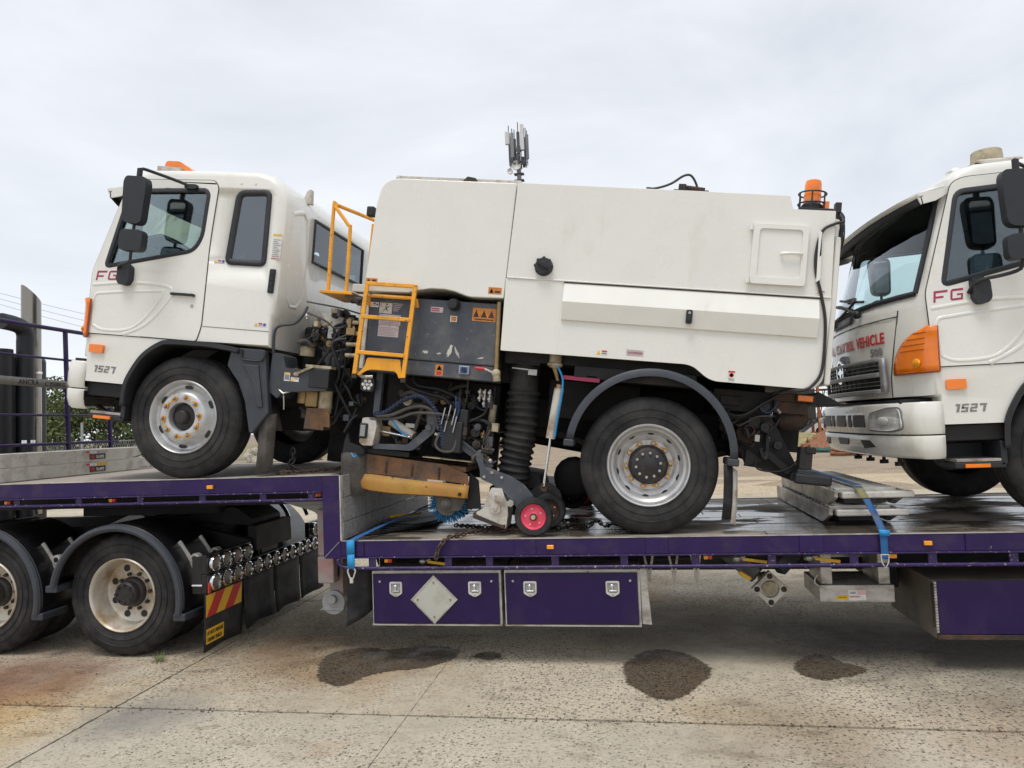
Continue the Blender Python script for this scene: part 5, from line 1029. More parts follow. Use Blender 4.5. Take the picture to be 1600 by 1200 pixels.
MB().grid([[(r_[0][0]+.060, r_[0][1]-.012, r_[0][2]-.01), (r_[0][0]+.098, r_[0][1]+.01, r_[0][2]-.03)] for r_ in rows]).obj('rear_flap_edge', 'castle_white', TA, solid=.006)
# tail: under-run plate, lamp bracket, cables
m = MB(); m.py([(.66, .95), (.88, 1.0), (1.13, .585), (1.09, .495), (.985, .545), (.92, .56), (.74, .57), (.65, .75)], .40, .415); m.obj('tail_plate', 'chassis_black', TA, bevel=.004); MB().py([(.66, .95), (.88, 1.0), (1.13, .585), (1.09, .495), (.99, .55), (.74, .60)], 2.0, 2.015).obj('tail_plate', 'chassis_black', TA, bevel=.004)
m = MB(); m.lathe([(.032, -.03), (.045, -.03), (.045, .05), (.032, .05)], (.735, .36, .845), 'y', 18); m.lathe([(.030, -.03), (.042, -.03), (.042, .05), (.030, .05)], (.86, .35, .88), 'y', 18); m.py(rp2([(.64, .84), (.73, .90), (.80, .80), (.76, .71), (.70, .70)], .03), .37, .395); m.obj('tail_pipe_flange', 'rust', TA)
m = MB(); m.py([(.73, .70), (.86, .62), (.72, .57)], .34, .36); m.bar((.86, .33, .70), (1.05, .33, .56), .04, .05); m.obj('tail_bracket', 'chassis_black', TA)
MB().tube([(.80, .33, .62), (.82, .32, .56), (.95, .31, .555), (1.05, .30, .60), (1.11, .30, .68)], .007, 6, 4).obj('tail_cable', 'black_print', TA)
B(1.06, 1.32, .16, .26, .49, .568).obj('bumper_block', 'black_plastic', TA, bevel=.02); B(1.05, 1.33, .26, 2.2, .50, .56).obj('under_run_bar', 'chassis_black', TA, bevel=.01)
m = MB(); m.box(1.085, 1.175, .18, .30, .595, .76); m.box(1.12, 1.195, .17, .24, .715, .765); m.obj('tail_lamp_back', 'chassis_black', TA, bevel=.01)
m = MB(); m.box(.88, 1.19, .30, .34, 1.09, 1.155); m.box(.90, 1.15, .33, .42, 1.00, 1.09); m.ell((1.06, .5, .97), (.14, .12, .11)); m.obj('lamp_bracket', 'rust', TA, bevel=.006)
B(1.045, 1.175, .275, .299, 1.093, 1.152).obj('lamp_bezel', 'black_print', TA, bevel=.006); B(1.055, 1.165, .262, .276, 1.10, 1.145).obj('side_marker', 'orange_lens', TA, bevel=.01)
m = MB()
for k in range(7): m.tube([(.42+.03*k, .28+.03*k, 1.12-.01*k), (.52, .26+.03*k, .98-.012*k), (.66, .25+.03*k, .955-.010*k), (.80, .26+.03*k, 1.05-.01*k), (.92, .30+.03*k, 1.13)], .010, 6, 5)
m.obj('tail_hoses', 'black_print', TA)
MB().tube([(.79, .27, 1.03), (.81, .26, 1.0), (.86, .27, .995), (.90, .28, 1.04), (.92, .3, 1.09)], .006, 6, 4).obj('tail_cable', 'hose_blue', TA)
m = MB(); m.box(.45, .9, .35, 2.2, .98, 1.15); m.box(.55, .75, .5, .75, .75, 1.0); m.box(.5, .66, .34, .5, 1.02, 1.10); m.obj('tail_crossmember', 'chassis_black', TA, bevel=.01)
# engine bay behind the cab ----------------------------------------------------------
m = MB(); m.box(-3.10, -2.36, .62, 2.0, .62, 1.40); m.box(-2.95, -2.5, .42, .62, 1.05, 1.40); m.obj('engine_block', 'chassis_black', TA, bevel=.03)
m = MB(); m.py(rp2([(-3.10, .80), (-3.10, 1.10), (-3.07, 1.12), (-3.0, 1.10), (-2.97, 1.0), (-2.60, 1.0), (-2.60, .845), (-2.98, .80), (-3.02, .745)], .012), .10, .34); ab = m.obj('battery_carrier', 'fender_grey', TA, bevel=.008)
B(-2.76, -2.585, .09, .34, .86, 1.02).obj('battery_box', 'black_plastic', ab, bevel=.01); m = MB(); m.bar((-2.88, .09, .955), (-2.72, .08, 1.035), .012, .02); m.box(-2.80, -2.58, .10, .2, 1.022, 1.045); m.ell((-2.87, .09, .955), (.025, .008, .018)); m.obj('battery_clamp', 'oil_cream', ab)
sticker(-2.975, -2.925, .895, .965, .0995, 'white_print', ((0, 1, .85, 1, 'sign_yellow'), (.1, .9, .15, .75, 'grey_print')), ab); sticker(-2.915, -2.845, .895, .93, .0995, 'white_print', ((.05, .4, .1, .9, 'tri_sign_yellow'), (.5, .95, .5, .9, 'sign_pink')), ab)
m = MB(); m.cyl((-2.90, .32, 1.12), (-2.90, .32, 1.20), .062, 18); m.obj('reservoir', 'oil_cream', TA); m = MB(); m.cyl((-2.90, .32, 1.20), (-2.90, .32, 1.255), .068, 18); m.cyl((-2.90, .32, 1.255), (-2.90, .32, 1.28), .045, 18); m.obj('reservoir_cap', 'black_plastic', TA)
m = MB(); m.cyl((-2.66, .36, 1.18), (-2.66, .44, 1.18), .135, 28); m.cyl((-2.66, .345, 1.18), (-2.66, .36, 1.18), .03, 14); m.obj('pulley_cover', 'grey_paint', TA, bevel=.008); MB().cyl((-2.665, .325, 1.19), (-2.665, .346, 1.19), .018, 12).obj('cover_bolt', 'brass', TA); MB().py(circ(-2.655, 1.12, .03, 18, .013), .355, .359, [circ(-2.655, 1.12, .024, 18, .008)]).obj('cover_mark', 'white_print', TA)
for k in range(4): MB().cyl((-2.50, .18, 1.42-.09*k), (-2.37, .17, 1.425-.09*k), .017, 10).obj('hydraulic_fitting', 'oil_cream', TA)
B(-2.43, -2.345, .22, .44, 1.02, 1.60).obj('valve_block', 'grey_paint', TA, bevel=.01)
m = MB(); m.box(-2.42, -2.36, .10, .16, 1.56, 1.63); m.cyl((-2.47, .12, 1.60), (-2.38, .12, 1.60), .03); m.obj('engine_plug', 'black_plastic', TA)
random.seed(21)
m = MB()
for k in range(9):
    a = Vector((-2.52+random.uniform(-.05, .05), random.uniform(.18, .34), 1.42-.045*k)); b = Vector((random.uniform(-2.95, -2.45), random.uniform(.25, .5), random.uniform(.62, .95)))
    m.tube([a, a+Vector((-.10, -.04, -.06)), (a+b)/2+Vector((random.uniform(-.12, .1), -.06, random.uniform(-.05, .1))), b], .013, 8, 6)
m.obj('engine_hoses', 'black_plastic', TA)
m = MB(); m.tube([(-3.10, .12, 1.10), (-3.10, .10, 1.28), (-3.06, .10, 1.34), (-2.94, .11, 1.37), (-2.88, .12, 1.44), (-2.86, .15, 1.52)], .012, 8, 5); m.tube([(-2.86, .13, 1.56), (-2.55, .12, 1.525), (-2.42, .2, 1.50)], .007, 6); m.tube([(-2.85, .14, 1.47), (-2.7, .15, 1.42), (-2.6, .16, 1.36), (-2.52, .2, 1.40)], .008, 6, 4); m.obj('engine_pipes', 'fender_grey', TA)
MB().py(rp2([(-2.80, 1.50), (-2.56, 1.46), (-2.60, 1.36), (-2.66, 1.33), (-2.72, 1.36)], .02), .3, .4).obj('cab_mount', 'castle_white', TA, bevel=.01)
random.seed(61)
def clutter(n, X, Y, Z, hoses, seed):
    random.seed(seed)
    for k in range(n):
        p = Vector((random.uniform(*X), random.uniform(*Y), random.uniform(*Z))); mm = random.choice(['steel', 'hub_dark', 'rust', 'grey_paint', 'black_plastic', 'oil_cream', 'hub_dark', 'brass'])
        q = MB(); t_ = random.random()
        if t_ < .35: d = Vector((random.uniform(-1, 1), random.uniform(-.4, .2), random.uniform(-1, 1))).normalized()*random.uniform(.02, .05); q.cyl(p-d, p+d, random.uniform(.008, .018), 10); q.cyl(p-d*.3, p+d*.3, .02, 6); nm = 'hydraulic_fitting'
        elif t_ < .7: a_, b_, c_ = (random.uniform(.012, .045) for _ in range(3)); q.box(p.x-a_, p.x+a_, p.y-b_, p.y+b_, p.z-c_, p.z+c_); nm = 'engine_bracket'
        else: q.cyl(p, p+Vector((0, .05, 0)), random.uniform(.02, .045), 14); q.cyl(p-Vector((0, .012, 0)), p, .012, 8); nm = 'engine_cap'
        q.obj(nm, mm, TA, bevel=.003, seg=1)
    for k in range(hoses):
        a = Vector((random.uniform(*X), random.uniform(*Y), random.uniform(*Z))); b = Vector((random.uniform(*X), random.uniform(*Y), random.uniform(*Z))); mid = (a+b)/2+Vector((random.uniform(-.1, .1), -.05, random.uniform(-.18, .05)))
        MB().tube([a, (a+mid)/2+Vector((0, 0, .03)), mid, (b+mid)/2+Vector((0, 0, -.03)), b], random.choice([.007, .010, .013, .016]), 8, 5).obj('engine_hose', random.choice(['black_plastic', 'black_plastic', 'worn_rubber', 'chassis_black']), TA)
clutter(26, (-2.95, -2.42), (.16, .45), (1.22, 1.52), 9, 101); clutter(16, (-2.98, -2.38), (.25, .5), (.60, 1.10), 10, 102); clutter(26, (-2.15, -1.30), (.28, .5), (.50, 1.0), 14, 103); clutter(8, (-2.15, -1.80), (.24, .32), (.46, .60), 0, 104); clutter(14, (.48, 1.0), (.26, .5), (.72, 1.1), 6, 105); clutter(10, (-1.4, -1.2), (.15, .3), (.42, .7), 4, 106)
m = MB(); m.cyl((-2.86, .25, .72), (-2.86, .25, .84), .05, 16); m.box(-2.82, -2.72, .2, .3, .70, .83); m.obj('air_dryer', 'brass', TA, bevel=.008); MB().cyl((-2.67, .26, .66), (-2.67, .26, .86), .055, 16).obj('oil_filter', 'oil_cream', TA)
MB().py([(-2.79, .69), (-2.62, .70), (-2.59, .66), (-2.575, .55), (-2.63, .55), (-2.63, .52), (-2.80, .52)], .18, .19).obj('heat_shield', 'rust_plate', TA)
MB().tube([(-2.98, .12, .80), (-2.96, .11, .72), (-2.955, .11, .66)], .005, 6).obj('drain_hose', 'steel', TA); MB().tube([(-3.03, .11, .83), (-2.97, .10, .79), (-2.92, .11, .81)], .008, 6).obj('air_hose', 'steel', TA)
# work lamp and hanger under the ladder
wl = bpy.data.objects.new('work_lamp', None); COL.objects.link(wl); wl.parent = TA
MB().py(rp2(rect(-2.315, -2.205, .87, .98), .03), .10, .16).obj('lamp_body', 'black_plastic', wl, bevel=.01)
for i in range(7): dx, dz = (0, 0) if i == 6 else (.033*math.cos(i*math.pi/3), .033*math.sin(i*math.pi/3)); MB().ell((-2.26+dx, .098, .925+dz), (.015, .006, .015), 12, 6).obj('lamp_cell', 'clear_lens', wl)
B(-2.22, -2.165, .18, .24, .70, 1.04).obj('hanger_post', 'grey_paint', TA, bevel=.006); MB().tube([(-2.34, .05, 1.03), (-2.30, .08, .985), (-2.22, .10, .99)], .015, 8, 3).obj('lamp_bracket', 'steel', TA)
# side broom gear ----------------------------------------------------------------------
m = MB(); m.box(-2.25, -1.25, .55, 1.9, .62, 1.04); m.box(-1.75, -1.45, .30, .6, .46, .70); m.obj('gear_carrier', 'chassis_black', TA, bevel=.02)
m = MB(); m.box(-2.9, -1.3, .95, 1.0, .2, .7); m.obj('splash_screen', 'rubber', TA)
m = MB(); m.py(rp2([(-2.19, .415), (-2.19, .455), (-1.905, .475), (-1.755, .63), (-1.775, .765), (-1.69, .765), (-1.685, .60), (-1.86, .43)], [.005, .005, .02, .02, .01, .01, .03, .03]), .18, .21); m.cyl((-1.74, .16, .63), (-1.74, .23, .63), .025, 14); m.obj('link_arm', 'grey_paint', TA, bevel=.004)
m = MB(); m.py(rp2([(-2.30, .46), (-2.29, .655), (-2.24, .665), (-2.225, .64), (-2.18, .645), (-2.165, .60), (-2.185, .44), (-2.27, .435)], .012), .15, .30); lb = m.obj('broom_motor_cover', 'castle_white', TA, bevel=.012)
B(-2.305, -2.235, .135, .16, .49, .615).obj('motor_plate', 'black_plastic', lb, bevel=.01); B(-2.29, -2.25, .125, .136, .51, .60).obj('motor_label', 'galv', lb)
MB().cyl((-2.10, .30, .645), (-1.88, .26, .545), .036, 18).obj('lift_cylinder', 'castle_white', TA); MB().cyl((-2.21, .24, .565), (-1.90, .22, .535), .010, 10).obj('lift_rod', 'chrome', TA)
MB().tube([(-2.19, .18, .70), (-2.12, .16, .705), (-2.03, .17, .64), (-1.98, .2, .575), (-1.92, .2, .545)], .009, 6, 4).obj('air_hose', 'bright_blue', TA)
MB().tube([(-2.20, .17, .69), (-2.10, .15, .72), (-1.95, .12, .83), (-1.83, .12, .87), (-1.73, .13, .82), (-1.66, .15, .72), (-1.62, .16, .60), (-1.61, .17, .50)], .017, 10, 9).obj('spiral_hose', 'black_plastic', TA)
HP = spline([Vector(q) for q in ((-2.20, .17, .69), (-2.10, .15, .72), (-1.95, .12, .83), (-1.83, .12, .87), (-1.73, .13, .82), (-1.66, .15, .72), (-1.62, .16, .60), (-1.61, .17, .50))], 60); hx = []
for i_, p_ in enumerate(HP):
    d_ = (HP[min(i_+1, len(HP)-1)]-HP[max(i_-1, 0)]).normalized(); v_ = Vector((0, 1, 0)); u_ = d_.cross(v_).normalized(); a_ = i_*.55; hx.append(p_+(u_*math.cos(a_)+v_*math.sin(a_))*.0185)
MB().tube(hx, .0042, 5).obj('hose_wrap', 'hose_blue', TA)
m = MB(); m.tube([(-2.18, .16, .68), (-2.05, .14, .70), (-1.9, .12, .77), (-1.78, .12, .79), (-1.70, .14, .75), (-1.655, .16, .62)], .013, 8, 6); m.tube([(-2.18, .17, .655), (-2.0, .15, .68), (-1.85, .12, .735), (-1.68, .13, .745), (-1.6, .16, .74)], .011, 8, 6); m.tube([(-1.64, .15, .60), (-1.66, .14, .50), (-1.60, .14, .455), (-1.52, .15, .47), (-1.50, .16, .56)], .010, 8, 6); m.obj('hydraulic_hose', 'worn_rubber', TA)
m = MB(); m.tube([(-2.0, .3, 1.04), (-1.98, .28, .95), (-1.8, .26, .90), (-1.65, .26, .87), (-1.55, .28, .76)], .018, 8, 6); m.tube([(-1.95, .32, 1.04), (-1.9, .3, .96), (-1.7, .3, .94), (-1.52, .3, .86), (-1.50, .3, .72)], .018, 8, 6); m.tube([(-1.45, .15, 1.07), (-1.45, .16, .9), (-1.47, .2, .8)], .007, 6, 4); m.tube([(-1.33, .25, .94), (-1.30, .24, .80), (-1.40, .22, .72), (-1.5, .22, .68)], .009, 6, 5); m.tube([(-1.45, .26, .72), (-1.30, .25, .72), (-1.24, .26, .64), (-1.32, .27, .56), (-1.45, .28, .60)], .016, 8, 6); m.obj('hydraulic_hose', 'black_plastic', TA)
m = MB(); m.tube([(-1.53, .17, .80), (-1.54, .17, .90)], .008, 6); m.tube([(-1.545, .2, .66), (-1.515, .2, .78), (-1.53, .2, .86)], .012, 8, 5); m.obj('air_hose', 'hose_blue', TA)
# valve manifold with fittings
m = MB(); m.box(-1.62, -1.46, .15, .30, .45, .70); m.box(-1.50, -1.43, .18, .30, .56, .80); m.obj('valve_manifold', 'black_plastic', TA, bevel=.01)
for x, z in ((-1.63, .72), (-1.585, .745), (-1.545, .72), (-1.60, .66), (-1.53, .66)): MB().bar((x, .14, z-.05), (x+.02, .14, z+.08), .008, .010, (0, 1, 0)).obj('valve_lever', 'steel', TA)
for x, z in ((-1.36, .95), (-1.32, .95), (-1.28, .95), (-1.36, .90), (-1.32, .90), (-1.28, .90), (-1.32, .86)): m = MB(); m.cyl((x, .20, z), (x, .26, z), .013, 6); m.cyl((x, .23, z-.025), (x, .23, z+.025), .008, 6); m.obj('hydraulic_fitting', 'steel', TA)
MB().bar((-1.68, .16, .585), (-1.56, .16, .572), .012, .02).obj('manifold_strap', 'steel', TA); B(-1.455, -1.425, .165, .179, .60, .66).obj('manifold_tag', 'rust', TA)
# broom hood
m = MB(); m.py([(-2.34, .205), (-2.34, .365), (-1.58, .345), (-1.40, .285), (-1.385, .205), (-1.6, .215)], .235, .25); m.box(-2.33, -1.42, .25, .8, .30, .34); m.obj('broom_hood', 'rust_plate', TA, bevel=.003)
for x in (-2.08, -1.86, -1.635): MB().tube([(x, .232, .315), (x+.002, .231, .225)], .009, 6).obj('hood_rib', 'rust', TA)
m = MB(); yl = [(-2.325, .195, .085), (-2.2, .205, .065), (-2.0, .20, .062), (-1.8, .195, .075), (-1.6, .202, .085), (-1.42, .20, .088), (-1.38, .20, .095)]
m.grid([[(x, .228, zt), (x, .215, (zt+zb)/2), (x, .222, zb+.01), (x, .24, zb)] for x, zt, zb in yl]); m.obj('dust_skirt', 'worn_yellow', TA, solid=-.014)
MB().cyl((-1.45, .205, .125), (-1.44, .222, .125), .014, 6).obj('skirt_hole', 'black_print', TA)
m = MB(); m.grid([[(-2.46+.02*t, .20, .36-.32*t-.01), (-2.40, .17-.02*t, .365-.34*t), (-2.33, .19, .365-.345*t), (-2.25+.02*t, .235, .36-.34*t)] for t in (0, .25, .5, .75, 1)]); m.obj('front_curtain', 'worn_rubber', TA, solid=.012)
m = MB(); m.py([(-2.45, .33), (-2.44, .46), (-2.42, .52), (-2.39, .44), (-2.30, .42), (-2.26, .40), (-2.26, .36)], .19, .23); m.box(-2.40, -1.9, .24, .5, .37, .41); m.obj('curtain_bracket', 'chassis_black', TA, bevel=.004)
MB().tube([(-2.36, .165, .36), (-2.33, .155, .335), (-2.31, .16, .35)], .006, 6, 3).obj('cable_tie', 'bright_blue', TA)
B(-1.78, -1.36, .22, .32, .385, .393).obj('cover_strip', 'oil_cream', TA)
# wide sweep brush under the hood
m = MB(); random.seed(9); ctr = Vector((-1.555, .42, .04)); n_ = 80
for ring_, y0 in enumerate((.30, .36, .42, .48, .54)):
    for i in range(n_):
        a = 2*math.pi*(i+random.random()*.6)/n_; e = Vector((math.cos(a), 0, math.sin(a))); tt = Vector((-e.z, 0, e.x)); yj = y0+random.uniform(-.02, .02)
        p = ctr+e*.075; q = ctr+e*(.155+random.random()*.018)+tt*random.uniform(-.01, .01); p.y = yj; q.y = yj+random.uniform(-.02, .02)
        m.add([p-tt*.003, p+tt*.003, q+tt*.004, q-tt*.004], [(0, 1, 2, 3)]); m.add([p-Vector((0, .006, 0)), p+Vector((0, .006, 0)), q+Vector((0, .008, 0)), q-Vector((0, .008, 0))], [(0, 1, 2, 3)])
bo = m.obj('brush', 'brush_blue', TA); bo['kind'] = 'stuff'
m = MB(); m.cyl((-1.555, .27, .02), (-1.555, .7, .02), .085, 24); m.cyl((-1.56, .245, .035), (-1.56, .275, .035), .042, 20); m.cyl((-1.56, .235, .035), (-1.56, .245, .035), .026, 6); m.py(rp2([(-1.66, .085), (-1.40, .085), (-1.44, -.01), (-1.56, -.035), (-1.62, .0)], .02), .262, .272); m.obj('brush_hub', 'worn_rubber', TA, bevel=.004)
m = MB(); m.py([(-1.40, .30), (-1.32, .24), (-1.28, .02), (-1.40, .0), (-1.44, .04), (-1.395, .09)], .30, .315); m.bar((-1.42, .30, .36), (-1.28, .29, .42), .02, .02); m.obj('brush_side_plate', 'chassis_black', TA)
# suction nozzle: pivot plate, gearbox, castor wheels
m = MB(); m.py(rp2([(-1.335, .43), (-1.325, .50), (-1.28, .49), (-1.265, .375), (-1.16, .345), (-1.04, .315), (-.93, .26), (-.85, .185), (-.835, .10), (-.89, .045), (-.97, .07), (-1.01, .125), (-1.10, .20), (-1.20, .245), (-1.285, .27), (-1.29, .34)], .03), .17, .195); pp = m.obj('pivot_plate', 'grey_paint', TA, bevel=.004)
for x, z in ((-1.19, .33), (-1.11, .30), (-1.25, .29)): MB().cyl((x, .155, z), (x, .17, z), .012, 8).obj('plate_bolt', 'steel', pp)
m = MB(); m.bar((-1.50, .22, .53), (-1.20, .20, .36), .04, .05); m.bar((-1.48, .2, .56), (-1.22, .18, .40), .02, .02); m.bar((-1.30, .19, .34), (-1.17, .2, .42), .015, .015); m.obj('tow_link', 'fender_grey', TA, bevel=.004)
m = MB(); m.ell((-1.22, .19, .415), (.022, .02, .022)); m.ell((-1.29, .17, .485), (.016, .02, .016)); m.obj('link_pin', 'steel', TA)
m = MB(); m.py(rp2([(-1.185, .21), (-1.10, .215), (-1.075, .15), (-1.045, .10), (-1.035, .02), (-1.04, -.095), (-1.08, -.085), (-1.29, -.04), (-1.285, .01), (-1.235, .045), (-1.215, .12)], .012), .16, .40); gb = m.obj('nozzle_gearbox', 'castle_white', TA, bevel=.012, seg=3)
m = MB(); m.cyl((-1.135, .14, .055), (-1.135, .16, .055), .042, 24); m.cyl((-1.135, .128, .055), (-1.135, .14, .055), .017, 6); m.obj('gearbox_boss', 'castle_white', gb, bevel=.003)
MB().py(rp2([(-1.16, .155), (-1.15, .175), (-1.07, .15), (-1.06, .115), (-1.075, .105), (-1.16, .13)], .012), .14, .16).obj('gearbox_strap', 'castle_white', gb, bevel=.003)
for x, z in ((-1.14, .15), (-1.08, .13)): MB().cyl((x, .128, z), (x, .14, z), .010, 8).obj('plate_bolt', 'steel', gb)
MB().cyl((-1.02, .13, .11), (-1.02, .165, .11), .030, 6).obj('pivot_nut', 'steel', gb, bevel=.003)
m = MB(); m.py([(-1.305, .01), (-1.27, -.012), (-1.08, -.065), (-1.045, -.06), (-1.05, -.095), (-1.28, -.045), (-1.31, -.035)], .145, .42); m.obj('nozzle_lip', 'rust', TA, bevel=.006)
m = MB(); m.box(-1.25, -.75, .42, 1.9, -.02, .20); m.py([(-1.2, .2), (-.8, .2), (-.85, .34), (-1.15, .36)], .45, .9); m.obj('nozzle_body', 'chassis_black', TA, bevel=.02)
def castor(x, y, z, r, hubm, name='castor_wheel'):
    w_ = bpy.data.objects.new(name, None); COL.objects.link(w_); w_.parent = TA; w_.location = (x, y, z)
    MB().lathe([(r*.64, .012), (r*.70, .0), (r*.92, .002), (r, .022), (r, .058), (r*.92, .078), (r*.70, .08), (r*.64, .07)], (0, 0, 0), 'y', 40).obj('tyre', 'rubber', w_)
    MB().lathe([(r*.66, .008), (r*.64, .002), (r*.60, .010), (r*.52, .022), (r*.25, .018), (r*.20, .010), (0, .010)], (0, 0, 0), 'y', 36).obj('rim', hubm, w_)
    MB().cyl((0, -.012, 0), (0, .012, 0), .018, 14).obj('axle_cap', 'oil_cream', w_); MB().cyl((0, -.004, 0), (0, .012, 0), .028, 16).obj('axle_washer', 'rust', w_)
    for i in range(5): a = i*2*math.pi/5+.6; MB().cyl((r*.42*math.cos(a), .012, r*.42*math.sin(a)), (r*.42*math.cos(a), .022, r*.42*math.sin(a)), .007, 6).obj('rim_bolt', 'sign_pink', w_)
castor(-.825, .075, .034, .148, 'wheel_red'); castor(-.735, .26, .07, .135, 'rust'); castor(-.64, 1.3, .12, .15, 'chassis_black'); castor(-.60, 2.1, .02, .148, 'wheel_red')
m = MB(); m.cyl((-.825, .12, .02), (-.735, .4, .07), .018); m.tube([(-.80, .2, .20), (-.78, .19, .235), (-.72, .19, .24), (-.70, .2, .20)], .010, 6, 3); m.py(rp2([(-.9, .2), (-.78, .3), (-.66, .24), (-.62, .10), (-.72, .05)], .04), .30, .32); m.obj('castor_bracket', 'chassis_black', TA)
m = MB(); m.ell((-.60, .9, .30), (.18, .05, .18)); m.box(-1.0, -.4, .9, 1.0, .62, .78); m.obj('rear_linkage', 'chassis_black', TA)
# suction hose: corrugated
P = spline([Vector(q) for q in ((-1.035, .36, 1.20), (-1.03, .36, 1.0), (-1.02, .36, .80), (-1.03, .37, .60), (-1.05, .38, .42), (-1.06, .40, .25))], 22); m = MB(); rings = []; n_ = 28
for i, p in enumerate(P):
    r = .126+.012*math.cos(i*math.pi*2/6.3) if i > 20 else (.118 if i > 9 else .122)
    d = (P[min(i+1, len(P)-1)]-P[max(i-1, 0)]).normalized(); u = Vector((1, 0, 0))-d*d.x; u.normalize(); v = d.cross(u); rings.append([p+(u*math.cos(2*math.pi*k/n_)+v*math.sin(2*math.pi*k/n_))*r for k in range(n_)])
m.add([q for g_ in rings for q in g_], [(i*n_+k, i*n_+(k+1) % n_, (i+1)*n_+(k+1) % n_, (i+1)*n_+k) for i in range(len(P)-1) for k in range(n_)]); sh_ = m.obj('suction_hose', 'rubber', TA, angle=70)
m = MB(); m.lathe([(.124, 0), (.128, .0), (.128, .03), (.124, .03)], (-1.035, .36, 1.14), 'z', 32); m.obj('hose_clamp', 'dark_plastic', sh_); m = MB(); m.bar((-1.12, .232, 1.165), (-.99, .225, 1.16), .010, .016, (0, 1, 0)); m.box(-.99, -.92, .228, .24, 1.12, 1.165); m.obj('clamp_latch', 'steel', sh_)
m = MB(); m.box(-1.18, -.90, .22, .24, 1.20, 1.29); m.obj('hose_flange', 'chassis_black', TA)
# lift rams
m = MB(); m.cyl((-1.275, .40, .86), (-1.29, .40, .49), .030, 18); r1 = m.obj('lift_ram', 'oil_cream', TA); MB().cyl((-1.275, .40, 1.0), (-1.275, .40, .86), .012, 10).obj('ram_rod', 'black_plastic', r1)
m = MB(); m.cyl((-.725, .15, 1.03), (-.757, .15, .64), .037, 18); r2 = m.obj('lift_ram', 'castle_white', TA); MB().cyl((-.757, .15, .645), (-.775, .15, .27), .011, 10).obj('ram_rod', 'chrome', r2); MB().cyl((-.725, .15, 1.03), (-.721, .15, 1.06), .028, 14).obj('ram_cap', 'brass', r2)
m = MB(); m.tube([(-.775, .15, .29), (-.79, .15, .25), (-.76, .15, .235), (-.755, .15, .265)], .012, 6, 3); m.obj('ram_eye', 'rust', r2)
MB().tube([(-.75, .12, 1.20), (-.70, .11, 1.10), (-.70, .11, .95), (-.715, .11, .80), (-.72, .11, .66)], .008, 6, 5).obj('air_hose', 'bright_blue', TA)
m = MB(); m.lathe([(.0, 0), (.035, 0), (.06, .02), (.06, .035), (.048, .045), (.048, .11), (.0, .11)], (-.775, .16, 1.185), 'z', 20); m.obj('hose_connector', 'oil_cream', TA); m = MB(); m.cyl((-.775, .16, 1.19), (-.74, .155, 1.09), .02, r2=.012); m.obj('connector_tail', 'brass', TA)
# rear hanging lever
MB().bar((-.47, .6, .50), (-.47, .6, .28), .015, .015).obj('chain_hanger', 'chassis_black', TA)

# ------------------------------------------------------------------ truck B
TB = thing('white_truck', 'white cab over truck behind the sweeper with red vehicle lettering across its front', 'truck', (2.98, .04, ZL+.002))
cab(TB, 0, True)
wheel(TB, 0, .10, RW, False, 'steer'); wheel(TB, 0, 2.36, RW, True, 'steer')
m = MB()
for y in (.80, 1.58): m.box(.9, 4.2, y, y+.08, .70, .95)
m.box(1.0, 1.8, .62, 2.0, .62, 1.62); m.obj('chassis_frame', 'chassis_black', TB, bevel=.008)
m = MB(); m.py(FM, .03, 2.43); m.v = [(x+3.845, y, z) for x, y, z in m.v]; m.obj('engine_cover', 'white_paint', TB, bevel=.022, seg=3)
bp_ = MB(); bp_.box(-.40, -.08, .45, .80, 2.675, 2.735); bp_ = bp_.obj('beacon_base', 'castle_white', TB, bevel=.02); MB().lathe([(.0, .10), (.095, .10), (.105, .09), (.112, .0)], (-.27, .60, 2.737), 'z', 26).obj('beacon_dome', 'oil_cream', bp_)
for y in (.47, .78): MB().bar((-.56, y, 2.61), (-.40, y, 2.70), .05, .012, (0, 1, 0)).obj('beacon_strut', 'oil_cream', bp_)
B(-.36, -.10, .5, .76, 2.615, 2.674).obj('beacon_foot', 'castle_white', bp_)
MB().tube([(-.42, .445, 2.70), (-.30, .445, 2.672), (-.06, .445, 2.68)], .008, 6).obj('base_rust_edge', 'rust', bp_)

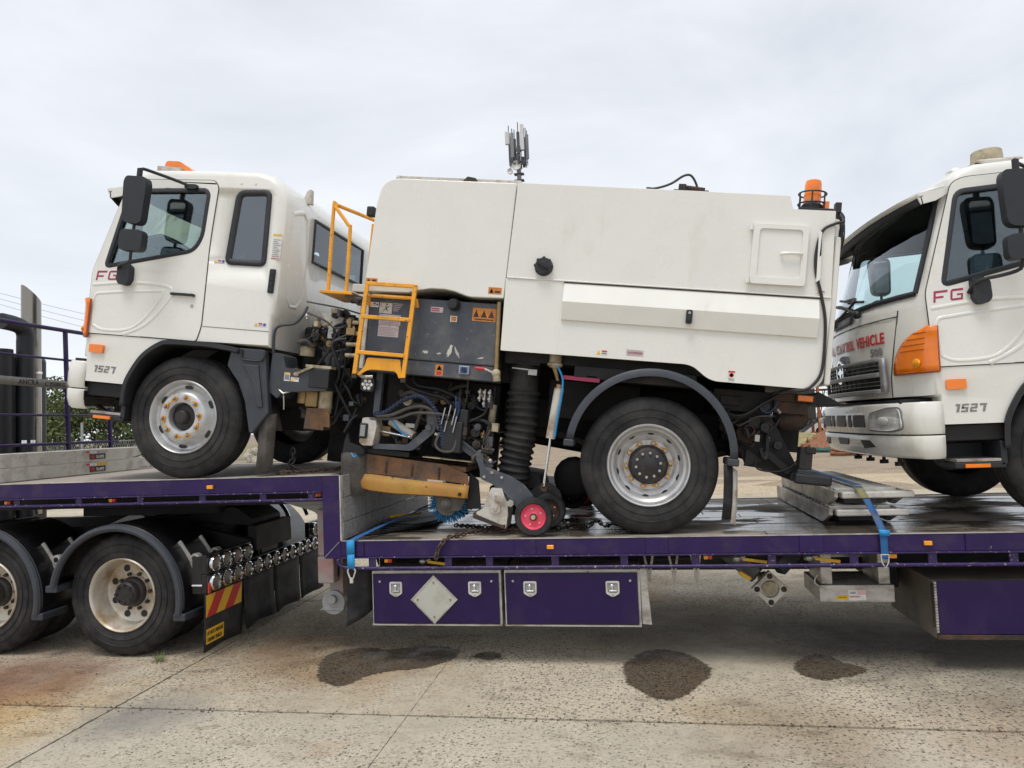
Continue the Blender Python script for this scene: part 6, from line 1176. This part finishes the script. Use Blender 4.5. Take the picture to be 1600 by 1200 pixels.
# ------------------------------------------------------------------ prime mover under the gooseneck
PM = thing('prime_mover', 'black prime mover coupled under the upper deck, row of round tail lamps', 'truck', (-4.39, 0, 0))
for x in (0, -1.31):
    for far in (False, True):
        wheel(PM, x, .10 if not far else 2.36, RW, far, 'drive'); inner_tyre(PM, x, .43 if not far else 2.03, RW, far)
    B(x-.09, x+.09, .7, 1.76, .42, .60).obj('axle', 'chassis_black', PM, bevel=.03); MB().ell((x, 1.23, .515), (.24, .2, .22)).obj('differential', 'chassis_black', PM)
    g = guard_arc(x, .50, .605, 170, -12, .04, .68, 'black_gloss', PM, lip=.05); guard_arc(x, .50, .605, 170, -12, 1.78, 2.42, 'black_gloss', PM, lip=.05)
    MB().tube([(x+.585*math.cos(R_(a)), .020, .50+.585*math.sin(R_(a))) for a in range(170, -13, -7)], .030, 8).obj('guard_beading', 'fender_grey', g)
    for a, dx in ((172, -.03), (-14, .03)): c, s = math.cos(R_(a)), math.sin(R_(a)); B(x+.60*c-.055, x+.60*c+.055, .01, .30, .50+.60*s-.03, .50+.60*s+.03).obj('guard_end', 'fender_grey', g, bevel=.012)
    for y in (.22, .52):   # bright Y brackets
        q = MB()
        for a0, a1 in ((44, 26), (26, 8)):
            p0 = (x+.632*math.cos(R_(a0)), y, .50+.632*math.sin(R_(a0))); p1 = (x+.632*math.cos(R_(a1)), y, .50+.632*math.sin(R_(a1))); q.bar(p0, p1, .034, .022, (0, 1, 0))
        c, s = math.cos(R_(26)), math.sin(R_(26)); q.bar((x+.63*c, y, .5+.63*s), (x+.70*c, y, .5+.70*s), .05, .04, (0, 1, 0)); q.cyl((x+.68*c, y-.03, .5+.68*s), (x+.68*c, y+.03, .5+.68*s), .042, 16); q.obj('guard_bracket', 'ramp_white', g, bevel=.006)
        MB().cyl((x+.68*c, y-.034, .5+.68*s), (x+.68*c, y+.034, .5+.68*s), .022, 14).obj('bracket_bore', 'black_print', g)
    for a in (40, 90, 140): MB().tube([(x+.616*math.cos(R_(a)), .06, .5+.616*math.sin(R_(a))), (x+.616*math.cos(R_(a)), .66, .5+.616*math.sin(R_(a)))], .004, 6).obj('guard_rib', 'black_gloss', g)
m = MB()
for y in (.80, 1.58): m.py([(-3.6, .72), (-3.6, 1.0), (.15, 1.0), (.75, .86), (.75, .72)], y, y+.09)
for x in (-3.0, -2.0, -.65, .2, .70): m.box(x, x+.09, .89, 1.58, .74, .97)
m.obj('chassis_frame', 'chassis_black', PM, bevel=.006)
m = MB(); m.pz(rp2([(-.95, .78), (.0, .78), (.42, .86), (.45, 1.0), (-.05, 1.23), (.45, 1.46), (.42, 1.60), (.0, 1.68), (-.95, 1.68)], .06), 1.10, 1.17); m.obj('fifth_wheel', 'chassis_black', PM, bevel=.01)
m = MB(); m.py([(-.70, 1.0), (-.45, 1.10), (-.30, 1.10), (-.10, 1.0)], .78, .84); m.obj('fifth_wheel_stand', 'galv', PM, bevel=.006); MB().py([(-.70, 1.0), (-.45, 1.10), (-.30, 1.10), (-.10, 1.0)], 1.62, 1.68).obj('fifth_wheel_stand', 'galv', PM, bevel=.006)
m = MB(); m.py(rp2([(.05, 1.03), (.15, 1.16), (.55, 1.14), (.72, 1.02), (.72, .96)], .04), .95, 1.5); m.obj('frame_cover', 'chassis_black', PM, bevel=.008)
# tail lamp bar
LX = .79
m = MB(); m.box(LX-.05, LX, .08, 2.38, .532, .685); m.box(LX-.05, LX, .08, .79, .687, .842); m.box(LX-.05, LX, 2.0, 2.38, .687, .842); lbar = m.obj('lamp_bar', 'black_gloss', PM, bevel=.006)
B(LX-.13, LX-.051, .085, .10, .53, .83).obj('lamp_bar_bracket', 'black_gloss', PM); B(LX-.4, LX-.051, .55, .58, .60, .66).obj('lamp_bar_bracket', 'black_gloss', PM)
def round_lamp(y, z):
    l_ = bpy.data.objects.new('tail_lamp', None); COL.objects.link(l_); l_.parent = PM; l_.location = (LX, y, z)
    MB().lathe([(.060, .0), (.070, .004), (.071, .02), (.067, .036), (.061, .039), (.057, .024)], (0, 0, 0), 'x', 28).obj('lamp_ring', 'chrome', l_)
    MB().lathe([(.057, .012), (.056, .024), (.04, .027), (.0, .028)], (0, 0, 0), 'x', 24).obj('lamp_lens', 'lamp_face', l_)
for k in range(4): round_lamp(.175+k*.172, .764)
for k in range(2): round_lamp(2.10+k*.172, .764)
for k in range(13): round_lamp(.175+k*.172, .612)
B(LX+.001, LX+.014, .088, .118, .53, .62).obj('red_reflector', 'red_lens', PM, bevel=.004); m = MB(); m.cyl((LX-.12, .07, .60), (LX-.03, .07, .60), .012, 10); m.obj('bar_end_pin', 'chrome', PM)
# mud flaps across the back, with the chevron and warning plate on the near one
flaps = [(.085, .66), (.68, 1.22), (1.24, 1.78), (1.80, 2.375)]
for i, (a, b) in enumerate(flaps):
    rows = [[(LX-.022-.02*t+(.016*math.sin(k*1.3+i)*t+.03*t*t if i else 0), a+(b-a)*k/6, .545-(.475 if i == 0 else .445)*t-.018*t*abs(k-3)/3) for k in range(7)] for t in (0, .25, .5, .75, 1)]
    fl = MB().grid(rows).obj('mud_flap', 'rubber', PM, solid=-.010)
    if i == 0:
        # chevron panel: alternating red and yellow slanted bars
        def fy(u, v, h=.006): t = (.545-v)/.475; return (LX-.022-.02*t+h, u, v)
        y0, y1, z0, z1 = .095, .635, .335, .515; s0 = .135; n_b = 5; wv = (y1-y0+s0)/n_b
        MB().prism(rect(y0, y1, z0, z1), lambda u, v, w_: fy(u, v, w_), .010, .014).obj('chevron_panel', 'sign_yellow', fl)
        for k in range(n_b):
            if k % 2 == 0: continue
            a0 = y0-s0+k*wv; q = [(a0, z0), (a0+wv, z0), (a0+wv+s0, z1), (a0+s0, z1)]; q = [(min(max(u, y0), y1), v) for u, v in q]
            MB().prism(q, lambda u, v, w_: fy(u, v, w_), .0145, .0165).obj('chevron_stripe', 'sign_red', fl)
        MB().prism(rect(.105, .36, .115, .235), lambda u, v, w_: fy(u, v, w_), .010, .014).obj('warning_plate', 'sign_yellow', fl)
        for s_, z in (('DO NOT OVERTAKE', .185), ('TURNING VEHICLE', .13)): text('lettering', s_, .045, 'black_print', fl, lambda u, v, w_: fy(.112+u, z+v, .0155+w_), sx=.56)
# bright trim strips on the far guard
for k in range(3): MB().tube([(.30+.16*k+.30*math.cos(a_), 1.95+.12*k, .80+.34*math.sin(a_)) for a_ in (1.5, 1.2, .9, .6, .35)], .022, 6, 3).obj('guard_trim', 'chrome', PM)
# number plate holder
B(LX-.044, LX-.036, 1.05, 1.35, .69, .78).obj('number_plate', 'hub_dark', PM); B(LX-.05, LX-.045, 1.0, 1.4, .684, .80).obj('plate_holder', 'chassis_black', PM)
# exhaust stack, intake and cab back
ex_ = MB(); n_ = 28; vs = []
for r in (.102, .090):
    for z, sl in ((1.0, 0), (3.56, .10)): vs += [(-2.60+r*math.cos(2*math.pi*i/n_), 1.985+r*math.sin(2*math.pi*i/n_), z-sl*(.55*math.cos(2*math.pi*i/n_)+.85*math.sin(2*math.pi*i/n_))) for i in range(n_)]
f = []
for i in range(n_):
    j = (i+1) % n_; f += [(i, j, n_+j, n_+i), (n_+i, n_+j, 3*n_+j, 3*n_+i)]
ex_.add(vs, f); MB().add(vs[2*n_:], [(i, n_+i, n_+(i+1) % n_, (i+1) % n_) for i in range(n_)]).obj('stack_liner', 'black_print', PM); ex_.obj('exhaust_stack', 'stack_steel', PM, angle=60)
MB().cyl((-2.60, 1.985, 3.0), (-2.60, 1.985, 3.30), .0895, 24).obj('stack_soot', 'black_print', PM)
MB().lathe([(.103, 0), (.109, .0), (.109, .025), (.103, .025)], (-2.60, 1.985, 2.62), 'z', 28).obj('stack_clamp', 'chrome', PM)
MB().tube([(-2.46, 1.83, 1.3), (-2.46, 1.83, 2.36), (-2.50, 1.86, 2.37)], .012, 8).obj('stack_bracket', 'black_plastic', PM)
m = MB(); m.cyl((-2.45, 1.74, 1.0), (-2.45, 1.74, 2.98), .088, 24); m.tube([(-2.45, 1.74, 2.95), (-2.45, 1.74, 3.05), (-2.45, 1.69, 3.12), (-2.45, 1.58, 3.15), (-2.45, 1.42, 3.16)], .088, 20, 4); m.obj('air_intake', 'dark_plastic', PM); MB().lathe([(.089, 0), (.094, 0), (.094, .05), (.089, .05)], (-2.45, 1.74, 1.80), 'z', 24).obj('intake_band', 'chrome', PM)
B(-2.85, -2.65, .15, 2.3, .7, 2.84).obj('cab_back', 'black_gloss', PM, bevel=.06, seg=3); MB().cyl((-2.55, 1.50, 1.0), (-2.55, 1.50, 2.86), .13, 20).obj('air_cleaner', 'black_plastic', PM)
B(-4.6, -2.86, .12, 2.34, .6, 2.7).obj('sleeper_cab', 'black_gloss', PM, bevel=.1, seg=3); B(-4.3, -2.9, .2, .75, .35, .95).obj('fuel_tank', 'chrome', PM, bevel=.12, seg=4)
# ------------------------------------------------------------------ straps and chains
def strap(name, label, path, w_, m, hookz=None, group='tie-down straps'):
    """flat webbing following a path; width along x or y as given per point"""
    t = thing(name, label, 'strap', path[0][0], (0, 0, 0), group); o = Vector(path[0][0]); P = spline([Vector(p)-o for p, _ in path], 5); Wd = spline([Vector(d)*w_/2 for _, d in path], 5)
    MB().grid([[p-d, p+d] for p, d in zip(P, Wd)]).obj('webbing', m, t, solid=.004); return t, o
X_ = (1, 0, 0)
t, o = strap('tie_down_strap', 'blue strap over the deck edge at the step, hooked under the rail', [((-2.305, -.032, .75), X_), ((-2.303, -.034, .85), X_), ((-2.30, -.034, .945), X_), ((-2.29, -.018, .972), X_), ((-2.24, .12, 1.00), (.9, -.3, 0)), ((-2.10, .55, 1.06), (.8, -.5, .1)), ((-1.90, 1.15, 1.10), (.8, -.5, .1)), ((-1.75, 1.9, 1.03), (.8, -.5, .1))], .055, 'blue_strap')
m = MB(); m.grid([[(-.032, -.008, z), (.030, -.008, z+.008)] for z in (.215, .17, .11)]); m.grid([[(-.030, -.006, z), (.028, -.006, z)] for z in (.11, .05, .0)]); m.obj('webbing_tail', 'bright_blue', t, solid=.005)
m = MB(); m.tube([(-.012, 0, .03), (-.032, 0, -.02), (-.015, 0, -.07), (0, 0, -.085), (.015, 0, -.07), (.032, 0, -.02), (.012, 0, .03), (-.012, 0, .03)], .006, 6); m.box(-.012, .012, -.01, .006, -.11, -.07); m.obj('hook', 'castle_white', t)
t, o = strap('tie_down_strap', 'blue strap marked 2500 kg over the stacked ramps beside the second truck', [((1.572, -.032, .79), X_), ((1.572, -.034, .88), X_), ((1.57, -.034, .95), X_), ((1.565, -.02, 1.0), X_), ((1.56, .12, 1.10), X_), ((1.545, .33, 1.235), X_), ((1.55, .42, 1.25), X_)], .048, 'blue_strap')
m = MB(); m.grid([[(-.055, .46+.0, .462), (.002, .46, .462)], [(-.065, .36, .452), (-.008, .36, .452)], [(-.06, .26, .395), (-.003, .26, .395)]]); m.obj('webbing_sleeve', 'olive_strap', t, solid=.005)
m = MB(); m.grid([[(-.04+.0*k, .48+.2*k, .468+.002*k), (.015, .48+.2*k, .468+.002*k)] for k in range(9)]); m.obj('webbing_run', 'blue_strap', t, solid=.004)
m = MB(); m.grid([[(-.032, -.010, .205), (.038, -.010, .20)], [(-.030, -.010, .165), (.036, -.010, .16)]]); m.obj('webbing_tail', 'bright_blue', t, solid=.006)
text('lettering', '2500k', .052, 'black_print', t, lambda u, v, w_: (-.022+v*.9+.02*0, .12-.55*(u)+.05, .30-.0+(.05-.55*u)*.72+.055-w_*0), bold=.001)
m = MB(); m.tube([(-.026, 0, .03), (.026, 0, .03), (.022, 0, -.02), (0, 0, -.062), (-.022, 0, -.02), (-.026, 0, .03)], .0045, 6); m.obj('hook', 'castle_white', t)
t, o = strap('tie_down_strap', 'grey webbing strap stretched across the purple headboard gate at left', [((-6.165, .05, 2.46), (0, 0, 1)), ((-6.165, .8, 2.445), (0, 0, 1)), ((-6.165, 1.66, 2.43), (0, 0, 1))], .085, 'grey_strap')
text('lettering', 'ANCRA', .075, 'black_print', t, lambda u, v, w_: (.006+w_, .88+u, -.045+v), sx=1.0, bold=.001); text('lettering', 'C 2500KG', .062, 'black_print', t, lambda u, v, w_: (.006+w_, 1.21+u, -.048+v), sx=1.05, bold=.001)
def chain(label, pts, m, link=.042, group='load chains', blob=0):
    o = Vector(pts[0]); P = spline([Vector(p)-o for p in pts], 24); L = [0]
    for a, b in zip(P, P[1:]): L.append(L[-1]+(b-a).length)
    q = MB(); s_ = 0; k = 0; i = 0
    while s_ < L[-1]-link*.5:
        while i < len(L)-2 and L[i+1] < s_: i += 1
        t_ = (s_-L[i])/max(1e-6, L[i+1]-L[i]); p = P[i].lerp(P[i+1], t_); d = (P[i+1]-P[i]).normalized(); u = d.orthogonal().normalized(); u = Matrix.Rotation(R_(90*(k % 2)+20+random.uniform(-15, 15)), 3, d) @ u
        pl = []
        for n_ in range(9): a = 2*math.pi*n_/8; pl.append(p+d*math.cos(a)*link*.62+u*math.sin(a)*link*.34)
        q.tube(pl, link*.135, 5); s_ += link*.78; k += 1
    q = q.obj('load_chain', m, None); q.location = o; return tag(q, label, 'chain', group)
random.seed(31)
chain('rusty chain draped over the deck edge below the castor wheel', [(-1.62, -.03, .84), (-1.60, -.035, .90), (-1.55, -.02, .962), (-1.50, .06, .975), (-1.40, .22, .98), (-1.22, .30, .985), (-1.05, .25, .985), (-.95, .2, .985)], 'rust_chain', .05)
chain('dark tangled chain lying on the lower deck in front of the rear wheel', [(-1.25, .42, .98), (-1.05, .34, .99), (-.9, .45, .985), (-.7, .32, .985), (-.62, .45, .985), (-.50, .36, .99), (-.42, .44, 1.02), (-.36, .40, .985), (-.30, .50, .985), (-.1, .62, .985)], 'dark_chain', .045)
chain('dark chain lying between the red castor wheel and the side brush', [(-1.62, .62, .98), (-1.45, .50, .985), (-1.32, .42, .985), (-1.2, .5, .985), (-1.05, .55, .985), (-.85, .62, .985), (-.6, .8, .99)], 'dark_chain', .045)
chain('chain running back behind the rear wheel to the far deck edge', [(-.55, 1.7, 1.20), (-.35, 1.9, 1.25), (-.1, 2.1, 1.33), (.2, 2.3, 1.4)], 'dark_chain', .06)
chain('rusty chain on the upper deck behind the front wheel', [(-3.02, .22, 1.492), (-2.95, .18, 1.495), (-2.85, .24, 1.492), (-2.75, .30, 1.495), (-2.62, .38, 1.50), (-2.48, .5, 1.51), (-2.3, .62, 1.54)], 'rust_chain', .05)
chain('short bunched chain standing at the mud flap on the upper deck', [(-2.93, .30, 1.66), (-2.92, .28, 1.60), (-2.94, .26, 1.55), (-2.90, .27, 1.51), (-2.96, .24, 1.50), (-2.88, .22, 1.50)], 'dark_chain', .055)
# folded black tarp in the corner of the lower deck
random.seed(4); m = MB()
for k in range(6):
    z = ZL+.004+k*.012; a = .05*k; pts = [(-2.36+a*.4, .22+.06*k), (-2.20+.05*k, .34+.02*k), (-1.95+.03*k, .62), (-1.85-.02*k, 1.15), (-1.95, 1.45-.04*k), (-2.30+.03*k, 1.40-.05*k), (-2.37+a*.3, .9)]
    m.pz(blob(pts, .006, 4), z, z+.009)
tag(m.obj('folded_tarp', 'tarp_black', bevel=.004), 'folded black tarpaulin lying in the corner of the lower deck by the step', 'tarpaulin')
m = MB(); m.tube([(-2.22, .66, 1.055), (-2.14, .74, 1.06), (-2.06, .80, 1.058), (-2.02, .9, 1.06)], .012, 6, 3); tag(m.obj('ratchet_handle', 'sign_yellow'), 'yellow ratchet handle lying on the folded black tarpaulin', 'ratchet')
# ------------------------------------------------------------------ plants and distance
random.seed(13)
def tuft(x, y, label):
    m = MB()
    for k in range(40):
        a = random.random()*6.28; r = random.random()*.06; h = random.uniform(.03, .085); p = Vector((r*math.cos(a), r*math.sin(a), 0)); l_ = Vector((math.cos(a)*random.uniform(.01, .06), math.sin(a)*.05, h)); s_ = Vector((-math.sin(a), math.cos(a), 0))*.003
        m.add([p-s_, p+s_, p+l_*.6+s_*.7, p+l_, p+l_*.6-s_*.7], [(0, 1, 2, 3, 4)])
    o = m.obj('grass_tuft', 'grass_green'); o.location = (x, y, 0); tag(o, label, 'grass')
tuft(-4.00, .02, 'small green weed growing from the concrete beside the drive wheel')
def tree(x, y, h, rx, label, m_leaf, n=2600, base=.25, seed=0, leaf=.14):
    random.seed(seed); t = thing('shrub_tree', label, 'tree', (x, y, -.05), (0, 0, 0), 'trees beyond the trailer')
    q = MB(); tips = []
    for s_ in range(3):
        a = random.random()*6.28; top = Vector((math.cos(a)*rx*.3, math.sin(a)*rx*.3, h*.6)); q.tube([Vector((.1*math.cos(a), .1*math.sin(a), 0)), top*.5+Vector((.1, 0, 0)), top], .06, 6, 3)
        for k in range(5): b = random.random()*6.28; e = top*.6+Vector((math.cos(b)*rx*.6, math.sin(b)*rx*.6, h*random.uniform(.1, .4))); q.tube([top*.55, (top*.6+e)/2, e], .03, 5, 2); tips.append(e)
    q.obj('trunk', 'bark', t)
    cl = [(Vector((random.uniform(-1, 1)*rx*.8, random.uniform(-1, 1)*rx*.8, h*(base+random.random()*(.95-base)))), random.uniform(.25, .5)*rx) for _ in range(26)]+[(e, rx*.35) for e in tips]
    q = MB()
    for k in range(n):
        c, r = random.choice(cl); d = Vector((random.gauss(0, 1), random.gauss(0, 1), random.gauss(0, .7))).normalized()*r*random.random()**.4; p = c+d
        if p.z < .05: continue
        u = Vector((random.gauss(0, 1), random.gauss(0, 1), random.gauss(0, 1))).normalized(); v = u.orthogonal().normalized(); s_ = leaf*random.uniform(.6, 1.3)
        q.add([p-u*s_, p+v*s_*.45, p+u*s_, p-v*s_*.45], [(0, 1, 2, 3)])
    q.obj('crown', m_leaf, t, smooth=False); return t
tree(-35.6, 34.4, 5.9, 2.4, 'leafy tree at far left just right of the exhaust stack', 'leaf', 4600, .10, 1, .15)
tree(-33.4, 36.6, 5.0, 2.2, 'rounder tree seen through the headboard gate under the sweeper bumper', 'leaf', 3800, .10, 2, .14)
tree(-40.5, 38.5, 6.0, 2.8, 'darker tree at the far left partly behind the exhaust stack', 'leaf_dark', 3000, .12, 3, .15)
tree(-31.0, 39.0, 3.7, 2.4, 'low shrub behind the sweeper front wheel', 'leaf_dark', 3000, .08, 4, .14)
# wire fence in front of the trees
fn = thing('wire_fence', 'wire mesh fence with grey posts in front of the trees at left', 'fence', (-22.5, 21.3, -.03))
for k in range(5): MB().cyl((-6+k*3.0, 0, 0), (-6+k*3.0, 0, 2.0 if k != 2 else 2.6), .05, 10).obj('fence_post', 'galv', fn)
for z in (.15, .95, 1.80): MB().tube([(-8, 0, z), (8, 0, z)], .012, 5).obj('fence_wire', 'galv', fn)
m = MB()
for k in range(150):
    x = -8+k*.105; m.bar((x, 0, .1), (x+.7, 0, 1.80), .006, .006); m.bar((x+.7, 0, .1), (x, 0, 1.80), .006, .006)
o = m.obj('fence_mesh', 'galv', fn); o['kind'] = 'stuff'
b_ = MB().grid([[(x, y, 1.25*math.exp(-((y-52)/4)**2)*(.8+.2*math.sin(x*.4))-.03) for x in range(-80, -8, 2)] for y in range(44, 61, 2)]).obj('earth_bank', 'dry_grass'); b_['kind'] = 'structure'
# power lines on poles
for i, h in enumerate((17.4, 16.8, 16.2)):
    P = [(-84+k*1.95, 58+.22*k, h-(.31+.012*i)*(-84+k*1.95+63.8)-.9*(1-((k/20-.5)*2)**2)+.8) for k in range(21)]
    o = MB().tube([Vector(p)-Vector(P[0]) for p in P], .02, 5).obj('power_line', 'grey_print'); o.location = P[0]; tag(o, ['topmost of the three overhead power lines at left', 'middle one of the three overhead power lines at left', 'lowest of the three overhead power lines at left'][i], 'power line', 'overhead power lines')
pp_ = thing('power_pole', 'timber power pole behind the sweeper cab carrying the three power lines', 'pole', (-45, 62.45, 0)); MB().cyl((0, 0, -.2), (0, 0, 12.6), .16, 10, .11).obj('pole', 'bark', pp_); B(-.9, .9, -.06, .06, 11.4, 11.5).obj('crossarm', 'bark', pp_)
# rocks heaped beyond the upper deck
random.seed(17)
def rock(x, y, z, s, label):
    bm = bmesh.new(); bmesh.ops.create_icosphere(bm, subdivisions=2, radius=s)
    for v in bm.verts: v.co *= random.uniform(.78, 1.12); v.co.z *= .8
    me = bpy.data.meshes.new('rock'); bm.to_mesh(me); bm.free(); me.materials.append(MATS['rock_pale']); o = bpy.data.objects.new('rock', me); COL.objects.link(o); o.location = (x, y, z); o.rotation_euler = (random.random()*6, random.random()*6, random.random()*6)
    tag(o, label, 'rock', 'pale rocks heaped beyond the upper deck')
for k in range(46):
    s = random.uniform(.17, .30); lay = k % 3; rock(-22.9+random.uniform(-2.6, 2.6), 39.5+random.uniform(-.8, .8)*(1-.25*lay), .12+.28*lay, s, 'pale rock in the heap seen between the sweeper wheels, beyond the upper deck')
# cellular tower
ct = thing('cell_tower', 'grey monopole cell tower with antenna panels rising behind the sweeper body', 'tower', (-9.35, 60, -.4))
MB().cyl((0, 0, -.3), (0, 0, 27.2), .30, 16, .20).obj('mast', 'tower_grey', ct)
for z in (26.3, 27.6): MB().lathe([(.5, 0), (.62, 0), (.62, .08), (.5, .08)], (0, 0, z), 'z', 16).obj('head_ring', 'tower_grey', ct)
random.seed(23)
for k in range(9):
    a = k*2*math.pi/9; x, y = .85*math.cos(a), .85*math.sin(a); MB().cyl((x, y, 26.0), (x, y, 29.3+.5*(k % 2)), .045, 6).obj('antenna_pole', 'tower_dark', ct); MB().bar((0, 0, 26.3), (x, y, 26.3), .06, .06).obj('support_arm', 'tower_grey', ct); MB().bar((0, 0, 27.6), (x, y, 27.6), .06, .06).obj('support_arm', 'tower_grey', ct)
    if k % 3 != 2: B(x-.14, x+.14, y-.09, y+.09, 26.6+.3*(k % 2), 28.9).obj('antenna_panel', 'tower_dark' if k % 2 else 'tower_grey', ct, bevel=.02)
    B(x*.7-.12, x*.7+.12, y*.7-.1, y*.7+.1, 26.0, 26.7).obj('radio_unit', 'tower_dark', ct)
B(-1.12, -.72, -.5, -.2, 28.0, 29.2).obj('antenna_panel', 'shed_white', ct, bevel=.03); B(.35, .68, -.9, -.7, 27.2, 29.6).obj('antenna_panel', 'shed_white', ct, bevel=.03)
for x, z, r in ((-.15, 25.9, .42), (-.75, 25.4, .26)): m = MB(); m.lathe([(.0, .0), (r*.6, -.05), (r, -.12), (r, .1), (0, .12)], (x, -.55, z), 'y', 20); m.obj('microwave_dish', 'shed_white', ct)
for z in (24.6, 25.2): B(-.45, .45, -.3, .3, z, z+.08).obj('service_bracket', 'tower_dark', ct)
# yard beyond the trailer at right
pile = MB(); random.seed(41)
for k in range(500):
    a = random.random()*6.28; r = random.random()**.7; z = (1-r)*1.75*random.uniform(.55, 1); x, y = r*2.7*math.cos(a), r*2.0*math.sin(a); u = Vector((random.gauss(0, 1), random.gauss(0, 1), random.gauss(0, .5))).normalized()*random.uniform(.06, .28); p = Vector((x, y, z)); pile.bar(p-u, p+u, .08, .05)
pile.lathe([(2.75, -.05), (2.2, .3), (1.4, .85), (.6, 1.4), (0, 1.6)], (0, 0, 0), 'z', 28)
o = pile.obj('mulch_pile', 'mulch', smooth=False); o.location = (11.3, 36, -.05); o.scale = (.95, .9, 1.0); tag(o, 'heap of red brown timber scrap beyond the deck, left of the second truck bumper', 'rubble heap')
bank = MB().grid([[(x, y, .5*math.exp(-((y-42)/2.5)**2)*(1+.3*math.sin(x*.8))-.03) for x in range(4, 40)] for y in range(36, 50)]).obj('earth_bank', 'dry_grass'); bank['kind'] = 'structure'
def logs(x, y, label, m_, n, L):
    t = thing('timber_stack', label, 'timber', (x, y, 0)); random.seed(int(x*10))
    for k in range(n): MB().cyl((random.uniform(-.3, .3), k % 3*.25, .08+.14*(k//3)), (L+random.uniform(-.3, .3), k % 3*.25+random.uniform(-.1, .1), .06+.14*(k//3)), .09, 8).obj('log', m_, t)
logs(8.2, 26.8, 'low stack of timber offcuts on the dirt yard left of the second truck', 'mulch', 5, 2.2)
m = MB(); 
for k in range(5): m.ell((k*.33, .2*math.sin(k), .16), (.35, .4, .22+.05*math.sin(k*2)))
o = m.obj('green_tarp', 'green_tarp'); o.location = (8.0, 30.0, -.05); o.scale = (.6, .6, .7); tag(o, 'crumpled dark green tarpaulin on the dirt beside the timber', 'tarpaulin')
# processing plant frame, shed, parked vehicles in the distance
pl = thing('steel_frame_plant', 'rusty steel frame machine standing in the far yard under the sweeper tail', 'machine', (13.2, 50, 0))
for x in (0, 1.3, 2.6):
    for y in (0, 2): B(x-.09, x+.09, y-.09, y+.09, 0, 4.6).obj('frame_post', 'rust_orange' if x == 0 else 'rust', pl)
for z in (1.2, 2.3, 3.4, 4.5):
    for y in (0, 2): B(-.1, 2.7, y-.06, y+.06, z, z+.1).obj('frame_beam', 'rust', pl)
for k in range(5): MB().bar((k*.52, 0, 1.25), (k*.52+.5, 0, 3.4), .06, .06).obj('frame_brace', 'rust', pl)
B(-2.6, -.3, -.5, 2.2, 1.3, 4.2).obj('screen_box', 'hub_dark', pl, bevel=.05); MB().bar((-1.5, .5, .2), (3.5, .5, 3.9), .8, .2).obj('conveyor', 'grey_paint', pl)
sh = thing('site_shed', 'small white site shed in the far yard', 'shed', (18, 62, 0))
B(0, 6, 0, 3, 0, 2.6).obj('wall', 'shed_white', sh); MB().px([(-.3, 2.6), (3.3, 2.6), (1.5, 3.3)], -.2, 6.2).obj('roof', 'roof_blue', sh); B(1, 1.9, -.03, -.005, 0, 2.0).obj('door', 'grey_print', sh); B(3, 4.4, -.03, -.005, 1, 1.9).obj('window', 'glass_dark', sh)
def far_car(x, y, m_, label):
    t = thing('parked_car', label, 'car', (x, y, 0), (0, 0, 0), 'cars parked in the far yard'); MB().py(rp2([(0, .3), (0, .85), (.9, .95), (1.5, 1.45), (3.0, 1.48), (3.7, 1.0), (4.3, .9), (4.3, .3)], .12), 0, 1.75).obj('body', m_, t, bevel=.05); MB().py([(1.15, .98), (1.6, 1.38), (2.95, 1.40), (3.4, 1.0)], -.01, 1.76).obj('window', 'glass_dark', t)
    for xx in (.85, 3.4):
        for yy in (-.02, 1.6): MB().lathe([(0, 0), (.31, 0), (.33, .03), (.33, .14), (0, .16)], (xx, yy, .33), 'y', 16).obj('wheel', 'rubber', t)
far_car(11.0, 55, 'car_white', 'white car parked far off below the sweeper tail'); far_car(16.2, 54, 'car_grey', 'grey car parked far off beside the rusty steel frame')
tree(30, 90, 6, 6, 'distant tree low on the horizon behind the second truck', 'leaf_dark', 2500, .1, 8, .3)
